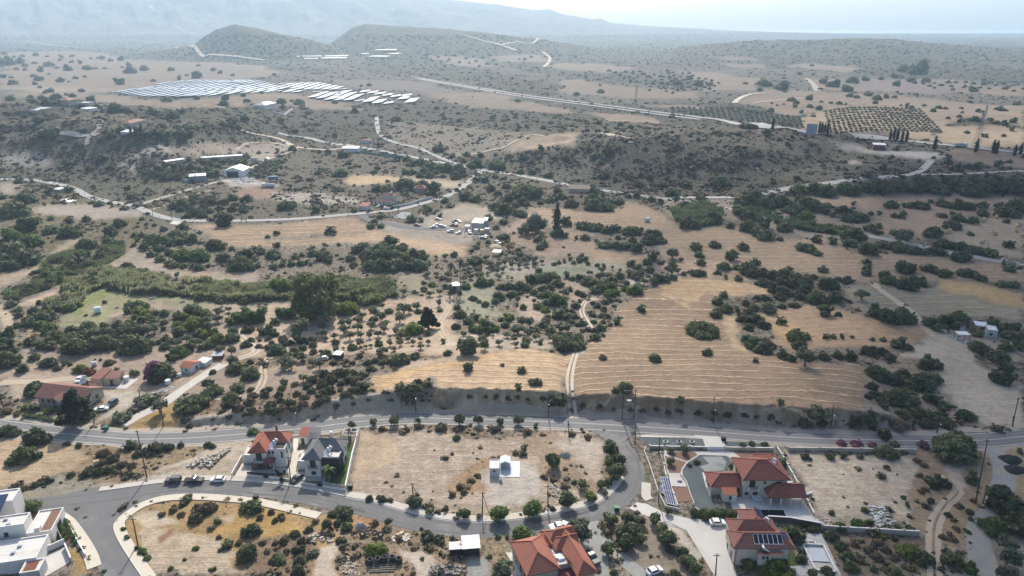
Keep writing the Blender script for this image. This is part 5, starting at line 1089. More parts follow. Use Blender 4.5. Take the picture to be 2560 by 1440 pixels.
# ---- reeds: dense upright blades
def reeds(tile, s, n, hgt, mt, label, seed=1):
    P = GP(tp(tile, s)); P = P[~np.isnan(P[:, 0])]; r = np.random.default_rng(seed); x0, y0 = P[:, 0].min(), P[:, 1].min(); x1, y1 = P[:, 0].max(), P[:, 1].max()
    X = r.uniform(x0, x1, n * 4); Y = r.uniform(y0, y1, n * 4); k = inpoly(X, Y, P); X = X[k][:n]; Y = Y[k][:n]; n = len(X); Z0 = H(X, Y)
    cl = fbm(X / 6, Y / 6, seed, 3); kp = fbm(X / 11, Y / 11, seed + 7, 3) + .25 * (r.random(n) - .5) > .42; X, Y, Z0, cl = X[kp], Y[kp], Z0[kp], cl[kp]; n = len(X); h = hgt * (.25 + 1.4 * cl) * r.uniform(.8, 1.15, n); a = r.uniform(0, 6.28, n); w_ = r.uniform(.18, .38, n) * hgt / 3; ln = r.normal(0, .22, (n, 2)) * hgt / 3 + [.25, 0]
    c, q = np.cos(a) * w_, np.sin(a) * w_
    V = np.stack([np.stack([X - c, Y - q, Z0 - .1], -1), np.stack([X + c, Y + q, Z0 - .1], -1), np.stack([X + c * .8 + ln[:, 0], Y + q * .8 + ln[:, 1], Z0 + h * .75], -1), np.stack([X + ln[:, 0] * 2, Y + ln[:, 1] * 2, Z0 + h], -1), np.stack([X - c * .8 + ln[:, 0], Y - q * .8 + ln[:, 1], Z0 + h * .7], -1)], 1).reshape(-1, 3)
    i = np.arange(n)[:, None] * 5; F = np.concatenate([i + [0, 1, 2], i + [0, 2, 4], i + [4, 2, 3]])
    o = link('reed_bed', npmesh('reed_bed', V, F, mt)); tag(o, label, 'reeds', kind='stuff')
RD = leafmat('reed_blades', (.135, .155, .085), (.22, .23, .13), trans=.3); RD2 = leafmat('green_reed_blades', (.085, .12, .06), (.125, .155, .08), trans=.3)
reeds('A', '700,980 800,880 920,760 1060,700 1200,760 1300,790 1700,790 2150,850 2560,860 2560,760 2300,700 1800,640 1400,570 1100,540 900,580 740,640 640,700 560,800 430,920 500,960', 26000, 3.4, RD, 'long curved bed of grey green reeds round the small field')
reeds('A', '20,760 300,650 330,580 480,420 700,340 1000,300 1250,310 1250,380 1000,520 700,640 400,760 100,860', 22000, 1.5, RD2, 'green weeds filling the left valley', 2)
reeds('t9', '40,640 150,600 300,600 420,640 400,740 250,760 80,720', 9000, 3.2, RD2, 'round patch of fresh green cane left of the road', 3)
reeds('t9', '500,610 640,620 800,700 1000,740 1270,790 1260,820 1000,790 800,740 600,700 480,640', 9000, 3., RD2, 'strip of green cane along the country road', 4)
reeds('B', '0,640 300,600 560,600 600,540 900,560 1500,580 1560,700 1400,780 1250,830 1000,760 500,760 0,780', 22000, 3., RD, 'reeds and cane round the very large tree', 5)
# ================================================================== BUILDINGS
def at(tile, x, y):
    x0, y0, k = TILES[tile]; return G(np.array([x0 + x / k]), np.array([y0 + y / k]))[0]
def fr(tile, xa, ya, xb, yb):
    a = at(tile, xa, ya); b = at(tile, xb, yb); d = b - a; return a, math.atan2(d[1], d[0]), math.hypot(d[0], d[1])
WHITE = mat('white_render', (.66, .65, .63), .85, .16, .3, 3., dirt=(.52, .50, .465)); CREAM = mat('cream_render', (.56, .51, .44), .85, .12, .3, 3., dirt=(.47, .43, .37))
BEIGE = mat('beige_render', (.44, .39, .33), .85, .12, .3, 3., dirt=(.37, .32, .27)); GREYW = mat('grey_render', (.40, .41, .42), .8, .12, .3, 3.)
SLATE = mat('dark_slate_cladding', (.035, .040, .045), .6, .5, 2., 9.); BRICK = mat('brown_stone_cladding', (.155, .095, .075), .85, .5, 2., 9.)
TILE_O = tilemat('orange_roof_tiles', (.40, .145, .09), (.31, .12, .08)); TILE_R = tilemat('red_roof_tiles', (.27, .095, .075), (.20, .075, .062)); TILE_G = tilemat('grey_roof_tiles', (.20, .205, .215), (.155, .16, .17))
TILE_M = tilemat('mixed_roof_tiles', (.33, .125, .09), (.21, .125, .11)); TILE_B = tilemat('brown_roof_tiles', (.27, .13, .10), (.19, .10, .08))
GLASS = mat('window_glass', (.035, .045, .055), .12, .2, .5, 2., spec=.6); FRAME = mat('dark_frame', (.06, .06, .065), .5, .1); WFRAME = mat('white_frame', (.65, .65, .64), .5, .1)
IRON = mat('dark_iron', (.045, .045, .05), .5, .2, 1, 5., metal=.3); STEELW = mat('white_metal', (.66, .68, .70), .45, .1, .5, 3.); WOODD = mat('dark_wood', (.10, .06, .04), .7, .3, 2, 9.)
ROOFW = ribmat('white_sheet_roof', (.66, .68, .69), .6); ROOFB = ribmat('blue_white_sheet_roof', (.52, .60, .68), .6); ROOFG = ribmat('grey_sheet_roof', (.34, .36, .38), .5); SHEETG = ribmat('grey_corrugated_sheet', (.32, .35, .39), .5)
PVM = ribmat('solar_cells', (.035, .055, .13), 1.0, .15, 0, 0, .9); PVB = ribmat('dark_solar_cells', (.02, .027, .045), .8, .15, 0, 0, .8); COLL = mat('collector_glass', (.42, .46, .50), .15, .1, spec=.6)
FLATR = mat('flat_roof_screed', (.56, .55, .53), .9, .15, .3, 2., dirt=(.44, .42, .40)); TERR = mat('terrace_tiles', (.50, .49, .48), .8, .10, .4, 3.); WATERD = mat('dark_pool_water', (.006, .018, .028), .08, .2, .5, 3., spec=.5)
TURF = mat('artificial_lawn', (.05, .085, .02), .95, .3, .5, 6.); SOILR = mat('reddish_soil', (.19, .115, .085), .95, .4, .6, 4.); WALLC = mat('wall_block', (.42, .38, .33), .9, .25, .4, 3., dirt=(.33, .29, .25)); WALLD = mat('dark_stone_wall', (.10, .10, .10), .9, .5, 1., 6.)
def hip(mb, caps, x0, y0, x1, y1, z, h, axis=None, ends=(1, 1)):
    """hipped roof; ends say whether each ridge end is hipped (1) or runs on (0)"""
    w_, d_ = x1 - x0, y1 - y0; ax = axis or ('x' if w_ >= d_ else 'y')
    if ax == 'x': s = d_ / 2; a = (x0 + s * ends[0], y0 + s, z + h); b = (x1 - s * ends[1], y0 + s, z + h)
    else: s = w_ / 2; a = (x0 + s, y0 + s * ends[0], z + h); b = (x0 + s, y1 - s * ends[1], z + h)
    A, B, C, D = (x0, y0, z), (x1, y0, z), (x1, y1, z), (x0, y1, z); t = .16
    if ax == 'x':
        mb.face([A, B, b, a]); mb.face([C, D, a, b]); mb.face([D, A, a]); mb.face([B, C, b]); hp = [(A, a), (D, a), (B, b), (C, b)]
    else:
        mb.face([A, B, a]); mb.face([B, C, b, a]); mb.face([C, D, b]); mb.face([D, A, a, b]); hp = [(A, a), (B, a), (C, b), (D, b)]
    for p, q in ((A, B), (B, C), (C, D), (D, A)): mb.face([(p[0], p[1], z - t), (q[0], q[1], z - t), q, p])
    mb.face([(D[0], D[1], z - t), (C[0], C[1], z - t), (B[0], B[1], z - t), (A[0], A[1], z - t)])
    for i, (p, q) in enumerate(hp): 
        if ends[i // 2]: caps.bar((p[0], p[1], p[2] + .05), (q[0], q[1], q[2] + .05), .22, .12)
    caps.bar((a[0], a[1], a[2] + .05), (b[0], b[1], b[2] + .05), .22, .12) if a != b else None
def gable(mb, x0, y0, x1, y1, z, h, ax='x', t=.12):
    """two-slope roof slab with its ridge along ax"""
    if ax == 'x':
        m = (y0 + y1) / 2; S = [[(x0, y0, z), (x1, y0, z), (x1, m, z + h), (x0, m, z + h)], [(x1, y1, z), (x0, y1, z), (x0, m, z + h), (x1, m, z + h)]]
    else:
        m = (x0 + x1) / 2; S = [[(x1, y0, z), (x1, y1, z), (m, y1, z + h), (m, y0, z + h)], [(x0, y1, z), (x0, y0, z), (m, y0, z + h), (m, y1, z + h)]]
    for s in S:
        mb.face(s); l = [(p[0], p[1], p[2] - t) for p in s]; mb.face(l[::-1])
        for i in range(4): mb.face([l[i], l[(i + 1) % 4], s[(i + 1) % 4], s[i]])
def gable_wall(mb, x0, y0, x1, y1, z0, z, h, ax='x'):
    if ax == 'x':
        m = (y0 + y1) / 2
        for x, f in ((x0 + .01, 1), (x1 - .01, -1)): p = [(x, y1, z), (x, y0, z), (x, m, z + h)]; mb.face(p if f > 0 else p[::-1])
    else:
        m = (x0 + x1) / 2
        for y, f in ((y0 + .01, 1), (y1 - .01, -1)): p = [(x0, y, z), (x1, y, z), (m, y, z + h)]; mb.face(p if f > 0 else p[::-1])
def window(par, face, c, z0, w_, h, pos, fm=FRAME, name='window'):
    """window set in a wall: face 's','e','n','w' of the local frame, c = centre along the wall, pos = wall plane"""
    def bx(a, b, z_0, z_1, d0, d1):
        if face in 'sn': s = -1 if face == 's' else 1; y = sorted((pos + s * d0, pos + s * d1)); return (a, y[0], z_0, b, y[1], z_1)
        s = 1 if face == 'e' else -1; x = sorted((pos + s * d0, pos + s * d1)); return (x[0], a, z_0, x[1], b, z_1)
    mb = MB(); f = .07
    mb.box(*bx(c - w_ / 2, c + w_ / 2, z0, z0 + f, -.02, .06)); mb.box(*bx(c - w_ / 2, c + w_ / 2, z0 + h - f, z0 + h, -.02, .06))
    mb.box(*bx(c - w_ / 2, c - w_ / 2 + f, z0 + f, z0 + h - f, -.02, .06)); mb.box(*bx(c + w_ / 2 - f, c + w_ / 2, z0 + f, z0 + h - f, -.02, .06))
    if w_ > 1.1: mb.box(*bx(c - f / 2, c + f / 2, z0 + f, z0 + h - f, -.02, .055))
    mb.box(*bx(c - w_ / 2 - .08, c + w_ / 2 + .08, z0 - .1, z0 - .003, -.02, .12))
    o = mb.build(name, fm, par); g = MB(); g.box(*bx(c - w_ / 2 + f, c + w_ / 2 - f, z0 + f, z0 + h - f, -.02, .025)); g.build('pane', GLASS, o); return o
def door(par, face, c, z0, w_, h, pos, m=WOODD):
    s = {'s': -1, 'n': 1, 'e': 1, 'w': -1}[face]; mb = MB()
    if face in 'sn': y = sorted((pos - s * .02, pos + s * .05)); mb.box(c - w_ / 2, y[0], z0, c + w_ / 2, y[1], z0 + h)
    else: x = sorted((pos - s * .02, pos + s * .05)); mb.box(x[0], c - w_ / 2, z0, x[1], c + w_ / 2, z0 + h)
    o = mb.build('door', m, par); k = MB()
    if face in 'sn': k.box(c + w_ * .3, min(y) - .06 if s < 0 else max(y), z0 + h * .45, c + w_ * .3 + .05, min(y) if s < 0 else max(y) + .06, z0 + h * .52)
    else: k.box(max(x), c + w_ * .3, z0 + h * .45, max(x) + .06, c + w_ * .3 + .05, z0 + h * .52)
    k.build('handle', STEELW, o)
def heater(par, x, y, z, rz=0., two=True, s=1.):
    """solar water heater: tank(s) on a frame above tilted collectors"""
    e = bpy.data.objects.new('solar_water_heater', None); COL.objects.link(e); e.parent = par; e.location = (x, y, z); e.rotation_euler = (0, 0, rz); e.scale = (s, s, s)
    t = MB(); t.tube((-.75, .1, 1.35), (.55, .1, 1.35), .36, n=14); t.tube((-.3, .55, 2.0), (.75, .55, 2.0), .30, n=14) if two else None; t.build('tank', STEELW, e)
    c = MB(); c.face([(-1.0, -1.7, .25), (1.0, -1.7, .25), (1.0, -.15, 1.15), (-1.0, -.15, 1.15)]); c.face([(-1.0, -.15, 1.07), (1.0, -.15, 1.07), (1.0, -1.7, .17), (-1.0, -1.7, .17)]); c.build('collector', COLL, e)
    f = MB()
    for q in (-.9, .9): f.bar((q, -1.6, .0), (q, -1.6, .2), .06, .06); f.bar((q, .1, 0), (q, .1, 1.), .06, .06); f.bar((q, -1.6, .03), (q, .6, .03), .06, .06); f.bar((q * .6, .55, 0), (q * .6, .55, 1.7), .06, .06)
    f.build('stand', IRON, e)
def railing(par, x0, x1, y, z, h=.9, name='railing', m=IRON, n=None, depth=None):
    mb = MB(); pts = [(x0, y), (x1, y)] if depth is None else [(x0, y + depth), (x0, y), (x1, y), (x1, y + depth)]
    for (xa, ya), (xb, yb) in zip(pts, pts[1:]):
        mb.bar((xa, ya, z + h), (xb, yb, z + h), .05, .05); L = math.hypot(xb - xa, yb - ya)
        k = max(1, int(L / .22))
        for i in range(k + 1): a = i / k; mb.bar((xa + (xb - xa) * a, ya + (yb - ya) * a, z), (xa + (xb - xa) * a, ya + (yb - ya) * a, z + h - .03), .03, .03)
    return mb.build(name, m, par)
# ---- the two twin houses beside the village road
def twin(tile, p, name, label, roof, cladm, body, orange):
    o_, rz, L = fr(tile, *p); e = empty(name, o_, rz, label, 'house'); W = 9.4; D = 9.6; h = 6.0
    wl = MB(); wl.box(0, 0, 0, 4.4, D, h); wl.box(4.4, 4.8, 0, W, D, h); wl.box(4.4, 1.3, 0, W, 4.8, 5.6); wl.build('wall', body, e)
    c = MB()
    if orange: c.box(-.04, -.05, 0, 4.45, 3., 2.7)
    else: c.box(4.42, 1.24, 0, W + .06, 5.2, 5.5)
    c.build('stone_cladding', cladm, e)
    par = MB(); 
    for b in ((4.4, 1.3, 5.6, W, 1.5, 6.0), (W - .2, 1.5, 5.6, W, 4.8, 6.0)): par.box(*b)
    par.build('parapet', body if orange else WHITE, e); dk = MB(); dk.box(4.42, 1.52, 5.6, W - .22, 4.78, 5.66); dk.build('roof_deck', mat('dark_membrane', (.05, .05, .055), .8, .3) if orange else FLATR, e)
    mb = MB(); cp = MB(); hip(mb, cp, -.5, 4.3, W + .5, D + .6, h, 2.1, 'x'); hip(mb, cp, -.5, -.6, 4.9, 7.4, h + .02, 2.1, 'y', (1, 0)); r = mb.build('roof', roof, e); cp.build('ridge_caps', roof, r)
    ch = MB(); ch.box(5.3, 8.3, 7., 5.8, 8.8, 9.4); ch.box(5.2, 8.2, 9.4, 5.9, 8.9, 9.5); ch.build('chimney', TILE_R if orange else WHITE, e)
    heater(e, 6.2, 3.3, 5.66, R(-38), True, 1.0)
    window(e, 's', 2.4, 3.35, 1.6, 2.2, 0 if orange else 0, FRAME, 'balcony_door')
    b = MB(); b.box(1.1, -1.1, 3.0, 3.7, -.003, 3.15); bo = b.build('balcony', WHITE, e); railing(bo, 1.15, 3.65, -1.05, 3.15, .95, depth=1.0)
    window(e, 's', 2.4, .9, 1.3, 1.0, -.05 if orange else 0)
    if orange:
        window(e, 's', 5.0, 4.5, .55, .9, 1.3); window(e, 's', 6.0, 4.5, .55, .9, 1.3); window(e, 's', 8.5, 3.2, .45, 1.9, 1.3)
        cb = MB(); cp = MB(); hip(cb, cp, 4.0, -1.2, 6.7, 1.2, 3., .9, 'x', (0, 1)); cn = cb.build('porch_roof', TILE_R, e); cp.build('ridge_caps', TILE_R, cn)
        pc = MB(); pc.box(6.3, -.9, 0, 6.6, -.6, 2.84); pc.build('porch_column', body, e); door(e, 's', 5.7, .1, 1.1, 2.2, 1.3)
    else:
        pc = MB(); pc.box(4.5, -.4, 2.75, 6.6, 1.22, 2.9); pc.build('porch_slab', WHITE, e); door(e, 's', 5.4, .1, 1.1, 2.2, 1.24)
    for q in (3.2, 5.8, 8.2): window(e, 'e', q, 3.6 if q != 5.8 else 3.4, .8, 1.4, W + (.06 if not orange and q < 5.2 else 0))
    window(e, 'e', 7.4, .9, 1.6, 1.2, W)
    # garage at the left side
    g = MB(); g.box(-3.2, 3.2, 0, -.003, 8.2, 2.7); g.build('garage', body, e); gp = MB()
    for b in ((-3.2, 3.2, 2.7, 0, 3.4, 2.95), (-3.2, 3.4, 2.7, -3., 8.2, 2.95), (-3., 8., 2.7, 0, 8.2, 2.95)): gp.box(*b)
    gp.build('garage_parapet', body, e); return e
twin('h1', (365, 900, 655, 893), 'orange_roof_house', 'white two storey house with orange tiled roof and brown stone ground floor', TILE_O, BRICK, WHITE, True)
twin('h1', (1330, 1020, 1612, 1028), 'grey_roof_house', 'white and black two storey house with grey tiled roof', TILE_G, SLATE, WHITE, False)
def simple(name, tile, p, depth, h, roof, rm, wm, label, cat='house', rh=1.2, axis='x', over=.3, wins=(), doors=(), rz=None, width=None, extra=None, ends=(1, 1)):
    o_, a, L = fr(tile, *p); a = a if rz is None else rz; L = width or L
    e = empty(name, o_, a, label, cat); w_ = MB(); w_.box(0, 0, -.1, L, depth, h)
    if roof == 'gable': gable_wall(w_, 0, 0, L, depth, 0, h, rh * .97, axis)
    if roof == 'mono': w_.v = []; w_.f = []; w_.uv = []; w_.sm = []; w_.prism([(0, 0), (L, 0), (L, depth), (0, depth)], -.1, h)
    w_.build('wall', wm, e); mb = MB()
    if roof == 'hip': cp = MB(); hip(mb, cp, -over, -over, L + over, depth + over, h + .02, rh, axis, ends); r = mb.build('roof', rm, e); cp.build('ridge_caps', rm, r)
    elif roof == 'gable': gable(mb, -over, -over, L + over, depth + over, h + .12, rh, axis); r = mb.build('roof', rm, e)
    elif roof == 'mono': 
        z0, z1 = h + .1, h + .1 + rh; q = [(-over, -over), (L + over, -over), (L + over, depth + over), (-over, depth + over)]
        T_ = [(q[0][0], q[0][1], z0), (q[1][0], q[1][1], z0), (q[2][0], q[2][1], z1), (q[3][0], q[3][1], z1)]; mb.face(T_); B_ = [(x, y, z - .1) for x, y, z in T_]; mb.face(B_[::-1])
        for i in range(4): mb.face([B_[i], B_[(i + 1) % 4], T_[(i + 1) % 4], T_[i]])
        r = mb.build('roof', rm, e); g = MB(); g.face([(L, depth, h), (0, depth, h), (0, depth, z1 - .1), (L, depth, z1 - .1)]); g.face([(0, depth, h), (0, 0, h), (0, depth, z1 - .12)]); g.face([(L, 0, h), (L, depth, h), (L, depth, z1 - .12)]); g.build('gable_wall', wm, e)
    else:
        mb.box(.2, .2, h, L - .2, depth - .2, h + .06); r = mb.build('roof', rm, e); g = MB()
        for b in ((0, 0, h, L, .2, h + .35), (0, depth - .2, h, L, depth, h + .35), (0, .2, h, .2, depth - .2, h + .35), (L - .2, .2, h, L, depth - .2, h + .35)): g.box(*b)
        g.build('parapet', wm, e)
    for wv in wins: window(e, *wv)
    for d in doors: door(e, *d)
    return e, L
ou, _ = simple('garden_outbuilding', 'h1', (1212, 428, 1365, 432), 3.6, 2.6, 'mono', TILE_O, WHITE, 'small white outbuilding with red tiled lean-to roof between the two houses', 'outbuilding', .9, over=.15, doors=(('s', 1.2, 0, .9, 2, 0),))
simple('grey_roof_outbuilding', 'h1', (1400, 345, 1560, 350), 2.6, 2.2, 'mono', TILE_G, WHITE, 'small outbuilding with grey tiled roof behind the grey roofed house', 'outbuilding', .5, over=.1)
# white prefab and gable shed on a slab
sheet('concrete_slab', tp('h7', '0,0') if False else tp('P', '1223.5,1192 1299,1194 1300.5,1153.5 1224,1153'), mat('pale_slab', (.55, .58, .61), .8, .08, .4, 3.), .14, thick=.2)
e, L = simple('prefab_cabin', 'P', (1224, 1190.5, 1248, 1190.5), 4.6, 2.3, 'flat', mat('white_panel_roof', (.72, .72, .71), .6, .2, .3, 2., dirt=(.6, .58, .55)), mat('light_grey_panel', (.50, .51, .52), .7, .08), 'light grey prefab cabin with white flat roof on a concrete slab', 'cabin', wins=(('s', 1.35, 1.2, .8, .8, 0, WFRAME),), doors=(('e', 3.2, 0, .9, 2, 2.75),))
simple('garden_shed', 'P', (1251, 1174, 1275.5, 1174), 3.2, 2.0, 'gable', mat('pale_blue_sheet', (.58, .66, .69), .5, .08), mat('blue_grey_sheet', (.36, .40, .43), .6, .1), 'pale blue metal garden shed with gable roof beside the prefab cabin', 'shed', .75, 'y', .1, doors=(('s', 1.3, 0, 1.3, 1.9, 0, mat('blue_grey_door', (.30, .33, .36), .6, .1)),))
e = empty('well_pipe', at('P', 1252.5, 1204), 0, 'short grey concrete well pipe with black mouth below the prefab cabin', 'well'); m_ = MB(); m_.tube((0, 0, 0), (0, 0, 1.), .42, n=14); m_.build('shaft', CONC, e); m_ = MB(); m_.tube((0, 0, 1.0), (0, 0, 1.02), .3, n=14); m_.build('opening_shade', mat('painted_hole_shade', (.01, .01, .01), .9, 0), e); m_ = MB()  # black disc on the capped shaft, painted as the shade in the pipe
for k in range(14): a = k * 2 * math.pi / 14; b = (k + 1) * 2 * math.pi / 14; m_.bar((.4 * math.cos(a), .4 * math.sin(a), 1.04), (.4 * math.cos(b), .4 * math.sin(b), 1.04), .14, .08)
m_.build('rim', WHITE, e)
# ---- villa with pool
o_, rz, L = fr('h3', 1412, 905, 2005, 905); V_ = empty('pool_villa', o_, rz, 'large white villa with dark red tiled roofs and an L-shaped terrace by the pool', 'house'); L = 11.5
w_ = MB(); w_.box(0, 0, 0, L, 9.2, 6.0); w_.box(-8.1, 1.2, 0, -.003, 7.0, 2.9); w_.box(6.5, 9.2, 0, L, 11.4, 5.6); w_.build('wall', CREAM, V_)
mb = MB(); cp = MB(); hip(mb, cp, -.7, -.7, L + .8, 9.9, 6.0, 2.9, 'x'); hip(mb, cp, 6, 6, L + .7, 12.0, 5.62, 2.3, 'y', (0, 1)); r = mb.build('roof', TILE_R, V_); cp.build('ridge_caps', TILE_O, r)
mb = MB(); cp = MB(); hip(mb, cp, -8.7, .6, .0, 7.5, 2.95, 1.9, 'x', (1, 0)); r = mb.build('wing_roof', TILE_R, V_); cp.build('ridge_caps', TILE_O, r)
mb = MB(); cp = MB(); hip(mb, cp, 5.4, -4.1, 15.6, 2.4, 3.0, 2.0, 'x', (1, 0)); r = mb.build('porch_roof', TILE_R, V_); cp.build('ridge_caps', TILE_O, r)
for x in (6.4, 9.1, 11.8, 14.6): m_ = MB(); m_.box(x - .17, -3.6, 0, x + .17, -3.26, 2.84); m_.build('column', WHITE, V_)
an = MB(); an.box(-5.6, -2.0, 0, -2.2, 1.197, 2.3); an.build('annex', WHITE, V_); m_ = MB(); m_.face([(-5.8, -2.2, 2.42), (-2.0, -2.2, 2.42), (-2.0, 1.15, 3.0), (-5.8, 1.15, 3.0)]); m_.face([(-5.8, 1.15, 2.9), (-2.0, 1.15, 2.9), (-2.0, -2.2, 2.32), (-5.8, -2.2, 2.32)]); m_.build('annex_roof', TILE_O, V_)
window(V_, 's', -3.9, 1.0, .7, .9, -2.0); window(V_, 's', 2.3, 3.4, 1.5, 2.1, 0, FRAME, 'balcony_door'); window(V_, 's', 5.6, 4.5, .6, .7, 0); window(V_, 's', 9.3, 4.0, 1.3, 1.1, 0); window(V_, 's', 1.1, .9, 1.0, .9, 0); window(V_, 's', 3.4, .9, 1.2, .9, 0); door(V_, 's', -.75, 0, .9, 2.2, 1.2)
window(V_, 's', 8.2, .2, 2.2, 2.1, 0, FRAME, 'terrace_door'); window(V_, 'w', 4., .9, 1.1, 1.1, -8.1); window(V_, 'w', 3., 4., 1.1, 1.2, 0); window(V_, 'w', 6.5, 4., 1.1, 1.2, 0); window(V_, 'e', 5., 3.8, 1.1, 1.3, L)
b = MB(); b.box(.9, -1.2, 2.85, 3.8, -.003, 3.0); bo = b.build('balcony', WHITE, V_); railing(bo, 1.2, 3.5, -1.12, 3.0, .85, depth=1.0); m_ = MB(); m_.box(.9, -1.25, 3.0, 1.2, -.95, 3.95); m_.box(3.5, -1.25, 3.0, 3.8, -.95, 3.95); m_.build('balcony_post', WHITE, V_)
heater(V_, 9.8, 5.6, 7.2, R(-55), False, .75)
sheet('terrace', tp('h3', '1240,945 1310,1150 1340,1175 1460,1190 1640,1200 1760,1185 2060,1218 2510,1262 2370,1130 2210,880 2090,640 1950,480 1860,300 1830,330 1200,560 1230,640 1420,640 1420,900 1250,900'), TERR, .11)
sheet('pool', tp('h3', '1455,1080 1985,1086 2030,1200 1640,1188 1480,1120'), WATERD, .135)
sheet('pool_coping', tp('h3', '1755,1186 2062,1218 2060,1232 1755,1200'), WHITE, .16, thick=.2)
sheet('gravel_drive', tp('h3', '825,322 1190,330 1240,400 1240,470 1190,545 860,560 900,700 960,870 1010,970 1120,1030 1270,1065 1315,1175 1200,1165 860,1140 780,1070 720,940 640,700 590,600 590,520 680,420'), mat('bluish_gravel', (.085, .105, .11), .95, .25, .2, 2.5, dirt=(.12, .135, .14)), .075)
sheet('worn_drive', tp('h3', '860,345 1130,345 1200,420 1160,540 900,545 830,480 960,440'), mat('worn_concrete', (.27, .28, .275), .9, .6, .25, 1.6, dirt=(.12, .14, .145)), .083)
sheet('paving', tp('h3', '860,562 1190,548 1240,560 1190,620 1100,600 925,605 990,900 960,880 905,740'), TERR, .085)
sheet('garden_path', tp('h3', '340,260 690,262 860,265 1160,250 1300,275 1430,385 1290,385 1190,330 830,318 670,420 590,520 590,600 640,700 640,760 430,750 400,600 380,570 330,330'), CONC, .065)
for s in ('350,300 390,280 740,272 800,318 650,410', '340,330 640,420 580,500 560,570 400,570', '430,770 650,765 720,960 520,975', '1310,295 1835,292 1860,350 1640,360 1440,382'): sheet('garden_bed', tp('h3', s), SOILR, .09)
sheet('gravel_strip', tp('h3', '30,80 870,98 905,195 560,205 140,205 60,150'), mat('bluish_gravel', 0), .07)
sheet('gravel_strip', tp('h3', '1190,130 1500,140 1820,185 1800,205 1180,200'), mat('bluish_gravel', 0), .07)
sheet('paved_entry', tp('h3', '755,45 1160,70 1180,200 1150,250 950,245 900,190 870,100 750,80'), mat('pale_paving', (.50, .49, .46), .9, .12, .4, 3.), .08)
sheet('side_paving', tp('h3', '-10,45 755,65 755,82 0,72'), mat('pale_paving', (.50, .49, .46)), .08)
def wall(name, tile, s, h, th, m, label=None, cat='wall', pillars=0., cap=None, pm=None, group=None, z0=-.1):
    """free-standing wall along a path, its height above the terrain; optional pillars every so many metres and a coping"""
    P = GP(tp(tile, s)); pts = [tuple(p) for p in P]; e = empty(name, pts[0], 0, label, cat, group); o = Vector(pts[0]); mb = MB(); cpm = MB()
    for a, b in zip(pts, pts[1:]):
        a = Vector(a) - o; b = Vector(b) - o; mb.bar((a.x, a.y, a.z + (h + z0) / 2), (b.x, b.y, b.z + (h + z0) / 2), th, h - z0)
        if cap: cpm.bar((a.x, a.y, a.z + h + .03), (b.x, b.y, b.z + h + .03), th + .1, .07)
    mb.build('wall_panel', m, e)
    if cap: cpm.build('coping', cap, e)
    if pillars:
        for a, b in zip(pts, pts[1:]):
            a = Vector(a) - o; b = Vector(b) - o; n = max(1, int((b - a).length / pillars))
            for i in range(n + 1):
                if i == n and b is not Vector(pts[-1]) - o and tuple(b + o) != pts[-1]: continue
                c = a.lerp(b, i / n); k = MB(); k.box(c.x - th * .8, c.y - th * .8, c.z - .1, c.x + th * .8, c.y + th * .8, c.z + h + .25); k.box(c.x - th * 1.05, c.y - th * 1.05, c.z + h + .25, c.x + th * 1.05, c.y + th * 1.05, c.z + h + .34); k.build('pillar', pm or m, e)
    return e
wall('boundary_wall', 'h3', '130,228 320,232', 1.0, .25, WALLC, 'short cream garden wall with white pillars left of the small gate', pillars=3., cap=WHITE, pm=CREAM)
wall('boundary_wall', 'h3', '365,235 690,238 945,245', 1.0, .25, WALLC, 'cream garden wall with pillars left of the villa gate', pillars=5., cap=WHITE, pm=CREAM)
wall('boundary_wall', 'h3', '1160,250 1840,262', 1.1, .25, WALLC, 'cream garden wall right of the villa gate behind the citrus trees', pillars=6., cap=WHITE, pm=CREAM)
wall('boundary_wall', 'h3', '1880,232 1965,360 2040,500 2110,620 2180,750 2250,880 2320,1010 2400,1170', 1.2, .25, WALLC, 'cream wall with white pillars between villa terrace and empty plot', pillars=4., cap=WHITE, pm=CREAM)
wall('boundary_wall', 't3', '880,250 1100,252 1400,256 1790,262', 1.3, .25, WALLC, 'long grey block wall along the road behind the pale empty plot', pillars=6., cap=CREAM)
wall('boundary_wall', 't3', '1120,808 1300,822 1500,832 1700,845 1810,850', 1.4, .25, WALLC, 'white capped wall along the lower edge of the pale empty plot', pillars=8., cap=WHITE)
wall('retaining_wall', 'h3', '1760,1232 2060,1250 2500,1330', 1.6, .3, WALLD, 'dark stone retaining wall under the villa terrace', cap=WHITE, z0=-.6)
wall('retaining_wall', 'h3', '70,240 60,300 130,480 200,700 260,880 350,1060 540,1100', 1.0, .25, CONC, 'curved concrete retaining wall beside the ground solar panels')
wall('low_wall', 'h3', '280,310 330,470 360,620 400,700 470,880 520,1030', .6, .2, WHITE, 'low white terrace wall with small pillars left of the garden beds', pillars=3.)
wall('low_wall', 'h3', '560,600 640,700 690,860 750,1010', .6, .2, CREAM, 'low cream wall along the left edge of the gravel drive')
wall('low_wall', 'h3', '760,1060 850,1130', .7, .2, WHITE, 'short pale wall at the bottom corner of the gravel drive')
wall('villa_gate', 'h3', '955,250 1150,250', 1.2, .06, STEELW, 'white sliding gate of the pool villa', 'gate', pillars=9.)
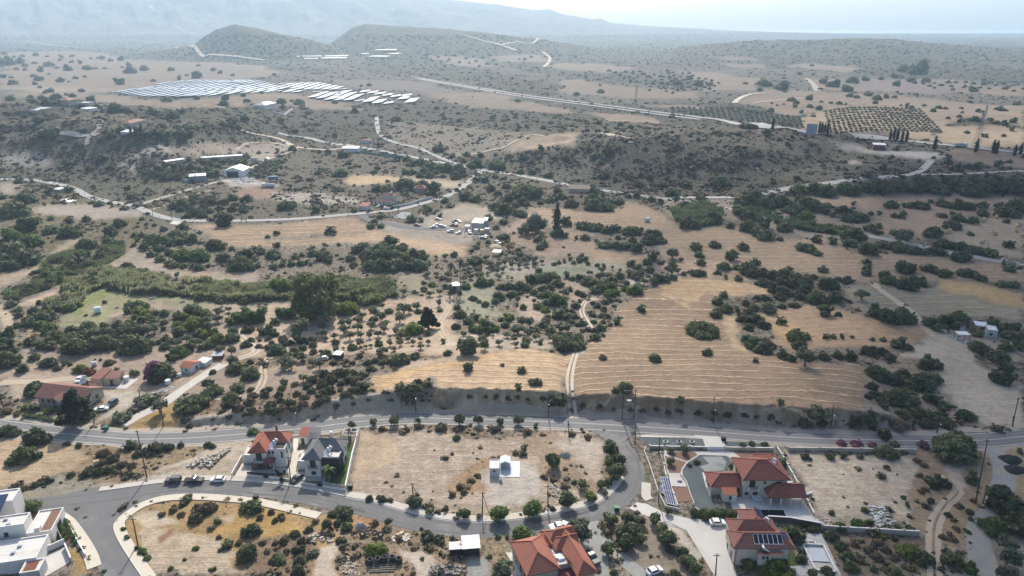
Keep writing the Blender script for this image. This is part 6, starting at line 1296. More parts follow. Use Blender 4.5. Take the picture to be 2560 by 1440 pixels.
# ground solar array
def panel_field(name, corners, m, label, z0=.5, z1=1.6, cat='solar panels'):
    P = [Vector(p) for p in corners]; o = P[0].copy(); e = empty(name, o, 0, label, cat); mb = MB(); q = [p - o for p in P]
    zs = [z0, z0, z1, z1]; q = [Vector((p.x, p.y, p.z + z)) for p, z in zip(q, zs)]
    L = (q[1] - q[0]).length; W = (q[2] - q[1]).length; mb.face(q, [(0, 0), (L, 0), (L, W), (0, W)]); mb.face([p - Vector((0, 0, .06)) for p in q[::-1]]); mb.build('panel', m, e); f = MB()
    for i in range(4): f.bar(q[i], q[(i + 1) % 4], .09, .09); f.bar((q[i].x, q[i].y, q[i].z - (z0 if i < 2 else z1)), q[i], .1, .1)
    for t in (.25, .5, .75): f.bar(q[0].lerp(q[1], t) + Vector((0, 0, .03)), q[3].lerp(q[2], t) + Vector((0, 0, .03)), .07, .05)
    f.bar(q[0].lerp(q[3], .5) + Vector((0, 0, .03)), q[1].lerp(q[2], .5) + Vector((0, 0, .03)), .07, .05); f.build('frame', STEELW, e); return e
panel_field('solar_array', [at('h3', 375, 1010), at('h3', 500, 1040), at('h3', 400, 700), at('h3', 280, 690)], PVM, 'long blue ground solar array on a slope beside the junction')
panel_field('solar_array', [at('h3', 275, 850), at('h3', 340, 885), at('h3', 330, 745), at('h3', 272, 745)], PVM, 'small blue solar array left of the long array')
# sun loungers, pots
def lounger(x, y, lab):
    p = at('h3', x, y); e = empty('sun_lounger', (p[0], p[1], p[2] + .12), R(12), lab, 'sun lounger', 'white sun loungers on the villa terrace'); m_ = MB(); m_.box(-.33, -1.0, .28, .33, .35, .36); m_.face([(-.33, .35, .3), (.33, .35, .3), (.33, .95, .75), (-.33, .95, .75)]); m_.face([(-.33, .95, .69), (.33, .95, .69), (.33, .35, .24), (-.33, .35, .24)]); m_.build('cushion', STEELW, e)
    for a in (-.28, .28):
        for b in (-.9, .3): k = MB(); k.box(a - .03, b - .03, 0, a + .03, b + .03, .28); k.build('leg', STEELW, e)
for x, l in ((1582, 'white sun lounger on the villa terrace, nearest the balcony'), (1625, 'white sun lounger on the villa terrace, middle of the three'), (1668, 'white sun lounger on the villa terrace, nearest the porch column')): lounger(x, 945, l)
# ---- house with roof solar panels (lower right)
o_, rz, L = fr('h5', 600, 978, 1458, 985); Q = empty('terraced_house', o_, rz, 'beige house with stepped red roofs and solar panels at the lower right', 'house'); L = 12.9
w_ = MB(); w_.box(0, 0, 0, L, 5.2, 5.4); w_.box(.6, 5.2, 0, 11.2, 9.5, 5.4); w_.box(4.2, 9.5, 0, 9.4, 13, 5.4); w_.box(5.0, -1.5, 0, 10.3, -.003, 4.6); w_.build('wall', CREAM, Q)
mb = MB(); cp = MB(); hip(mb, cp, -.8, -.7, L + .8, 5.6, 5.45, 2.0, 'x'); hip(mb, cp, .2, 3.2, 11.6, 9.9, 5.47, 2.5, 'x'); hip(mb, cp, 3.8, 7.5, 9.8, 13.5, 5.49, 2.3, 'y', (0, 1)); hip(mb, cp, 3.6, -.4, 9.0, 7.2, 5.5, 2.35, 'y', (1, 0)) if 0 else None; r = mb.build('roof', TILE_M, Q); cp.build('ridge_caps', TILE_O, r)
m_ = MB(); m_.box(4.7, -1.8, 4.6, 10.7, -.72, 4.75); m_.build('annex_roof', TILE_M, Q); window(Q, 's', 6.1, 3.4, .6, .6, -1.5); window(Q, 's', 7.0, 3.4, .6, .6, -1.5); window(Q, 'w', 3., 3.2, 1.1, 1.1, 0); window(Q, 'e', 3., 3.2, 1.1, 1.1, L); window(Q, 'w', 2.4, .6, 1.1, 1.4, 0)
for x in (.003, L - .35): m_ = MB(); m_.box(x - .1, -.06, 0, x + .35, -.003, 5.25); m_.build('quoin', mat('pink_stone', (.36, .24, .19), .85, .4, 1., 5.), Q)
def roofpanel(par, x0, x1, ya, yb, za, zb, m, nm='solar_panel'):
    mb = MB(); mb.face([(x0, ya, za), (x1, ya, za), (x1, yb, zb), (x0, yb, zb)], [(0, 0), (x1 - x0, 0), (x1 - x0, 1.8), (0, 1.8)]); mb.face([(x0, yb, zb - .07), (x1, yb, zb - .07), (x1, ya, za - .07), (x0, ya, za - .07)])
    o = mb.build(nm, m, par); f = MB()
    for a, b in (((x0, ya, za), (x1, ya, za)), ((x1, ya, za), (x1, yb, zb)), ((x1, yb, zb), (x0, yb, zb)), ((x0, yb, zb), (x0, ya, za))): f.bar(a, b, .06, .08)
    f.build('frame', STEELW, o)
for i in range(6): x = 4.3 + i * 1.12; roofpanel(Q, x, x + 1.05, .15, 2.1, 6.1, 7.3, PVB)
def roofpanel_e(par, y0, y1, xa, xb, za, zb):
    mb = MB(); mb.face([(xa, y0, za), (xb, y0, zb), (xb, y1, zb), (xa, y1, za)]); mb.face([(xa, y1, za - .06), (xb, y1, zb - .06), (xb, y0, zb - .06), (xa, y0, za - .06)]); mb.build('solar_panel', PVM, par)
roofpanel_e(Q, 1.4, 3.6, 11.2, 12.9, 7.25, 6.15); roofpanel_e(Q, 9.2, 12.4, 7.6, 9.3, 7.35, 6.2)
heater(Q, 9.4, 7.4, 6.3, R(-60), False, .85); heater(Q, 6.2, -.5, 4.75, R(90), False, .8)
sheet('terrace', tp('h5', '0,240 640,280 600,430 500,430 480,600 500,760 580,960 600,1152 380,1152 290,980 120,740 0,610'), mat('pale_concrete', (.50, .485, .46), .9, .15, .2, 1.5, dirt=(.42, .40, .37)), .06)
sheet('terrace', tp('h5', '1650,480 2000,480 2120,700 2330,1152 1470,1152 1460,1000 1780,980 1640,600'), mat('grey_terrace', (.38, .38, .38), .9, .2, .3, 2.), .07)
sheet('lawn', tp('h5', '1490,700 1540,700 1650,980 1460,985 1440,780'), TURF, .08)
# empty swimming pool: a real basin above the terrace level
pl = GP(tp('h5', '1705,660 2030,675 2240,1100 1905,1075')); e = empty('empty_pool', pl[0], 0, 'drained swimming pool with white rim and a crumpled pale cover', 'pool'); o = Vector(pl[0]); q = [Vector(p) - o for p in pl]
m_ = MB()
for a, b in zip(q, q[1:] + q[:1]): m_.bar((a.x, a.y, .3), (b.x, b.y, .3), .35, .6)
m_.build('rim', WHITE, e); c = sum(q, Vector()) / 4; m_ = MB(); m_.face([(p.x, p.y, .12) for p in [q[3], q[2], q[1], q[0]]]); m_.build('floor', mat('pool_floor', (.40, .40, .36), .9, .2), e)
m_ = MB(); m_.face([tuple(q[3].lerp(q[0], .35).lerp(q[2].lerp(q[1], .35), .05))[:2] + (.3,), tuple(q[3].lerp(q[0], .35).lerp(q[2].lerp(q[1], .35), .92))[:2] + (.35,), tuple(q[3].lerp(q[0], .85).lerp(q[2].lerp(q[1], .85), .92))[:2] + (.5,), tuple(q[3].lerp(q[0], .85).lerp(q[2].lerp(q[1], .85), .05))[:2] + (.5,)]); m_.build('cover', COLL, e)
m_ = MB(); k = q[0].lerp(q[1], .3); k2 = q[0].lerp(q[1], .65); m_.bar((k.x, k.y + 1.2, .3), (k2.x, k2.y + 1.2, .3), .35, .6); m_.bar((k.x, k.y + 1.2, .3), (k.x, k.y, .3), .3, .6); m_.bar((k2.x, k2.y + 1.2, .3), (k2.x, k2.y, .3), .3, .6); m_.build('steps', WHITE, e)
# ---- house with two long orange roofs (bottom centre)
def GZ(tile, x, y, z):
    x0, y0, k = TILES[tile]; d = ray(x0 + x / k, y0 + y / k); t = (z - CH) / d[2]; return d * t + np.array([0, 0, CH])
zt = 4.3; pA = GZ('h4', 1320, 930, zt); pB = GZ('h4', 1840, 802, zt); rz = math.atan2(pB[1] - pA[1], pB[0] - pA[0]); S = empty('orange_roof_villa', (pA[0], pA[1], 0), rz, 'house with two long bright orange hipped roofs at the bottom edge', 'house')
def loc(x, y, z=zt): p = GZ('h4', x, y, z) - pA; c, s = math.cos(-rz), math.sin(-rz); return p[0] * c - p[1] * s, p[0] * s + p[1] * c
Lw = math.hypot(*(pB - pA)[:2]); Ld = loc(1068, 392)[1]; rx0, ry0 = loc(2092, 935); rx1, _ = loc(2415, 865); _, ry1 = loc(1700, 200)
w_ = MB(); w_.box(.5, .5, -.2, Lw - .5, Ld - .5, zt - .15); w_.box(Lw - .497, 1.5, -.2, rx0 + 1.5, ry1 - 4, zt - .6); w_.box(rx0 + 1.503, ry0 + .6, -.2, rx1 - .5, ry1 - .5, zt - .17); w_.build('wall', BEIGE, S)
mb = MB(); cp = MB(); hip(mb, cp, 0, 0, Lw, Ld, zt, 2.5, 'y'); hip(mb, cp, rx0, ry0, rx1, ry1, zt + .02, 1.8, 'y'); hip(mb, cp, rx0 - 1.6, ry0 + (ry1 - ry0) * .55, rx1 - .3, ry0 + (ry1 - ry0) * .83, zt + .03, 1.7, 'x', (1, 0)); hip(mb, cp, rx0 - 2.8, ry1 - 5.5, rx1 - .2, ry1 + .1, zt + .04, 1.85, 'x', (1, 0)); r = mb.build('roof', tilemat('bright_orange_roof_tiles', (.40, .145, .09), (.28, .125, .10)), S); cp.build('ridge_caps', TILE_O, r)
m_ = MB(); m_.box(Lw - .4, 1.6, zt - .6, rx0 + 1.4, ry1 - 4.1, zt - .5); m_.build('roof_deck', FLATR, S)
m_ = MB(); x0, y0 = loc(1820, 700, zt); m_.tube((x0 - .2, y0, zt + .5), (x0 + 1.2, y0, zt + .5), .55, n=14); m_.build('water_tank', STEELW, S); m_ = MB(); x0, y0 = loc(1800, 640, zt); m_.box(x0 - .5, y0, zt - .5, x0 + .9, y0 + 1.2, zt + .1); m_.build('air_conditioner', COLL, S)
for y in (2.5, 5.5, 8.5): window(S, 'w', y, 1.2, 1.1, 1.5, .5)
window(S, 's', 5.2, 1.1, 1.2, 1.4, .5); window(S, 's', 3.2, 1.1, .6, 1.4, .5); m_ = MB(); m_.box(Lw - .45, -1.2, 0, rx0 + 1.4, 1.49, 2.6); m_.build('porch', mat('dark_red_slab', (.20, .07, .07), .8, .2), S)
sheet('terrace', tp('h4', '1000,560 1090,555 1330,914 1060,914 1150,800'), mat('pale_concrete', (.50, .485, .46)), .06); sheet('gravel_yard', tp('h4', '1990,130 2250,60 2500,180 2560,380 2560,914 2420,914 2100,380 1900,230'), mat('grey_track', (.36, .37, .355)), .04)
# stacked spare tiles on the roof
r_ = random.Random(4)
for (xa, ya, xb, yb, n) in ((1600, 265, 1700, 420, 9), (1890, 600, 2010, 740, 11)):
    for i in range(n):
        t = i / (n - 1); x, y = loc(xa + (xb - xa) * t, ya + (yb - ya) * t, zt + .9); o = MB(); o.box(-.18, -.3, 0, .18, .3, .35); o.build('tile_stack', TILE_O, S, (x, y, zt + .75), r_.uniform(-.3, .3))
# ---- metal-roofed shed beside it
p = fr('h4', 345, 620, 590, 600); e = empty('metal_roof_shed', p[0], p[1], 'dark shed with bright blue white metal roof', 'shed'); w = 4.2
m_ = MB(); m_.box(.1, .1, 0, w - .1, 3.9, 2.3); m_.build('wall', mat('dark_sheet', (.03, .032, .035), .7, .3), e); m_ = MB(); m_.box(-.15, -.35, 2.45, w + .1, 4.4, 2.55); m_.build('roof', mat('pale_blue_roof', (.47, .56, .63), .5, .06), e)
m_ = MB(); m_.box(-3.0, .6, 0, -.003, 3.0, 1.9); m_.build('lean_to', mat('dark_sheet', (.03, .032, .035)), e); m_ = MB(); m_.box(-3.1, .4, 1.95, -.16, 3.1, 2.03); m_.build('lean_to_roof', mat('pale_panel', (.58, .57, .56), .6, .1), e)
m_ = MB()
for i in range(14): a = r_.uniform(-1.2, .1); b = r_.uniform(1.2, 3.); m_.box(a, b, 2.03 if a < -.2 else 2.56, a + .14, b + .14, 2.17 if a < -.2 else 2.7)
m_.build('red_blocks', TILE_R, e)
# ---- modern villa at the lower left corner
o_ = at('h2', 380, 1010); M_ = empty('modern_villa', o_, R(14), 'white modern villa with stepped flat roofs at the lower left corner', 'house')
def ml(x, y, z): p = GZ('h2', x, y, z) - o_; c, s = math.cos(-R(14)), math.sin(-R(14)); return (p[0] * c - p[1] * s, p[0] * s + p[1] * c)
def flatblock(c1, c2, h, body='wall', left=None):
    """block whose roof spans local corners c1 (front left) .. c2 (back right)"""
    x0, y0 = c1; x1, y1 = c2; m_ = MB(); m_.box(x0, y0, -.2, x1, y1, h - .35); m_.build('wall', WHITE if body == 'wall' else GREYW, M_); m_ = MB(); m_.box(x0 + .25, y0 + .25, h - .35, x1 - .25, y1 - .25, h - .3); m_.build('roof_deck', FLATR, M_); g = MB()
    for b in ((x0, y0, h - .35, x1, y0 + .25, h), (x0, y1 - .25, h - .35, x1, y1, h), (x0, y0 + .25, h - .35, x0 + .25, y1 - .25, h), (x1 - .25, y0 + .25, h - .35, x1, y1 - .25, h)): g.box(*b)
    g.build('parapet', WHITE, M_)
a = ml(350, 655, 6.2); b = ml(310, 500, 6.2); flatblock((a[0] - 14, a[1]), (a[0], ml(310, 500, 6.2)[1]), 6.2)
c = ml(180, 305, 7.4); flatblock((c[0] - 12, c[1]), (c[0], ml(115, 140, 7.4)[1]), 7.4); window(M_, 's', a[0] - 4.2, 3.2, .9, 1.2, a[1])
d = ml(770, 750, 3.4); d2 = ml(640, 450, 3.4); flatblock((a[0] + .003, d[1]), (d[0], d2[1]), 3.4)
m_ = MB(); m_.box(d[0] - 2.6, d[1] + .3, 3.06, d[0] - .3, d2[1] - .3, 3.2); m_.build('roof_garden', SOILR, M_); m_ = MB(); q = ml(560, 700, 4.2); m_.box(q[0] - .6, q[1] - .7, 3.1, q[0] + .6, q[1] + .6, 4.3); m_.build('chimney', WHITE, M_)
f = ml(540, 1160, 3.6); f2 = ml(440, 850, 3.6); flatblock((f[0] - 16, f[1]), (f[0], min(f2[1], a[1] - .05)), 3.6); g_ = ml(580, 1350, 3.2); flatblock((g_[0] - 4, g_[1]), (g_[0], f[1] - .003), 3.2, 'x'); m_ = MB(); m_.box(g_[0] - 3.6, g_[1] + .4, 2.9, g_[0] - 1.0, f[1] - .4, 2.97); m_.build('roof_garden', mat('rust_soil', (.17, .07, .045), .9, .3), M_)
for q, z in ((ml(130, 670, 5.9), 5.9), (ml(90, 600, 5.9), 5.9), (ml(300, 1000, 3.3), 3.3), (ml(200, 1100, 3.3), 3.3)): m_ = MB(); m_.box(q[0] - .45, q[1] - .3, z - .04, q[0] + .45, q[1] + .3, z + .5); m_.build('air_conditioner', COLL, M_)
m_ = MB(); m_.box(f[0] - 15, f[1] + 3, 3.26, f[0] - .4, f[1] + 3.06, 3.3); m_.box(a[0] - 13, a[1] + 2.5, 5.86, a[0] - .4, a[1] + 2.56, 5.9); m_.build('roof_joint', mat('dark_joint', (.22, .21, .2), .9, .2), M_)
window(M_, 's', d[0] - 2.6, .3, 2.2, 2.2, d[1]); window(M_, 'e', (d[1] + d2[1]) / 2, .2, 2.6, 2.3, d[0])
panel_ = MB(); q = ml(30, 400, 7.0); panel_.face([(q[0] - 1.2, q[1] - 3, 7.4), (q[0] + .8, q[1] - 3, 7.4), (q[0] + .8, q[1] + 3, 8.6), (q[0] - 1.2, q[1] + 3, 8.6)]); panel_.build('solar_panel', PVM, M_)
sheet('lawn', tp('h2', '700,500 770,560 930,930 800,960 745,790'), TURF, .06); sheet('garden_bed', tp('h2', '790,470 930,520 1150,900 1180,1000 1080,1010 960,930 790,560'), mat('dark_soil', (.09, .065, .05), .95, .4), .05)
sheet('concrete_yard', tp('h2', '600,1170 980,1010 1060,1230 700,1440 560,1440'), mat('pale_concrete', (.50, .485, .46)), .06)
wall('garden_wall', 'h2', '940,500 1010,620 1130,870 1220,1030 1290,1150', .8, .22, WHITE, 'white garden wall along the pavement by the modern villa', cap=WHITE)
wall('garden_wall', 'h2', '570,1130 780,1050 980,960', 1.6, .22, WHITE, 'white wall between the modern villa and the concrete yard', cap=WHITE); wall('garden_wall', 'h2', '985,1010 1075,1230', 1.3, .22, WHITE, 'white wall at the outer side of the concrete yard', cap=WHITE); wall('garden_wall', 'h2', '570,1010 620,1190', 1.6, .22, WHITE, 'white wall next to the flat roof at the lower left', cap=WHITE)
wall('metal_fence', 'h2', '670,505 760,545 940,930', 1.2, .05, STEELW, 'white metal fence around the small lawn of the modern villa', 'fence', pillars=2.)
def hedge(name, tile, s, wd, ht, lk, label, n=900, seed=3):
    P = smooth_path(GP(tp(tile, s))[:, :2], .8); r = np.random.default_rng(seed); o = np.array([P[0, 0], P[0, 1], float(H(P[0, 0], P[0, 1]))]); idx = r.integers(0, len(P), max(8, int(len(P) * 1.4)))
    lob = [(P[i, 0] - o[0] + r.normal(0, wd * .12), P[i, 1] - o[1] + r.normal(0, wd * .12), ht * r.uniform(.4, .62), max(wd, ht) * r.uniform(.38, .55)) for i in idx]
    V, F = crown(lob, n, .28, seed, core=.75, zmin=-.5); ob = link(name, npmesh(name, V, F, LEAF[lk]), None, tuple(o)); tag(ob, label, 'hedge'); return ob
hedge('garden_hedge', 'h2', '790,490 900,530 1000,650 1090,830 1170,990', 1.0, 1.1, 'g', 'clipped hedge behind the white wall of the modern villa', 1500); hedge('garden_hedge', 'h2', '850,620 920,720 1000,880', .9, 1.0, 'g', 'inner clipped hedge beside the small lawn', 900, 5)
hedge('tree_hedge', 'h2', '220,470 320,460 430,440 560,450', 2., 2.6, 'g', 'dense green planting behind the modern villa', 1600, 6); hedge('street_hedge', 'h3', '740,1150 860,1150 1000,1150 1150,1160 1310,1165', 1.8, 2.0, 'c', 'tall dark hedge above the parked white car', 2200, 7)
hedge('garden_hedge', 'h6', '50,770 250,800 450,830 700,870 830,870 1000,760', 1.2, 1.0, 'c', 'dark hedge along the road in front of the bungalow', 2200, 8)
# ---- plot of the grey-roofed house: side wall, lawn, fences, pergola
wall('side_wall', 'h1', '2050,1290 2110,1000 2170,700 2230,480 2275,290', 2.0, .25, WHITE, 'long white side wall of the grey roofed house', cap=WHITE); sheet('lawn', tp('h1', '2010,440 2215,440 2170,640 2050,1150 1760,1130 1800,940 1960,920 2000,700'), TURF, .06)
sheet('front_paving', tp('h1', '1200,930 1330,920 1330,1030 1620,1030 1640,930 1790,930 1750,1110 1250,1090 1180,960'), mat('grey_terrace', (.38, .38, .38)), .055); sheet('front_paving', tp('h1', '200,800 350,810 370,900 700,880 770,840 960,840 1000,950 690,960 280,940 150,950'), mat('grey_terrace', (.38, .38, .38)), .055)
sheet('driveway_slab', tp('h1', '0,1085 190,770 280,930 270,1000 260,1085'), mat('cream_slab', (.52, .48, .42), .9, .12, .4, 3.), .065); sheet('driveway_slab', tp('h1', '1000,900 1060,780 1110,330 1200,330 1180,560 1330,520 1200,640 1140,960 1060,1120'), mat('cream_slab', (.52, .48, .42)), .06)
sheet('driveway_slab', tp('h1', '1060,1160 1130,930 1250,960 1250,1090 1160,1200'), mat('cream_slab', (.52, .48, .42)), .07)
wall('front_wall', 'h1', '275,1015 560,1045', .7, .2, WHITE, 'white front wall with black fence left of the gate of the orange roofed house'); wall('front_wall', 'h1', '665,1055 1050,1105', .8, .2, WHITE, 'white front wall right of the gate of the orange roofed house')
wall('front_fence', 'h1', '275,1000 560,1030', 1.3, .05, IRON, 'black metal fence in front of the orange roofed house', 'fence', z0=.7); wall('entrance_gate', 'h1', '575,1045 660,1052', 1.3, .05, IRON, 'black garden gate of the orange roofed house', 'gate')
wall('front_wall', 'h1', '1250,1155 1525,1195', .6, .2, WHITE, 'white front wall left of the gate of the grey roofed house'); wall('front_wall', 'h1', '1635,1215 2050,1295', .9, .2, WHITE, 'white front wall right of the gate of the grey roofed house'); wall('entrance_gate', 'h1', '1535,1195 1630,1205', 1.2, .05, IRON, 'dark framed glass gate of the grey roofed house', 'gate')
wall('side_wall', 'h1', '0,1040 190,700', 1.4, .2, WHITE, 'white side wall left of the orange roofed house', cap=WHITE); wall('glass_fence', 'h1', '1635,1200 2030,1275', 1.7, .05, mat('glass_fence_panel', (.32, .34, .35), .2, .1), 'grey glass fence on the front wall of the grey roofed house', 'fence', pillars=2.2, pm=IRON, z0=.9)
p = at('h1', 2000, 430); e = empty('pergola', p, 0, 'white pergola frame with barbecue chimney behind the grey roofed house', 'pergola'); m_ = MB()
for y in (0, 2.0, 4.0): m_.bar((0, y, 3.0), (4.2, y, 3.0), .15, .2)
for x in (0, 2.1, 4.2): m_.bar((x, 0, 3.15), (x, 4, 3.15), .12, .15)
m_.build('beams', WHITE, e)
for x, y in ((0, 0), (4.2, 0), (0, 4), (4.2, 4)): m_ = MB(); m_.box(x - .09, y - .09, 0, x + .09, y + .09, 2.95); m_.build('post', WHITE, e)
m_ = MB(); m_.box(1.4, 1.0, 0, 2.2, 1.8, 3.4); m_.box(1.6, 1.2, 3.4, 2.0, 1.6, 4.6); m_.build('barbecue_chimney', mat('soot_brick', (.12, .11, .11), .9, .3), e)
# ---- long brown-roofed bungalow, small house, cottage (left)
e, L = simple('long_bungalow', 'h6', (325, 628, 960, 700), 9.0, 3.0, 'gable', TILE_B, BEIGE, 'long beige bungalow with brown and orange tiled roof by the main road', 'house', 2.4, 'x', .7, wins=[('s', x, 1.0, .9, 1.2, 0) for x in (2., 4.2, 6.2, 10., 12.5)] + [('e', 3., 3.3, 1.3, 1.0, 17.6), ('e', 6., 1., 1.3, 1.2, 17.6)], width=17.6)
m_ = MB(); gable(m_, 6.6, -2.2, 10.4, 4.2, 3.15, 1.4, 'y'); m_.build('porch_roof', TILE_B, e)
for x in (7, 10): m_ = MB(); m_.box(x - .15, -2, 0, x + .15, -1.7, 3.05); m_.build('porch_column', BEIGE, e)
m_ = MB(); cp = MB(); hip(m_, cp, 9, 7.5, 14, 12, 3.1, 1.7, 'x'); k = m_.build('rear_roof', TILE_B, e); cp.build('ridge_caps', TILE_B, k); heater(e, 11, 8.8, 4.9, R(20), True, .95); m_ = MB(); m_.box(9.3, 8.5, 0, 13.7, 11.7, 2.95); m_.build('rear_wing', BEIGE, e)
simple('small_red_house', 'h6', (965, 412, 1088, 418), 6.6, 2.9, 'mono', TILE_M, BEIGE, 'narrow block of the small beige house with white rimmed red roof', 'house', .8, over=.12)
e, L = simple('small_red_house', 'h6', (1112, 402, 1300, 398), 4.6, 2.5, 'mono', TILE_M, BEIGE, 'wide block of the small beige house with green mat at the door', 'house', .7, over=.12, doors=(('s', 2.8, 0, 1., 2., 0),), wins=(('e', 2.2, 1., 1., 1., 5.2),), width=5.2)
sheet('concrete_terrace', tp('h6', '940,415 1290,415 1340,360 1420,320 1530,325 1380,445 1000,430'), CONC, .06); sheet('door_mat', tp('h6', '1110,395 1130,380 1265,390 1240,412'), mat('green_mat', (.02, .075, .055), .9, .2), .08)
simple('white_cottage', 'h6', (2042, 250, 2195, 282), 5.6, 2.5, 'gable', TILE_O, WHITE, 'small white cottage with bright orange roof beside the gravel road', 'house', 1.0, 'x', .25, wins=(('s', 2.6, 1.2, .8, .6, 0), ('e', 3., .9, .9, 1.2, 4.6)), width=4.6, rz=R(-16))
simple('white_canopy_hut', 'h6', (2240, 175, 2340, 185), 3.5, 2.0, 'mono', ROOFW, WHITE, 'low white roofed shelter right behind the white cottage', 'shelter', .2, over=.2)
p = at('h6', 2450, 105); e, L = simple('scrap_shed', 'h6', (2420, 100, 2540, 90), 3., 1.8, 'mono', ROOFG, WOODD, 'ramshackle dark shed with patched pale roof at the top of the gravel road', 'shed', .3, over=.3)
simple('garden_kiosk', 'B', (935, 1352, 1005, 1355), 3., 1.9, 'mono', ROOFB, mat('dark_sheet', (.03, .032, .035)), 'small hut with pale blue roof below the orchard', 'shed', .2, over=.2)
simple('orchard_hut', 'B', (2140, 672, 2200, 660), 3.2, 2.5, 'mono', ROOFW, BEIGE, 'small hut with whitish roof under the two palms', 'shed', .5, over=.4)
# ---- middle distance
e, L = simple('white_roadside_villa', 'm1', (400, 520, 690, 548), 4.5, 3.0, 'hip', TILE_B, WHITE, 'white villa with dull red roofs beside the country road', 'house', 1.4, 'x', .5, wins=[('s', x, .9, 1.1, 1.2, 0) for x in (2, 5.5, 9)])
m_ = MB(); m_.box(2.6, 4.503, 0, 13.5, 11, 5.8); m_.build('upper_block', WHITE, e); m_ = MB(); cp = MB(); hip(m_, cp, 2.2, 4.2, 14, 11.5, 5.85, 2.0, 'x'); k = m_.build('upper_roof', TILE_B, e); cp.build('ridge_caps', TILE_B, k); window(e, 'e', 6.2, 3.6, 1., 1.3, 13.5); window(e, 'e', 9.2, 3.6, 1., 1.3, 13.5); window(e, 'e', 7.6, .8, 1.4, 1.4, 13.5); heater(e, 11, 8, 7.2, R(-30), False, .9)
e, L = simple('gatehouse', 'm1', (180, 600, 308, 608), 6., 2.5, 'mono', TILE_O, WHITE, 'small white building with light red lean-to roof left of the white villa', 'outbuilding', 1.0, over=.3)
simple('tree_hidden_house', 'm1', (1070, 330, 1230, 325), 9., 2.8, 'hip', TILE_B, WALLC, 'brown hipped roof house half hidden by trees above the country road', 'house', 3., 'x', .8)
wall('white_road_wall', 'm1', '690,580 800,560 1000,525 1200,460 1350,425', 1.6, .3, WHITE, 'long white wall between the villa garden and the country road')
simple('white_warehouse', 'm1', (1985, 915, 2150, 925), 9., 4.2, 'mono', ROOFW, GREYW, 'large white roofed warehouse in the scrap yard', 'warehouse', .5, over=.4); simple('white_warehouse', 'm1', (2160, 870, 2215, 872), 7., 3.6, 'mono', ROOFW, GREYW, 'small white roofed annex right of the warehouse', 'warehouse', .4, over=.3)
for x0, x1, y, d, m_w, lab in ((2012, 2080, 995, 3, WHITE, 'small white container in front of the warehouse'), (2108, 2176, 1000, 3, mat('ochre_panel', (.50, .36, .22), .8, .1), 'ochre container between the two white containers'), (2185, 2262, 982, 4, GREYW, 'grey white container at the right end of the scrap yard'), (1868, 1945, 940, 5, WHITE, 'white cabin at the end of the dark driveway')):
    simple('yard_container', 'm1', (x0, y, x1, y + 1), d, 2.5, 'flat', ROOFW, m_w, lab, 'container', group=None) if 0 else simple('yard_container', 'm1', (x0, y, x1, y + 1), d, 2.5, 'flat', ROOFW, m_w, lab, 'container')
e = simple('farm_barn', 'm2', (1222, 622, 1550, 622), 16., 5., 'gable', ROOFW, STEELW, 'big white steel barn with open front at the farm yard', 'barn', 2.7, 'y', .3)[0]
m_ = MB(); m_.box(2.2, -.06, 0, 11.8, -.003, 4.6); m_.build('barn_opening_shade', mat('painted_interior_shade', (.04, .045, .055), .9, .5), e)  # dark panel on the closed front, painted as the shade inside
e = simple('grey_shed', 'm2', (640, 715, 918, 695), 7., 4.6, 'mono', ROOFW, SHEETG, 'grey corrugated shed with white lean-to roof beside the barn', 'shed', .8, over=.3)[0]; m_ = MB(); m_.box(-4.5, .5, 0, -.003, 5, 2.4); m_.build('lean_to', SHEETG, e)
simple('low_white_shed', 'm2', (240, 412, 572, 395), 5., 2.2, 'mono', ROOFW, WALLC, 'long low shed with white roof on the rocky slope', 'shed', .4, over=.2); simple('low_white_shed', 'm2', (830, 345, 1095, 262), 5., 2.2, 'mono', ROOFW, WALLC, 'long low white roof above the farm orchard', 'shed', .4, over=.2, rz=R(22))
simple('white_tank_shed', 'm2', (1672, 352, 1768, 352), 3.5, 2.5, 'flat', ROOFW, WHITE, 'small white cabin on the dirt track above the barn', 'cabin'); simple('white_tent', 'm2', (1885, 358, 1968, 358), 4, 1.8, 'gable', ROOFW, WHITE, 'small white tent at the upper edge of the orchard rows', 'tent', 1.3, 'y', .2)
e = empty('blue_skip', at('m2', 1965, 700), 0, 'blue metal skip on legs behind the dump truck', 'skip'); m_ = MB(); m_.box(0, 0, 1.2, 7, 3, 4.0); m_.build('bin', mat('blue_paint', (.08, .14, .24), .6, .3, 1, 4.), e)
for x in (.3, 6.4): m_ = MB(); m_.box(x, .2, 0, x + .3, 2.8, 1.2); m_.build('leg', IRON, e)
simple('roadside_hut', 't7', (385, 515, 428, 518), 5., 2.4, 'mono', ROOFW, GREYW, 'small white roofed hut by the left end of the country road', 'hut', .4, over=.4); sheet('white_slab', tp('t7', '425,575 490,592 547,578 480,562'), WHITE, .6, kind='structure', thick=.8); sheet('concrete_apron', tp('t7', '1205,738 1235,716 1295,722 1275,748'), CONC, .12)
e, _ = simple('white_roof_depot', 't8', (15, 230, 130, 232), 12, 4., 'gable', ROOFW, WHITE, 'white depot building beside the green fence', 'depot', 1.2, 'x', .4)
wall('green_fence', 't8', '150,232 250,250 350,262 450,268', 2.2, .15, mat('green_mesh', (.16, .30, .25), .8, .2), 'pale green fence along the country road', 'fence'); simple('red_roof_farmhouse', 't8', (140, 165, 205, 167), 9, 3.2, 'hip', TILE_R, WHITE, 'small farmhouse with faded red roof above the country road', 'house', 1.6, 'x', .5)
simple('low_farm_building', 't8', (1625, 515, 1765, 520), 9, 2.8, 'mono', mat('dull_brown_roof', (.19, .165, .14), .95, .3), BEIGE, 'long low farm building with grey brown roof near the country road', 'farm building', 1.2, over=.5)
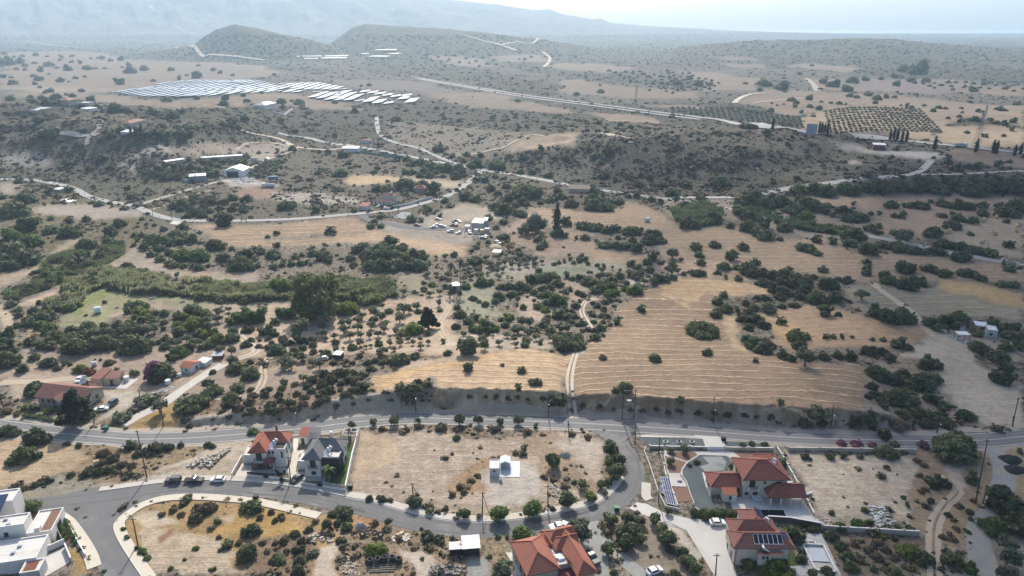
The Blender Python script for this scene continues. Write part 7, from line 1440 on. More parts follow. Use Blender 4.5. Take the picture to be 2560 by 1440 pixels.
# shacks at the right edge
e, _ = simple('grey_block_house', 'm3', (1640, 500, 1800, 528), 6, 3., 'flat', ROOFW, GREYW, 'grey block house with white flat roof at the right edge', 'house', wins=(('s', 1.5, 1.1, .9, .9, 0),), width=3.6, rz=R(-24)); 
simple('brown_roof_shack', 'm3', (1118, 400, 1210, 405), 4, 2.4, 'mono', TILE_B, GREYW, 'small shack with brown roof left of the open canopy', 'shed', .3, over=.25)
def canopy(name, tile, x, y, w_, d_, h, rm, label, rz=0.):
    e = empty(name, at(tile, x, y), rz, label, 'canopy'); m_ = MB(); m_.box(-.2, -.2, h, w_ + .2, d_ + .2, h + .12); m_.build('roof', rm, e)
    for a, b in ((0, 0), (w_, 0), (0, d_), (w_, d_)): m_ = MB(); m_.box(a - .08, b - .08, 0, a + .08, b + .08, h); m_.build('post', IRON, e)
canopy('open_canopy', 'm3', 1420, 390, 4.2, 4.5, 2.8, ROOFB, 'open canopy with pale blue roof among the shacks', R(-20)); canopy('white_canopy', 'm3', 1075, 560, 4.2, 3.2, 2.4, ROOFW, 'white topped canopy in front of the shacks', R(-6)); canopy('orchard_canopy', 'C', 322, 402, 4.5, 5., 2.2, ROOFG, 'small grey roofed shelter at the upper edge of the olive orchard', R(-8))
wall('ruined_wall', 'm3', '660,400 740,420 850,445', 1.6, .3, WALLC, 'ruined grey block wall beside the dirt track'); wall('ruined_wall', 't9', '2395,1035 2400,1010 2440,1035 2500,1040 2515,1055', 2.5, .5, WALLC, 'ruined stone walls in the right middle field')
e, _ = simple('quarry_hut', 'm4', (835, 572, 970, 575), 10, 5., 'mono', ROOFW, mat('rusty_sheet', (.16, .09, .085), .8, .5, 1, 4.), 'dark reddish machine shed with white roof on the pale yard', 'shed', .3, over=.5)
# ground-mounted tracker / billboard
p = at('m4', 60, 412); e = empty('solar_tracker', p, R(-12), 'large grey tilted panel board standing beside the motorway', 'solar panel'); m_ = MB(); m_.face([(0, 0, 1.5), (9.5, 0, 1.5), (10.5, 4, 11), (1, 4, 11)]); m_.face([(1, 4.2, 11), (10.5, 4.2, 11), (9.5, .2, 1.5), (0, .2, 1.5)]); m_.build('panel', ribmat('grey_panel_board', (.30, .34, .40), 3.2, .3, 0, 0, .7), e); m_ = MB(); m_.bar((5, 2.4, 0), (5, 2.4, 6.5), .6, .6); m_.bar((2, 2.4, 0), (2, 2.4, 5), .4, .4); m_.bar((8, 2.4, 0), (8, 2.4, 5), .4, .4); m_.build('mast', IRON, e)
simple('hilltop_villa', 'ta', (490, 752, 560, 755), 16, 6, 'hip', TILE_B, mat('hazy_beige', (.36, .34, .31), .9, .1), 'beige villa among trees on the left ridge', 'house', 3, 'x', .8); simple('hilltop_villa', 'ta', (570, 765, 640, 768), 14, 5, 'flat', FLATR, mat('hazy_beige', (.36, .34, .31)), 'flat roofed beige villa right of the ridge villa', 'house')
simple('ridge_shed', 'ta', (635, 795, 700, 795), 10, 3, 'mono', ROOFW, WHITE, 'low shed with white roof below the ridge villas', 'shed', .5); simple('ridge_shed', 'ta', (270, 805, 365, 780), 10, 3, 'mono', ROOFG, GREYW, 'long grey shed roof left of the ridge villas', 'shed', .5); e, _ = simple('distant_white_house', 'ta', (1885, 782, 1970, 784), 16, 6., 'hip', ROOFG, WHITE, 'white house with walled garden below the solar farm', 'house', 3., 'x', .6)
wall('garden_wall', 'ta', '1930,800 2020,825 2080,780', 2.5, .5, WHITE, 'white garden wall right of the house below the solar farm'); simple('slope_house', 't7', (860, 110, 940, 112), 8, 3.2, 'mono', ROOFB, GREYW, 'grey house with pale blue roof among the cypresses', 'house', 1.); simple('slope_house', 't7', (925, 52, 1050, 52), 10, 3.5, 'hip', TILE_B, BEIGE, 'brown roofed house behind the cypresses on the slope', 'house', 2., 'x', .6)
# greenhouses and solar farm
GHM = mat('greenhouse_film', (.78, .76, .70), .5, .05, .05, .5)
def greenhouse(tile, x0, y0, x1, y1, depth, label, h=4.):
    o_, a, L = fr(tile, x0, y0, x1, y1); e = empty('greenhouse', o_, a, label, 'greenhouse', 'far white greenhouses'); n = max(2, int(depth / 9)); m_ = MB()
    for i in range(n):
        y_ = i * 9.; K = 7
        pr = [(y_ + 4.5 - 4.4 * math.cos(math.pi * k / K), 1.6 + (h - 1.6) * math.sin(math.pi * k / K)) for k in range(K + 1)]
        for (ya, za), (yb, zb) in zip(pr, pr[1:]): m_.face([(0, ya, za), (L, ya, za), (L, yb, zb), (0, yb, zb)], sm=True)
        for x, f in ((0, 1), (L, -1)): q = [(x, ya, za) for ya, za in pr] + [(x, y_ + 8.9, 0), (x, y_ + .1, 0)]; m_.face(q if f < 0 else q[::-1])
        m_.face([(0, y_ + .1, 0), (L, y_ + .1, 0), (L, y_ + .1, 1.6), (0, y_ + .1, 1.6)])
    m_.build('film_roof', GHM, e); f = MB(); f.box(-.3, -.3, 0, L + .3, -.0, .8); f.build('base', CONC, e)
for a in (('ta', 2105, 408, 2290, 408, 60, 'left long greenhouse of the back row'), ('ta', 2310, 406, 2478, 404, 60, 'right long greenhouse of the back row'), ('ta', 2165, 424, 2262, 424, 45, 'short greenhouse of the front row'), ('ta', 2280, 421, 2455, 419, 45, 'long greenhouse of the front row'),
          ('tb', 205, 408, 330, 410, 190, 'large bright greenhouse block in front'), ('tb', 135, 388, 200, 388, 100, 'narrow bright greenhouse at the left of the block'), ('tb', 250, 362, 390, 372, 160, 'bright greenhouse block at the back'), ('tb', 375, 388, 440, 380, 50, 'small bright greenhouse at the right end')): greenhouse(*a)
SF = mat('sky_sheen_solar_glass', (.46, .56, .68), .45, .04, .02, .2, spec=.6)  # pale base colour stands in for sky reflected in the panels
def solar_farm():
    polys = ['ta|815,662 960,640 1090,620 1130,590 1400,570 1560,575 1750,570 1960,605 1990,655 1700,665 1500,685 1250,697 1000,690', 'ta|1760,570 1900,590 2100,630 2150,665 1980,655 1900,630', 'ta|1990,595 2250,590 2420,620 2450,640 2300,640 2100,640', 'ta|2195,700 2250,655 2560,665 2560,725 2350,720',
             'tb|0,630 100,660 260,690 370,735 440,740 300,745 0,720', 'tb|110,640 280,655 350,680 250,675 160,660', 'tb|290,685 370,690 440,715 480,740 590,712 500,690 420,680 340,672', 'tb|420,680 520,672 530,685 450,690']
    r = random.Random(2); first = None; k = 0; used = set()
    for pi, s in enumerate(polys):
        t, q = s.split('|'); P = GP(tp(t, q)); x0, y0, x1, y1 = P[:, 0].min(), P[:, 1].min(), P[:, 0].max(), P[:, 1].max()
        for x in np.arange(math.floor(x0 / 17) * 17, x1, 17.):
            ys = np.arange(y0 - 5, y1 + 5, 4.); ins = inpoly(np.full(len(ys), x + 8.), ys, P)
            if not ins.any(): continue
            a = ys[ins].min(); b = ys[ins].max(); n = max(1, int(round((b - a) / 70)))
            for j in range(n):
                ya = a + (b - a) * j / n; yb = a + (b - a) * (j + 1) / n - 1.5
                if yb - ya < 6: continue
                key = (round(x), round(ya / 30))
                if key in used: continue
                used.add(key)
                z = float(H(np.array([x + 8.]), np.array([(ya + yb) / 2]))[0])
                if first is None:
                    m_ = MB(); m_.face([(0, 0, 1.0), (16.8, 0, 2.8), (16.8, 1, 2.8), (0, 1, 1.0)]); m_.face([(0, 1, .9), (16.8, 1, 2.7), (16.8, 0, 2.7), (0, 0, .9)])
                    first = m_.build('solar_table', SF); f = MB()
                    for xx in (1., 14.): f.box(xx, .1, 0, xx + .3, .9, 1.0 if xx < 5 else 2.5)
                    leg = f.build('frame', IRON, first); o = first
                else: o = first.copy(); COL.objects.link(o); c = leg.copy(); COL.objects.link(c); c.parent = o
                o.location = (x, ya, z); o.scale = (1, yb - ya, 1)
                k += 1; tag(o, '%s bluish white solar table of the far solar farm' % ('wide' if yb - ya > 40 else 'short'), 'solar table', 'tables of the far solar farm'); FARM.append((o, x, ya, pi))
FARM = []; solar_farm()
# pylons
def pylon(tile, bx, by, ty, label):
    p = at(tile, bx, by); x0, y0, k = TILES[tile]; tv = y0 + ty / k; hh = 10.
    for z in np.arange(5, 90, .5):
        if proj(p + [0, 0, z])[1] <= tv: hh = z; break
    e = empty('lattice_pylon', p, R(20), label, 'pylon'); m_ = MB(); w0 = hh * .085; t = .16
    def leg(z): return w0 * (1 - z / hh * .82)
    zs = np.linspace(0, hh, 11)
    for a, b in zip(zs, zs[1:]):
        for sx, sy in ((1, 1), (1, -1), (-1, -1), (-1, 1)):
            A = (sx * leg(a), sy * leg(a), a); B = (sx * leg(b), sy * leg(b), b); m_.bar(A, B, t, t)
            nx, ny = sy, -sx; m_.bar(A, (nx * leg(b), ny * leg(b), b), t * .6, t * .6); m_.bar((nx * leg(a), ny * leg(a), a), B, t * .6, t * .6)
    m_.build('lattice_mast', mat('galvanised', (.22, .23, .24), .6, .1), e)
    for z in (.68, .8, .92): c = MB(); w_ = hh * .14; c.bar((-w_, 0, hh * z), (w_, 0, hh * z), .25, .25); c.bar((-w_, 0, hh * z), (0, 0, hh * z + 1.4), .15, .15); c.bar((w_, 0, hh * z), (0, 0, hh * z + 1.4), .15, .15); c.build('crossarm', mat('galvanised', (.22, .23, .24)), e)
pylon('m4', 2005, 560, 150, 'tall grey lattice pylon beside the motorway trees'); pylon('tb', 2103, 740, 610, 'thin lattice pylon in the fields beyond the motorway'); pylon('m4', 2080, 330, 60, 'second lattice pylon behind the tall one')
pylon('tb', 495, 553, 515, 'small reddish mast at the far end of the motorway')
# ================================================================== VEHICLES, POLES, SMALL THINGS
PAINTS = dict(white=mat('white_car_paint', (.74, .75, .76), .25, .03, spec=.6), black=mat('black_car_paint', (.018, .018, .02), .25, .1, spec=.6), dark=mat('dark_grey_car_paint', (.07, .075, .08), .3, .1, spec=.6), silver=mat('silver_car_paint', (.42, .45, .48), .3, .05, spec=.6), blue=mat('dark_blue_car_paint', (.05, .065, .095), .3, .1, spec=.6), red=mat('dull_red_car_paint', (.10, .04, .04), .5, .2), green=mat('dull_green_car_paint', (.06, .10, .08), .6, .2))
RUB = mat('tyre_rubber', (.025, .025, .026), .85, .3, 3, 12.); CG = mat('car_glass', (.03, .04, .05), .08, .1, spec=.8); LAMP = mat('headlight_glass', (.6, .62, .62), .2, .05); TAIL = mat('tail_light_red', (.25, .02, .02), .3, .05)
CARS = {}
def car_parts(kind, paint):
    """profile extruded across the width and bevelled; glass band set proud of it"""
    k = (kind, paint)
    if k in CARS: return CARS[k]
    if kind == 'hatch': L, W, Hh = 4.0, 1.72, 1.5; pr = [(0, .28), (0, .75), (.12, .86), (1.0, 1.0), (1.65, 1.42), (2.2, 1.5), (3.2, 1.47), (3.75, 1.02), (3.98, .9), (4.0, .3)]; gl = [(1.10, 1.0), (1.68, 1.38), (2.2, 1.45), (3.15, 1.42), (3.66, 1.0)]
    elif kind == 'jeep': L, W, Hh = 4.2, 1.8, 1.85; pr = [(0, .4), (0, 1.0), (.1, 1.12), (1.35, 1.18), (1.65, 1.8), (1.9, 1.86), (4.0, 1.86), (4.15, 1.75), (4.2, 1.0), (4.2, .45)]; gl = [(1.42, 1.2), (1.68, 1.72), (3.98, 1.74), (4.06, 1.2)]
    elif kind == 'pickup': L, W, Hh = 5.2, 1.82, 1.78; pr = [(0, .45), (0, .95), (.12, 1.05), (1.35, 1.12), (2.0, 1.7), (2.3, 1.78), (3.25, 1.76), (3.5, 1.1), (3.5, .98), (5.2, .98), (5.2, .5)]; gl = [(1.45, 1.12), (2.02, 1.65), (3.2, 1.68), (3.42, 1.12)]
    else: L, W, Hh = 4.6, 1.8, 1.45; pr = [(0, .28), (0, .7), (.12, .82), (1.15, .94), (1.9, 1.36), (2.3, 1.43), (3.1, 1.4), (3.8, 1.0), (4.5, .92), (4.6, .8), (4.6, .3)]; gl = [(1.25, .95), (1.92, 1.33), (2.3, 1.38), (3.1, 1.35), (3.7, .98)]
    b = MB(); zb = 1.0 if kind in ('jeep', 'pickup') else .9; n = len(pr)
    def wdt(z): return W / 2 * (1 - max(0, (z - zb)) * .22)
    Lf = [(x - L / 2, -wdt(z), z) for x, z in pr]; Rt = [(x - L / 2, wdt(z), z) for x, z in pr]
    b.face(Lf[::-1] if 0 else Lf); b.face(Rt[::-1])
    for i in range(n): j = (i + 1) % n; b.face([Lf[j], Lf[i], Rt[i], Rt[j]])
    body = b.build('body', PAINTS[paint], None, bevel=.05); g = MB()
    for s in (-1, 1):
        q = [(x - L / 2, s * (wdt(z) + .008), z) for x, z in gl]; q2 = [(x - L / 2, s * (wdt(z) - .03), z) for x, z in gl]; g.face(q if s < 0 else q[::-1]) if 0 else g.face(q[::-1] if s < 0 else q)
        g.face(q2)
    def slope(i, j, f0, f1):
        (xa, za), (xb, zb_) = pr[i], pr[j]; dx, dz = xb - xa, zb_ - za; l = math.hypot(dx, dz); nx, nz = -dz / l * .012, dx / l * .012
        A = (xa + dx * f0 - L / 2 + nx, za + dz * f0 + nz); B = (xa + dx * f1 - L / 2 + nx, za + dz * f1 + nz); wa, wb = wdt(A[1]) * .9, wdt(B[1]) * .9
        g.face([(A[0], -wa, A[1]), (A[0], wa, A[1]), (B[0], wb, B[1]), (B[0], -wb, B[1])][::-1])
    slope(3, 4, .05, .95)
    if kind == 'hatch': slope(6, 7, .1, .85)
    elif kind == 'pickup': slope(6, 7, .1, .9)
    elif kind == 'sedan': slope(6, 7, .08, .92)
    else: slope(7, 8, .15, .8)
    glass = g.build('windows', CG)
    parts = [body, glass]; r = .36 if kind in ('jeep', 'pickup') else .31
    if kind == 'pickup': m_ = MB(); m_.box(3.62 - L / 2, -W / 2 + .12, .97, 5.1 - L / 2, W / 2 - .12, .992); parts.append(m_.build('load_bed', RUB))
    if kind == 'jeep': m_ = MB(); m_.tube((2.1, 0, 1.15), (2.32, 0, 1.15), .36, n=14); parts.append(m_.build('spare_wheel', RUB))
    for x in (.82, L - .85):
        for s in (-1, 1): m_ = MB(); m_.tube((x - L / 2, s * (W / 2 - .2), r), (x - L / 2, s * (W / 2 + .02), r), r, n=16); t = m_.build('wheel', RUB); c = MB(); c.tube((x - L / 2, s * (W / 2 - .1), r), (x - L / 2, s * (W / 2 + .035), r), r * .55, n=10); hub = c.build('rim', PAINTS['silver'], t); parts.append(t)
    for s in (-1, 1): m_ = MB(); m_.box(-L / 2 - .02, s * W * .36 - .16, .62, -L / 2 + .06, s * W * .36 + .16, .76); parts.append(m_.build('headlight', LAMP)); m_ = MB(); m_.box(L / 2 - .05, s * W * .38 - .12, .72, L / 2 + .02, s * W * .38 + .12, .9); parts.append(m_.build('tail_light', TAIL))
    CARS[k] = parts; CARS[k + ('used',)] = False; return parts
def car(kind, paint, tile, x, y, rz, label, cat='car', group=None):
    parts = car_parts(kind, paint); name = {'hatch': 'parked_car', 'sedan': 'parked_car', 'jeep': 'off_road_car', 'pickup': 'pickup_truck'}[kind]; p = at(tile, x, y); e = empty(name, p, R(rz), label, cat, group)
    if not CARS[(kind, paint, 'used')]:
        for o in parts: o.parent = e
        CARS[(kind, paint, 'used')] = True
    else:
        for o in parts:
            c = o.copy(); COL.objects.link(c); c.parent = e
            for ch in o.children: d = ch.copy(); COL.objects.link(d); d.parent = c
    return e
car('jeep', 'dark', 'P', 434, 1205, 3, 'dark grey off-road car with spare wheel, leftmost at the kerb'); car('pickup', 'black', 'P', 486, 1205, 180, 'black pickup truck between the off-road car and the white car', 'pickup truck'); car('hatch', 'white', 'P', 546, 1203, 2, 'white hatchback parked at the kerb beside the rubble plot')
car('hatch', 'black', 'h1', 1165, 1085, 62, 'black car parked on the slab of the grey roofed house'); car('hatch', 'white', 'h3', 1070, 1278, 181, 'white hatchback on the pale concrete driveway'); car('pickup', 'dark', 'h4', 2310, 660, 118, 'dark pickup truck beside the bright orange roofs', 'pickup truck')
car('sedan', 'white', 'h4', 1800, 185, 15, 'white car half hidden behind the orange roof'); car('hatch', 'dark', 'h4', 1885, 190, 60, 'dark car behind the orange roof next to the white car'); car('hatch', 'white', 't2', 2235, 1115, 205, 'white car at the bottom edge beside the metal roof'); car('jeep', 'blue', 'h6', 1210, 645, 75, 'dark blue car right of the long bungalow'); car('hatch', 'white', 'h6', 818, 350, 95, 'white car behind the long bungalow'); car('sedan', 'white', 'h6', 1080, 705, 15, 'white trailer-like car at the corner of the bungalow garden')
car('jeep', 'white', 'm1', 620, 600, 190, 'white car by the gate of the white villa'); car('sedan', 'black', 'm1', 360, 625, 10, 'black car beside the small red roofed outbuilding'); car('hatch', 'silver', 'm1', 495, 560, 60, 'silver car in the yard of the white villa'); car('sedan', 'red', 'm1', 1108, 862, 165, 'dull red car beside the dark driveway'); car('jeep', 'white', 'm1', 1510, 885, 175, 'white car on the right of two beside the dark driveway'); car('sedan', 'silver', 'm1', 1375, 895, 195, 'silver car on the left of two beside the dark driveway')
for i, (x, y, c, k) in enumerate(((1640, 965, 'white', 'jeep'), (1700, 800, 'green', 'hatch'), (1772, 800, 'white', 'hatch'), (1680, 860, 'green', 'sedan'), (1735, 860, 'dark', 'jeep'), (1440, 765, 'silver', 'sedan'), (1775, 985, 'white', 'hatch'), (1945, 985, 'white', 'jeep'), (2160, 1065, 'silver', 'hatch'), (2205, 1055, 'white', 'hatch'), (2398, 1150, 'white', 'jeep'), (1410, 865, 'white', 'hatch'))):
    car(k, c, 'm1', x, y, (i * 67) % 180, ['white van-like car at the lower edge of the dark driveway', 'dull green car in the upper row of the scrap yard', 'white car in the upper row of the scrap yard', 'dull green car in the lower row of the scrap yard', 'dark car in the lower row of the scrap yard', 'silver wreck under the lone tree', 'small white car on the grass below the driveway', 'white off-road car in front of the white cabin', 'silver car below the containers', 'white car below the containers', 'white car parked beside the sand heap', 'white car behind the two cars by the driveway'][i], 'car', 'cars of the scrap yard')
car('hatch', 'white', 'B', 830, 1358, 10, 'silver white car between olive trees left of the small hut'); car('sedan', 'white', 'm4', 1150, 470, 170, 'white car driving on the motorway'); car('sedan', 'dark', 'tb', 1230, 808, 165, 'dark car on the far motorway') if 0 else None
def truck(tile, x, y, rz, label, cm, bm_, s=1.):
    e = empty('dump_truck', at(tile, x, y), R(rz), label, 'truck'); e.scale = (s, s, s); m_ = MB(); m_.box(-4.2, -1.25, .9, -2.3, 1.25, 3.1); m_.build('cab', cm, e, bevel=.1); m_ = MB(); m_.box(-4.22, -1.05, 2.0, -4.195, 1.05, 2.8); m_.build('windscreen', CG, e); m_ = MB(); m_.box(-2.1, -1.25, 1.3, 4.2, 1.25, 1.5)
    for b in ((-2.1, -1.25, 1.5, 4.2, -1.15, 2.7), (-2.1, 1.15, 1.5, 4.2, 1.25, 2.7), (-2.1, -1.15, 1.5, -2.0, 1.15, 2.9), (4.1, -1.15, 1.5, 4.2, 1.15, 2.7)): m_.box(*b)
    m_.build('tipper_body', bm_, e); m_ = MB(); m_.box(-4.1, -.5, .6, 4.1, .5, .9); m_.build('chassis', IRON, e)
    for q in (-3.3, 1.6, 3.0):
        for t in (-1, 1): m_ = MB(); m_.tube((q, t * .85, .5), (q, t * 1.27, .5), .5, n=14); m_.build('wheel', RUB, e)
truck('m2', 1965, 800, 3, 'white dump truck with dark load bed at the farm yard', PAINTS['white'], STEELW, 1.15); truck('m4', 1835, 540, 183, 'pale lorry driving on the motorway', PAINTS['white'], mat('pale_tarp', (.35, .45, .48), .7, .1), 1.3)
# ---- poles
POLE = mat('pole_wood', (.085, .065, .05), .85, .3, 1, 6.)
def pole(tile, bx, by, tx, ty, label, arm=True, lamp=False, stay=False, group='wooden utility poles', thick=.15):
    p = at(tile, bx, by); x0, y0, k = TILES[tile]; tv = y0 + ty / k; tu = x0 + tx / k; hh = 3.
    for z in np.arange(3, 20, .1):
        hh = z
        if proj(p + [0, 0, z])[1] <= tv: break
    zc = CF / ppm(p + np.array([0, 0, hh])); u0 = proj(p + [0, 0, hh])[0]; lean = max(-1.5, min(1.5, (tu - u0) / float(ppm(p + np.array([0, 0, hh])))))
    e = empty('utility_pole' if not lamp else 'street_lamp', p, 0, label, 'utility pole' if not lamp else 'street lamp', group if not lamp else 'street lamps on tall poles'); m_ = MB(); m_.tube((0, 0, -.3), (lean, 0, hh), thick * 1.2, thick * .8, 8); m_.build('pole', POLE, e)
    if arm: m_ = MB(); m_.bar((lean - .8, 0, hh - .5), (lean + .8, 0, hh - .5), .12, .12); a = m_.build('crossarm', POLE, e); i_ = MB(); [i_.tube((lean + q, 0, hh - .45), (lean + q, 0, hh - .2), .06, n=6) for q in (-.7, 0.25, .7)]; i_.build('insulators', WHITE, a)
    if lamp: m_ = MB(); m_.bar((lean, 0, hh * .55), (lean + .2, -1.2, hh * .6), .07, .07); m_.build('lamp_arm', IRON, e); m_ = MB(); m_.box(lean + .05, -1.7, hh * .6 - .06, lean + .35, -1.1, hh * .6 + .06); m_.build('lamp_head', WFRAME, e)
    if stay: m_ = MB(); m_.tube((1.6, .5, 0), (lean, 0, hh - .6), .07, n=6); m_.tube((-1.4, -.4, 0), (lean, 0, hh - 1.), .05, n=6) if stay > 1 else None; m_.build('stay', POLE, e)
for a in (('t1', 1045, 440, 972, 102, 'tallest wooden pole beside the dark off-road car'), ('h1', 1060, 1118, 1005, 655, 'wooden pole on the pavement between the twin houses'), ('t1', 980, 918, 942, 725, 'short wooden pole on the dry island plot'), ('t2', 525, 600, 510, 474, 'wooden pole rising from a bush by the long curve', True, False, 1), ('t2', 1012, 690, 1014, 540, 'wooden pole with stay beside the long curve', True, False, 1), ('t2', 1480, 678, 1478, 490, 'grey pole near the pile of stones on the vacant lot'),
          ('t2', 1628, 130, 1624, 35, 'wooden pole with stays near the junction', True, False, 2), ('t2', 2097, 205, 2104, 68, 'wooden pole at the corner of the junction'), ('h3', 262, 290, 276, 75, 'thin wooden pole beside the small gate'), ('h3', 258, 985, 268, 690, 'wooden pole next to the ground solar array'), ('h5', 312, 1140, 338, 800, 'wooden pole beside the pale driveway at the bottom edge'), ('t3', 2215, 620, 2282, 135, 'very tall leaning pole beside the gravel track'), ('t3', 2268, 625, 2300, 490, 'short pole behind the very tall leaning pole'), ('t3', 2478, 70, 2488, 0, 'wooden pole standing on the pale wash ground', True),
          ('t6', 2478, 1208, 2522, 1005, 'leaning wooden pole at the right end of the pale wash'), ('t4', 25, 1085, 0, 975, 'wooden pole at the left edge of the photo'), ('t4', 1000, 1030, 985, 950, 'wooden pole in the white oleanders'), ('t4', 1162, 1210, 1145, 1070, 'wooden pole on the yellow grass beside the main road'), ('t4', 670, 1200, 655, 1080, 'wooden pole at the corner of the bungalow drive'), ('t7', 670, 580, 668, 540, 'pole at the left of the country road'), ('t7', 845, 612, 838, 505, 'pole on the country road left of the farm track'), ('t7', 1087, 682, 1078, 600, 'pole at the fork of the farm track'), ('t7', 1222, 710, 1210, 590, 'pole below the fork of the farm track'), ('t7', 1752, 738, 1748, 640, 'pole in the middle of the long field'), ('t7', 2474, 690, 2474, 590, 'pole left of the white villa'), ('t8', 415, 645, 412, 575, 'pole in front of the white villa'), ('t8', 685, 580, 684, 515, 'pole by the white road wall'), ('t8', 997, 402, 998, 345, 'pole at the road fork'), ('t8', 770, 320, 770, 255, 'pole above the road fork'), ('t8', 1606, 470, 1606, 405, 'pole beside the hill road'), ('t8', 1645, 440, 1645, 360, 'pole on the hill above the road'), ('t9', 2305, 930, 2310, 868, 'leaning pole in the bale field'), ('t9', 1745, 820, 1745, 770, 'thin pole beside the country road in the right field'), ('t7', 1213, 480, 1213, 440, 'pole by the grey shed')): pole(*a[:5], a[5], *(a[6:] if len(a) > 6 else ()))
for a in (('t5', 540, 1115, 534, 920, 'street lamp pole at the pale cut bank left of the dirt track'), ('t5', 1482, 1140, 1480, 975, 'street lamp pole near the dirt track crossing'), ('t4', 2108, 1140, 2102, 1075, 'street lamp pole at the left part of the cut bank'), ('t6', 350, 1190, 360, 1005, 'street lamp pole under the big harvested field'), ('t6', 1192, 1200, 1205, 1060, 'street lamp pole near the right end of the harvested field'), ('t6', 1942, 1255, 1958, 1130, 'street lamp pole in front of the dark thicket')): pole(*a[:5], a[5], False, True)
# transformer pair
p = at('t5', 2047, 1165); e = empty('transformer_pole', p, 0, 'pair of poles carrying a transformer at the foot of the big field', 'utility pole'); 
for q in (-1.9, 1.9): m_ = MB(); m_.tube((q, 0, -.2), (q, 0, 11.5), .17, .13, 8); m_.build('pole', POLE, e)
m_ = MB(); m_.bar((-2.1, 0, 5.6), (2.1, 0, 5.6), .2, .2); m_.bar((-2.1, 0, 10.6), (2.1, 0, 10.6), .15, .15); m_.build('crossarm', IRON, e); m_ = MB(); m_.box(-.7, -.5, 5.75, .7, .5, 7.2); m_.build('transformer', mat('grey_steel', (.25, .26, .27), .5, .1), e)
# ---- tyres
def tyre_me():
    n, k = 22, 10; V = []; F = []
    for i in range(n):
        a = 2 * math.pi * i / n
        for j in range(k):
            b = 2 * math.pi * j / k; rr = .62 + .27 * math.cos(b) * (1 if math.cos(b) > 0 else .8); V.append((rr * math.cos(a), rr * math.sin(a), .26 + .26 * math.sin(b)))
    for i in range(n):
        for j in range(k): F.append((i * k + j, ((i + 1) % n) * k + j, ((i + 1) % n) * k + (j + 1) % k, i * k + (j + 1) % k))
    return npmesh('tyre', V, F, mat('old_tyre', (.055, .055, .056), .85, .3, 3, 12.), smooth=True)
TY = tyre_me()
def tyre(x, y, label, tilt=0., lift=0., sc=.95):
    p = at('m5', x, y); o = link('old_tyre', TY, None, (p[0], p[1], p[2] + lift + (.55 if tilt else 0)), (R(tilt), 0, random.uniform(0, 6) if not tilt else R((x * 7) % 60 - 30)), (sc,) * 3); tag(o, label, 'tyre', 'old lorry tyres dumped on the plot')
for i, (x, y, t, z) in enumerate(((475, 345, 55, 0), (575, 290, 0, .7), (690, 345, 20, .1), (800, 360, 50, 0), (940, 330, 5, .6), (610, 850, 0, 0), (745, 830, 0, 0), (868, 800, 0, 0), (1000, 800, 0, 0), (1120, 830, 0, 0), (1868, 1020, 10, .1), (2030, 920, 15, .2))):
    tyre(x, y, ['tyre leaning at the left end of the upper tyre row', 'upturned tyre on top, second in the upper row', 'shadowed tyre in the middle of the upper row', 'tyre leaning fourth in the upper row', 'tyre next to the heap of pale blocks', 'top tyre of the first stack in the lower row', 'top tyre of the second stack in the lower row', 'top tyre of the third stack in the lower row', 'top tyre of the fourth stack in the lower row', 'top tyre of the last stack in the lower row', 'single tyre lying in the scrap heap at the bottom edge', 'tyre half buried in the scrap beside the metal roofed shed'][i], t, z if i < 5 or i > 9 else 1.0)
    if 5 <= i <= 9:
        for j in (0, 1): tyre(x, y, ['lower tyre in the first stack', 'lower tyre in the second stack', 'lower tyre in the third stack', 'lower tyre in the fourth stack', 'lower tyre in the last stack'][i - 5] + (', touching the ground' if j == 0 else ', in the middle of the stack'), 0, j * .5)
def heap(name, tile, s, n, s0, s1, m, label, cat, flat_=.7, seed=1, pile=.0):
    """loose heap of angular pieces: one object"""
    P = GP(tp(tile, s)); r = random.Random(seed); x0, y0, x1, y1 = P[:, 0].min(), P[:, 1].min(), P[:, 0].max(), P[:, 1].max(); c = P.mean(0); mb = MB(); k = 0; R0 = max(x1 - x0, y1 - y0) / 2
    while k < n:
        x, y = r.uniform(x0, x1), r.uniform(y0, y1)
        if not inpoly(np.array([x]), np.array([y]), P)[0]: k += .2; continue
        k += 1; a, b, h = (r.uniform(s0, s1) for _ in range(3)); h *= flat_; z = pile * max(0, 1 - math.hypot(x - c[0], y - c[1]) / R0); th = r.uniform(0, 3.14); ca, sa = math.cos(th), math.sin(th); tl = r.uniform(-.3, .3)
        q = [(ca * u - sa * v + x - c[0], sa * u + ca * v + y - c[1], z + w * h + tl * u) for w in (0, 1) for u, v in ((-a / 2, -b / 2), (a / 2, -b / 2 * r.uniform(.7, 1)), (a / 2, b / 2), (-a / 2 * r.uniform(.7, 1), b / 2))]
        for f in ((4, 5, 6, 7), (0, 1, 5, 4), (1, 2, 6, 5), (2, 3, 7, 6), (3, 0, 4, 7), (3, 2, 1, 0)): mb.face([q[t] for t in f])
    o = mb.build(name, m, None, (c[0], c[1], c[2] - .03)); tag(o, label, cat, kind='stuff'); return o
RK = mat('pale_rock', (.38, .345, .295), .9, .3, 1, 5.); BLK = mat('pale_blocks', (.52, .46, .39), .9, .25, 2, 6.)
heap('block_heap', 'm5', '980,400 1100,300 1180,270 1260,320 1350,380 1280,450 1050,470', 60, .3, .65, BLK, 'heap of pale building blocks beside the tyres', 'block heap', .5, 2, .3); heap('rock_heap', 't1', '1340,360 1400,320 1520,290 1640,225 1650,240 1580,290 1500,370 1420,370', 160, .3, 1.1, RK, 'heap of pale boulders on the empty plot', 'rock heap', .7, 3, .7)
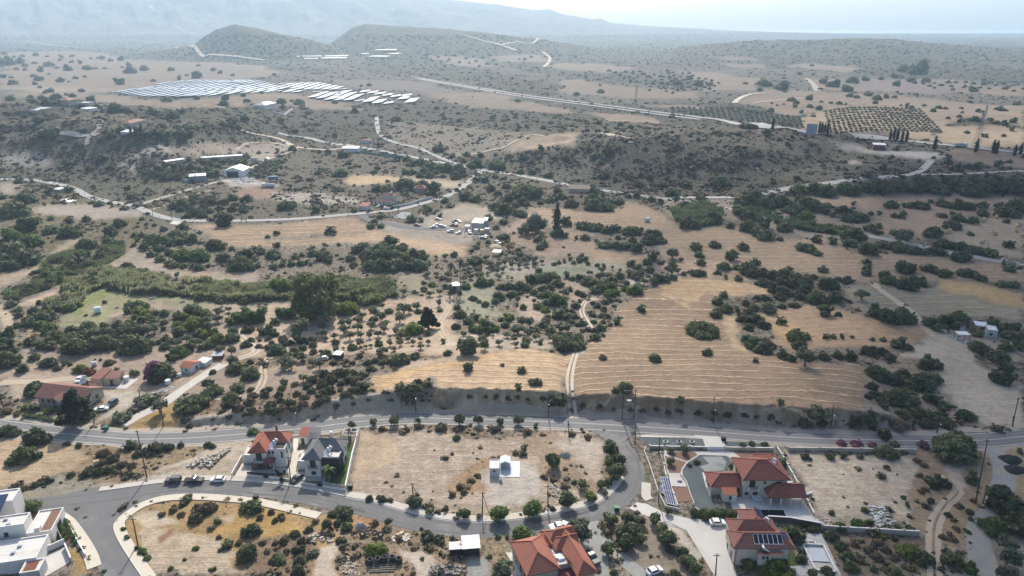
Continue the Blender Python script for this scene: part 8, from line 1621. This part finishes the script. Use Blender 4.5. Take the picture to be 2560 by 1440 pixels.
heap('stone_rubble', 't1', '2200,850 2290,830 2380,860 2370,900 2280,890 2200,900', 60, .3, .9, RK, 'rubble of flat pale stones above the dirt ramp', 'stone rubble', .35, 4, .3); heap('stone_rubble', 't1', '2400,990 2560,1000 2560,1138 2430,1120', 120, .15, .5, RK, 'small pale rubble right of the dirt ramp', 'stone rubble', .6, 5); heap('scrap_heap', 'm5', '1700,900 2000,860 2300,900 2320,1060 1650,1060', 130, .15, .9, mat('mixed_scrap', (.22, .20, .185), .8, .9, 2, 5.), 'heap of scrap and timber in front of the metal roofed shed', 'scrap heap', .5, 6, .3)
heap('scrap_heap', 't3', '1460,640 1620,650 1650,760 1500,800 1480,720', 90, .2, .9, mat('pale_scrap', (.42, .43, .43), .8, .9, 2, 5.), 'scrap and white rubbish on the pale plot', 'scrap heap', .4, 7, .3); heap('stone_rubble', 't2', '1480,480 1560,480 1570,600 1500,560', 60, .2, .7, RK, 'stones tipped at the edge of the vacant lot', 'stone rubble', .6, 8, .2); heap('scrap_heap', 'h6', '1700,500 1960,400 1960,440 1720,530', 60, .2, 1., mat('pale_scrap', (.42, .43, .43)), 'line of rubbish between drive and gravel road', 'scrap heap', .4, 9)
heap('stone_rubble', 't3', '1080,700 1180,740 1200,790 1120,780', 50, .2, .6, RK, 'rubble at the lower corner of the villa plot', 'stone rubble', .5, 10); heap('scrap_heap', 'm3', '850,450 1100,470 1350,600 1200,640 900,560', 90, .2, .8, mat('pale_scrap', (.42, .43, .43)), 'clutter around the shacks', 'scrap heap', .4, 11); heap('scrap_heap', 'm2', '1340,680 1480,640 1750,640 1700,720 1420,740', 90, .5, 2., mat('pale_scrap', (.42, .43, .43)), 'pale rubbish and gravel in front of the barn', 'scrap heap', .4, 12); heap('scrap_heap', 'm1', '1850,900 2250,900 2240,1080 1850,1050', 70, .3, 1.2, mat('pale_scrap', (.42, .43, .43)), 'clutter between the containers of the scrap yard', 'scrap heap', .5, 13)
r_ = random.Random(9)
for i, (x0, y0, x1, y1) in enumerate(((600, 935, 1080, 905), (600, 970, 1070, 940), (590, 1000, 1040, 985), (640, 890, 1090, 870))):
    a = at('m5', x0, y0); b = at('m5', x1, y1); mb = MB(); d = Vector(b) - Vector(a); mb.bar((0, 0, .15), tuple(d + Vector((0, 0, .15))), .28, .25); tag(mb.build('timber_beam', mat('weathered_timber', (.17, .155, .14), .9, .4, 2, 8.), None, tuple(a)), ['second grey beam from the top below the lower tyres', 'third grey beam from the top below the lower tyres', 'lowest of the grey beams below the lower tyres', 'topmost grey beam just below the lower tyres'][i], 'beam', 'grey beams lying below the tyres')
# black gravel mounds, round bales, tanks, bins
def mound(tile, x, y, wpx, hpx, hgt, m, label, seed=1, name='gravel_mound', cat='gravel pile'):
    p = at(tile, x, y); k = float(ppm(p)) * TILES[tile][2]; rx = wpx / 2 / k; p2 = at(tile, x, y - hpx / 2); ry = max(abs(p2[1] - p[1]), .4); n = 24; V = []; F = []
    for i in range(7):
        t = i / 6
        for j in range(n): a = j * 2 * math.pi / n; q = t * (1 + .12 * math.sin(3 * a + seed)); V.append((rx * q * math.cos(a), ry * q * math.sin(a), hgt * (1 - t * t) * (1 + .25 * math.sin(5 * a + seed) * t) - .02))
    for i in range(6):
        for j in range(n): F.append((i * n + j, (i + 1) * n + j, (i + 1) * n + (j + 1) % n, i * n + (j + 1) % n))
    o = link(name, npmesh(name, V, F, m, smooth=True), None, tuple(p)); tag(o, label, cat)
BG = mat('black_gravel', (.035, .036, .042), .95, .5, 2, 9., bump=.1); mound('m7', 615, 370, 200, 92, 1.5, BG, 'upper black gravel pile beside the gravel track'); mound('m7', 655, 462, 205, 85, 1.4, BG, 'lower black gravel pile beside the gravel track', 2)
mound('C', 355, 300, 110, 35, 1., mat('pale_sand', (.52, .42, .30), .95, .2), 'pale sand heap in the clearing beside the rust brown tree', 3, 'sand_heap', 'sand heap'); mound('t7', 1880, 480, 160, 20, 1.2, mat('brown_earth', (.25, .17, .13), .95, .3), 'brown earth heap below the dump truck', 4, 'earth_heap', 'earth heap'); mound('h3', 550, 690, 90, 40, .5, mat('blue_gravel', (.24, .26, .27)), 'small grey gravel heap on the garden path', 5)
mound('t2', 1600, 285, 90, 30, 1.3, mat('grey_earth', (.33, .31, .28), .95, .3), 'grey earth heap right of the round trees', 6, 'earth_heap', 'earth heap'); mound('m5', 430, 200, 220, 120, 1.4, mat('grey_earth', (.33, .31, .28)), 'pale earth heap above the upper tyres', 7, 'earth_heap', 'earth heap')
BM = mat('straw_bale', (.50, .38, .23), .95, .3, 1, 6.)
for i, (x, y) in enumerate(((2002, 803), (2028, 797), (2275, 718), (2362, 695), (2530, 747), (2513, 765), (2507, 793), (2350, 813), (2550, 828), (2262, 875), (2545, 895))):
    p = at('t9', x, y + 6); mb = MB(); a = (i * 53) % 180; mb.tube((-.8, 0, 1.3), (.8, 0, 1.3), 1.35, n=16); tag(mb.build('round_bale', BM, None, tuple(p), R(a)), 'round straw bale, %s' % ['left of the pair by the track', 'right of the pair by the track', 'beside the track above the pair', 'highest one beside the track', 'topmost at the right edge of the field', 'second from the top at the right edge', 'third from the top at the right edge', 'alone in the middle of the field', 'fourth from the top at the right edge', 'lowest in the middle of the field', 'lowest at the right edge of the field'][i], 'straw bale', 'round bales in the right field')
p = at('t1', 690, 350); mb = MB(); mb.tube((-.7, 0, .85), (.7, 0, .85), .9, n=16); tag(mb.build('round_bale', BM, None, tuple(p), R(30)), 'round straw bale at the end of the lower left stubble field', 'straw bale')
def tank(tile, x, y, r, L, label, m=STEELW, up=False):
    p = at(tile, x, y); mb = MB(); mb.tube((0, 0, 0), (0, 0, L), r, n=16) if up else mb.tube((-L / 2, 0, r), (L / 2, 0, r), r, n=16); tag(mb.build('water_tank', m, None, tuple(p), R(25)), label, 'tank')
tank('A', 985, 970, 1.5, 2.6, 'white round tank on the green field'); tank('h6', 1000, 165, .9, 1.6, 'white tank behind the small red roofed house'); tank('h6', 2020, 300, .7, 1.5, 'white tank at the left of the white cottage'); tank('h6', 1885, 385, 1.0, 1.6, 'white drum above the rubbish line', up=True); tank('h6', 1388, 350, .9, 1.8, 'white cube-like tank beside the small house', up=True)
tank('C', 1870, 55, 1.4, 3, 'white tank lying in the harvested field'); tank('t3', 1030, 560, .35, 2., 'pale drum lying on the plot beside the wall')
for t, x, y, s, l in (('A', 1490, 835, 2.6, 'pale trough at the head of the dirt track'), ('A', 1800, 868, 2.2, 'second pale trough beside the dirt track'), ('A', 1150, 925, 1.6, 'small grey crate on the green field')):
    mb = MB(); mb.box(0, 0, 0, s, 1.1, .15); [mb.box(*b) for b in ((0, 0, .15, s, .12, .6), (0, .98, .15, s, 1.1, .6), (0, .12, .15, .12, .98, .6), (s - .12, .12, .15, s, .98, .6))]; tag(mb.build('water_trough', CONC, None, tuple(at(t, x, y)), R(20)), l, 'trough')
def wheelie(tile, x, y, m, label):
    e = empty('rubbish_bin', at(tile, x, y), 0, label, 'bin'); mb = MB(); mb.box(-.65, -.5, .15, .65, .5, 1.15); mb.build('bin_body', m, e, bevel=.05); mb = MB(); mb.box(-.7, -.55, 1.16, .7, .55, 1.25); mb.build('lid', m, e)
    for a in (-.5, .5): k = MB(); k.tube((a - .06, -.4, .08), (a + .06, -.4, .08), .08, n=8); k.build('wheel', RUB, e)
GB = mat('green_plastic', (.02, .14, .08), .5, .1); wheelie('h6', 1140, 940, GB, 'green rubbish container at the entrance of the gravel road'); wheelie('t2', 1968, 672, GB, 'green rubbish container at the pale driveway'); wheelie('h1', 2130, 1230, mat('black_plastic', (.02, .02, .02), .5, .1), 'black bin at the corner of the long white wall'); wheelie('h1', 430, 1425, mat('black_plastic', (.02, .02, .02)), 'black bin with white lid on the island pavement'); wheelie('h3', 1155, 120, mat('black_plastic', (.02, .02, .02)), 'black bin beside the villa entry')
# stop sign
e = empty('stop_sign', at('t2', 1876, 145), 0, 'red stop sign seen from behind at the junction', 'road sign'); mb = MB(); mb.tube((0, 0, 0), (0, 0, 2.6), .04, n=8); mb.build('post', STEELW, e); mb = MB(); pts = [(.4 * math.cos(math.pi / 8 + k * math.pi / 4), .4 * math.sin(math.pi / 8 + k * math.pi / 4)) for k in range(8)]; f = [(x, -.02, 2.3 + z) for x, z in pts]; b_ = [(x, .02, 2.3 + z) for x, z in pts]; mb.face(f); mb.face(b_[::-1]); [mb.face([f[i - 1], b_[i - 1], b_[i], f[i]]) for i in range(8)]; mb.build('sign_plate', mat('sign_red', (.35, .06, .05), .5, .1), e)
# flower tubs in the gravel strip
for i, x in enumerate((356, 543, 722)):
    e = empty('round_planter', at('h3', x, 150), 0, 'white round planter with small bush, %s' % ['leftmost of three on the gravel strip', 'middle of three on the gravel strip', 'nearest the villa entry'][i], 'planter', 'white planters on the gravel strip'); mb = MB(); mb.tube((0, 0, 0), (0, 0, .5), .55, .75, 14); mb.build('pot', WHITE, e); V, F, _ = get_proto('bush', 110, 1); link('plant', npmesh('plant', V * .55, F, LEAF['c']), e, (0, 0, .45))
# palms
def palm(tile, bx, by, h, rad, label, n=16, group='palm trees', m=LEAF['s'], skirt=False):
    p = at(tile, bx, by); e = empty('palm_tree', p, 0, label, 'palm tree', group); mb = MB(); mb.tube((0, 0, -.2), (.1, 0, h), .28, .2, 8); mb.build('trunk', BARKG, e); f = MB(); r = random.Random(int(bx))
    for k in range(n):
        a = k * 2.4; up = r.uniform(-.5, 1.1); pts = [Vector((.1, 0, h))]
        for j in range(1, 6): t = j / 5; pts.append(Vector((.1 + rad * t * math.cos(a), rad * t * math.sin(a), h + rad * (up * t - 1.1 * t * t))))
        sd = Vector((-math.sin(a), math.cos(a), 0))
        for j in range(5): w0 = rad * .17 * (1 - abs(j / 5 - .35)); w1 = rad * .17 * (1 - abs((j + 1) / 5 - .35)) * (0.2 if j == 4 else 1); f.face([pts[j] - sd * w0, pts[j] + sd * w0, pts[j + 1] + sd * w1 - Vector((0, 0, .0)), pts[j + 1] - sd * w1])
    f.build('crown', m, e)
    if skirt: s_ = MB(); s_.tube((0, 0, h * .72), (.1, 0, h), .5, .8, 9); s_.build('dead_frond_skirt', LEAF['b'], e)
palm('B', 2112, 655, 13.5, 2.6, 'tall palm with ragged crown, left of the pair', 18, skirt=True); palm('B', 2205, 650, 15, 2.8, 'tall palm with ragged crown, right of the pair', 18, skirt=True); palm('h1', 1745, 1110, 4.2, 2.3, 'garden palm in front of the black clad wall', 16, m=LEAF['g']); palm('h5', 560, 430, 2.2, 1.6, 'small palm left of the stepped red roofs', 12, m=LEAF['g']); palm('m1', 905, 470, 6, 2.4, 'palm in the garden of the white villa', 14); palm('m1', 1470, 310, 6, 2.4, 'palm beside the hidden brown roofed house', 14)
palm('h2', 560, 470, 2.6, 1.6, 'small palm behind the roof garden of the modern villa', 12, m=LEAF['g'])
# topiary by the orange roofed house
e = empty('topiary_tree', at('h1', 905, 1110), 0, 'cloud-pruned topiary tree in front of the orange roofed house', 'tree'); mb = MB(); mb.tube((0, 0, 0), (-.3, 0, 1.6), .07, n=6); mb.tube((-.3, 0, 1.6), (-1.4, .4, 3.0), .05, n=6); mb.tube((-.3, 0, 1.6), (.9, .3, 3.0), .05, n=6); mb.build('trunk', BARK, e)
for (x, y, z, r0) in ((0, 0, .9, .62), (-.4, .1, 2.6, .62), (-1.0, .3, 3.2, .42), (.9, .3, 3.2, .42), (-1.5, .4, 3.5, .36)): V, F = crown([(0, 0, 0, 1.)], 160, .35, 3, core=.9, zmin=-1); link('foliage_ball', npmesh('foliage_ball', V * r0, F, LEAF['k']), e, (x, y, z))
# bougainvillea beside the drive
p = at('t4', 1150, 870); k = float(ppm(p)) * TS; e = empty('bougainvillea', p, 0, 'big bougainvillea with magenta flowers left of the white cottage', 'shrub'); V, F = crown(dome_lobes(np.random.default_rng(4), 16, .42, 1.15, .25, .6), 2200, .16, 4); link('foliage', npmesh('foliage', V * (95 / k), F, LEAF['c']), e); V, F = crown([(-.55, -.1, .95, .34), (-.3, 0, 1.15, .28), (-.75, -.2, .6, .28), (-.5, -.55, .35, .3), (-.15, -.6, .3, .25), (-.8, -.4, .3, .22)], 900, .15, 6, core=.8); link('flowers', npmesh('flowers', V * (98 / k), F, LEAF['p']), e)
# ================================================================== LABELS FOR PLANTS
MARKS = [('the modern villa', 40, 1330), ('the dark off-road car', 434, 1195), ('the rubble plot', 530, 1140), ('the orange roofed house', 670, 1130), ('the grey roofed house', 820, 1150), ('the dry island plot', 520, 1320), ('the black tyres', 950, 1350), ('the metal roofed shed', 1165, 1360), ('the bright orange roofs', 1380, 1380),
         ('the prefab cabin', 1250, 1170), ('the road junction', 1540, 1110), ('the long pavement curve', 1100, 1290), ('the right end of the road curve', 1590, 1220), ('the young olive plot', 1620, 1340), ('the ground solar array', 1670, 1240), ('the pool villa', 1890, 1190), ('the stepped red roofs', 1900, 1340), ('the drained pool', 2040, 1390), ('the pale empty plot', 2130, 1200), ('the dirt track at the lower right', 2340, 1300), ('the very tall leaning pole', 2450, 1200), ('the black gravel piles', 2530, 1160), ('the lower right gravel track', 2470, 1390),
         ('the long bungalow', 180, 990), ('the small red roofed house', 270, 940), ('the white cottage', 480, 920), ('the magenta bougainvillea', 405, 935), ('the white oleanders', 320, 1040), ('the lower left stubble field', 80, 1130), ('the yellow grass verge', 400, 1050), ('the pale loop track', 650, 930), ('the left thicket', 200, 850), ('the green field tank', 245, 775), ('the curved reed bed', 450, 720), ('the left valley weeds', 150, 650), ('the far left grove', 60, 600), ('the garden grove', 500, 810), ('the very large tree by the reeds', 785, 740), ('the dark grove under the long field', 960, 640), ('the long field', 800, 590), ('the tree belt under the long field', 700, 640),
         ('the centre orchard', 930, 820), ('the blackish tall conifer', 1071, 790), ('the palm pair', 1140, 690), ('the fork of the pale paths', 1140, 860), ('the cut bank', 900, 1020), ('the small stubble field', 1200, 920), ('the short field track', 1430, 960), ('the upper olive orchard', 1280, 640), ('the scrap yard', 1190, 580), ('the narrow cypress', 1392, 540), ('the central thicket', 1350, 720), ('the short curved path', 1465, 780), ('the lower thicket of the big field', 1450, 850), ('the big stubble field', 1750, 900), ('the top of the big stubble field', 1680, 680), ('the upper right thicket', 1900, 700), ('the middle right thicket', 1880, 820), ('the brown field', 2080, 830), ('the bottom thicket of the brown field', 2050, 900), ('the ploughed path', 2250, 760), ('the yellow strip field', 2450, 730), ('the shacks', 2440, 835), ('the pale wash', 2380, 960), ('the dark ravine thicket', 2230, 980),
         ('the white roadside villa', 965, 500), ('the hidden brown roofed house', 1060, 480), ('the road fork', 1200, 430), ('the farm barn', 595, 430), ('the grey corrugated shed', 490, 445), ('the farm track fork', 380, 530), ('the left country road', 200, 500), ('the roadside hut', 145, 475), ('the rocky left slope', 150, 390), ('the slope houses', 320, 330), ('the dump truck', 680, 465), ('the white depot', 880, 375), ('the scrub hill', 1600, 400), ('the low farm building', 1440, 480), ('the fresh green cane', 1750, 530), ('the bale field', 2480, 580), ('the gravel hill road', 2000, 470), ('the ravine slope', 2300, 470), ('the quarry hut', 2190, 370), ('the tilted panel board', 2022, 330), ('the tall lattice pylon', 2440, 330), ('the motorway grove', 1850, 290), ('the curved grove', 2200, 300),
         ('the solar farm', 500, 220), ('the right part of the solar farm', 950, 240), ('the ridge villas', 200, 265), ('the house below the solar farm', 680, 265), ('the far left fields', 100, 170), ('the back fields by the solar farm', 350, 170), ('the far greenhouses', 800, 150), ('the far field strips', 1250, 140), ('the thin lattice pylon', 1590, 240), ('the far right fields', 2100, 220), ('the right hill foot', 2300, 170), ('the upper right fields', 2450, 250), ('the middle motorway', 1300, 240), ('the far round hill', 650, 110), ('the far ridge', 1500, 180)]
_o = 'first second third fourth fifth sixth seventh eighth ninth tenth eleventh twelfth thirteenth fourteenth fifteenth sixteenth seventeenth eighteenth nineteenth'.split()
def ordn(i):
    if i < 19: return _o[i]
    t, u = divmod(i + 1, 10); w_ = ['', '', 'twent', 'thirt', 'fort', 'fift', 'sixt', 'sevent', 'eight', 'ninet'][t]
    return w_ + 'ieth' if u == 0 else w_ + 'y-' + _o[u - 1]
def label_plants():
    B = {}
    for o, t, p, what, kd in PLANTS:
        u, v = t[0], t[1]; j = min(range(len(MARKS)), key=lambda i: (MARKS[i][1] - u) ** 2 + ((MARKS[i][2] - v) * 1.7) ** 2); m = MARKS[j]; dx = u - m[1]; dy = (v - m[2]) * 1.6
        side = ('right of' if dx > 0 else 'left of') if abs(dx) > abs(dy) else ('in front of' if dy > 0 else 'behind'); B.setdefault((what, j, side), []).append((math.hypot(dx, dy), o, kd, t[2]))
    for (what, j, side), L in B.items():
        L.sort(key=lambda q: q[0])
        for i, (d, o, kd, wpx) in enumerate(L):
            s = '%s, %s%s %s' % (what, '' if len(L) == 1 else ('nearest one ' if i == 0 else ordn(i) + ' nearest '), side, MARKS[j][0])
            o['label'] = s; 
            if GROUPS.get(kd) and i >= 0: o['group'] = GROUPS[kd]
label_plants()
FARM.sort(key=lambda q: (q[3], q[1], q[2])); cols = {}
for o, x, y, pi in FARM: cols.setdefault(pi, []).append(o)
nm = ['main left block', 'diagonal back strip', 'back middle block', 'front middle block', 'front right block', 'back right strip', 'right end block', 'small rightmost strip']
for pi, L in cols.items():
    for i, o in enumerate(L):
        o['label'] = '%s solar table from the left in the %s of the solar farm' % (ordn(i), nm[pi])
# ================================================================== CLOUD over the right half (out of frame, above the haze): its shade softens the light there
def cloud_bank():
    cm = bpy.data.materials.new('cloud_vapour'); cm.use_nodes = True; t = cm.node_tree; t.nodes.remove(t.nodes['Principled BSDF'])
    a = N(t, 'ShaderNodeBsdfTransparent'); d = N(t, 'ShaderNodeBsdfTranslucent'); d.inputs[0].default_value = (.9, .92, .95, 1); m = N(t, 'ShaderNodeMixShader'); m.inputs[0].default_value = .12
    t.links.new(a.outputs[0], m.inputs[1]); t.links.new(d.outputs[0], m.inputs[2]); t.links.new(m.outputs[0], t.nodes['Material Output'].inputs[0])
    r = np.random.default_rng(12); I, IF = ICO[2]; Vs = []; Fs = []; off = 0; zc = 1500.; dy = zc / math.tan(R(SUN_EL)); dx = -.05 * dy
    for k in range(95):
        x = r.uniform(0, 1) ** .8 * 1100 + 30; y = r.uniform(20, 560); s = r.uniform(90, 210) * (.45 + .75 * min(1, (x - 20) / 260)); z = zc + r.uniform(-40, 60)
        k_ = dy / zc * z / 1.0; V = I * (1 + .25 * (r.random((len(I), 1)) - .5)) * [s, s * .9, s * .28] + [x - .05 * z / math.tan(R(SUN_EL)), y + z / math.tan(R(SUN_EL)), z]; Vs.append(V); Fs.append(IF + off); off += len(V)
    o = link('cloud', npmesh('cloud', np.concatenate(Vs), np.concatenate(Fs), cm, smooth=True)); tag(o, kind='structure')
cloud_bank()
# ================================================================== AIR
hm = bpy.data.materials.new('haze'); hm.use_nodes = True; ht = hm.node_tree
ht.nodes.remove(ht.nodes['Principled BSDF'])
pv = ht.nodes.new('ShaderNodeVolumePrincipled'); pv.inputs['Color'].default_value = HAZE['col'] + (1,)
pv.inputs['Density'].default_value = HAZE['dens']; pv.inputs['Anisotropy'].default_value = HAZE['aniso']
ht.links.new(pv.outputs[0], ht.nodes['Material Output'].inputs['Volume'])
hb = MB(); hb.box(-12500, -400, -4, 12500, 11500, HAZE['top'])
hz_ = hb.build('haze', hm); tag(hz_, kind='stuff')
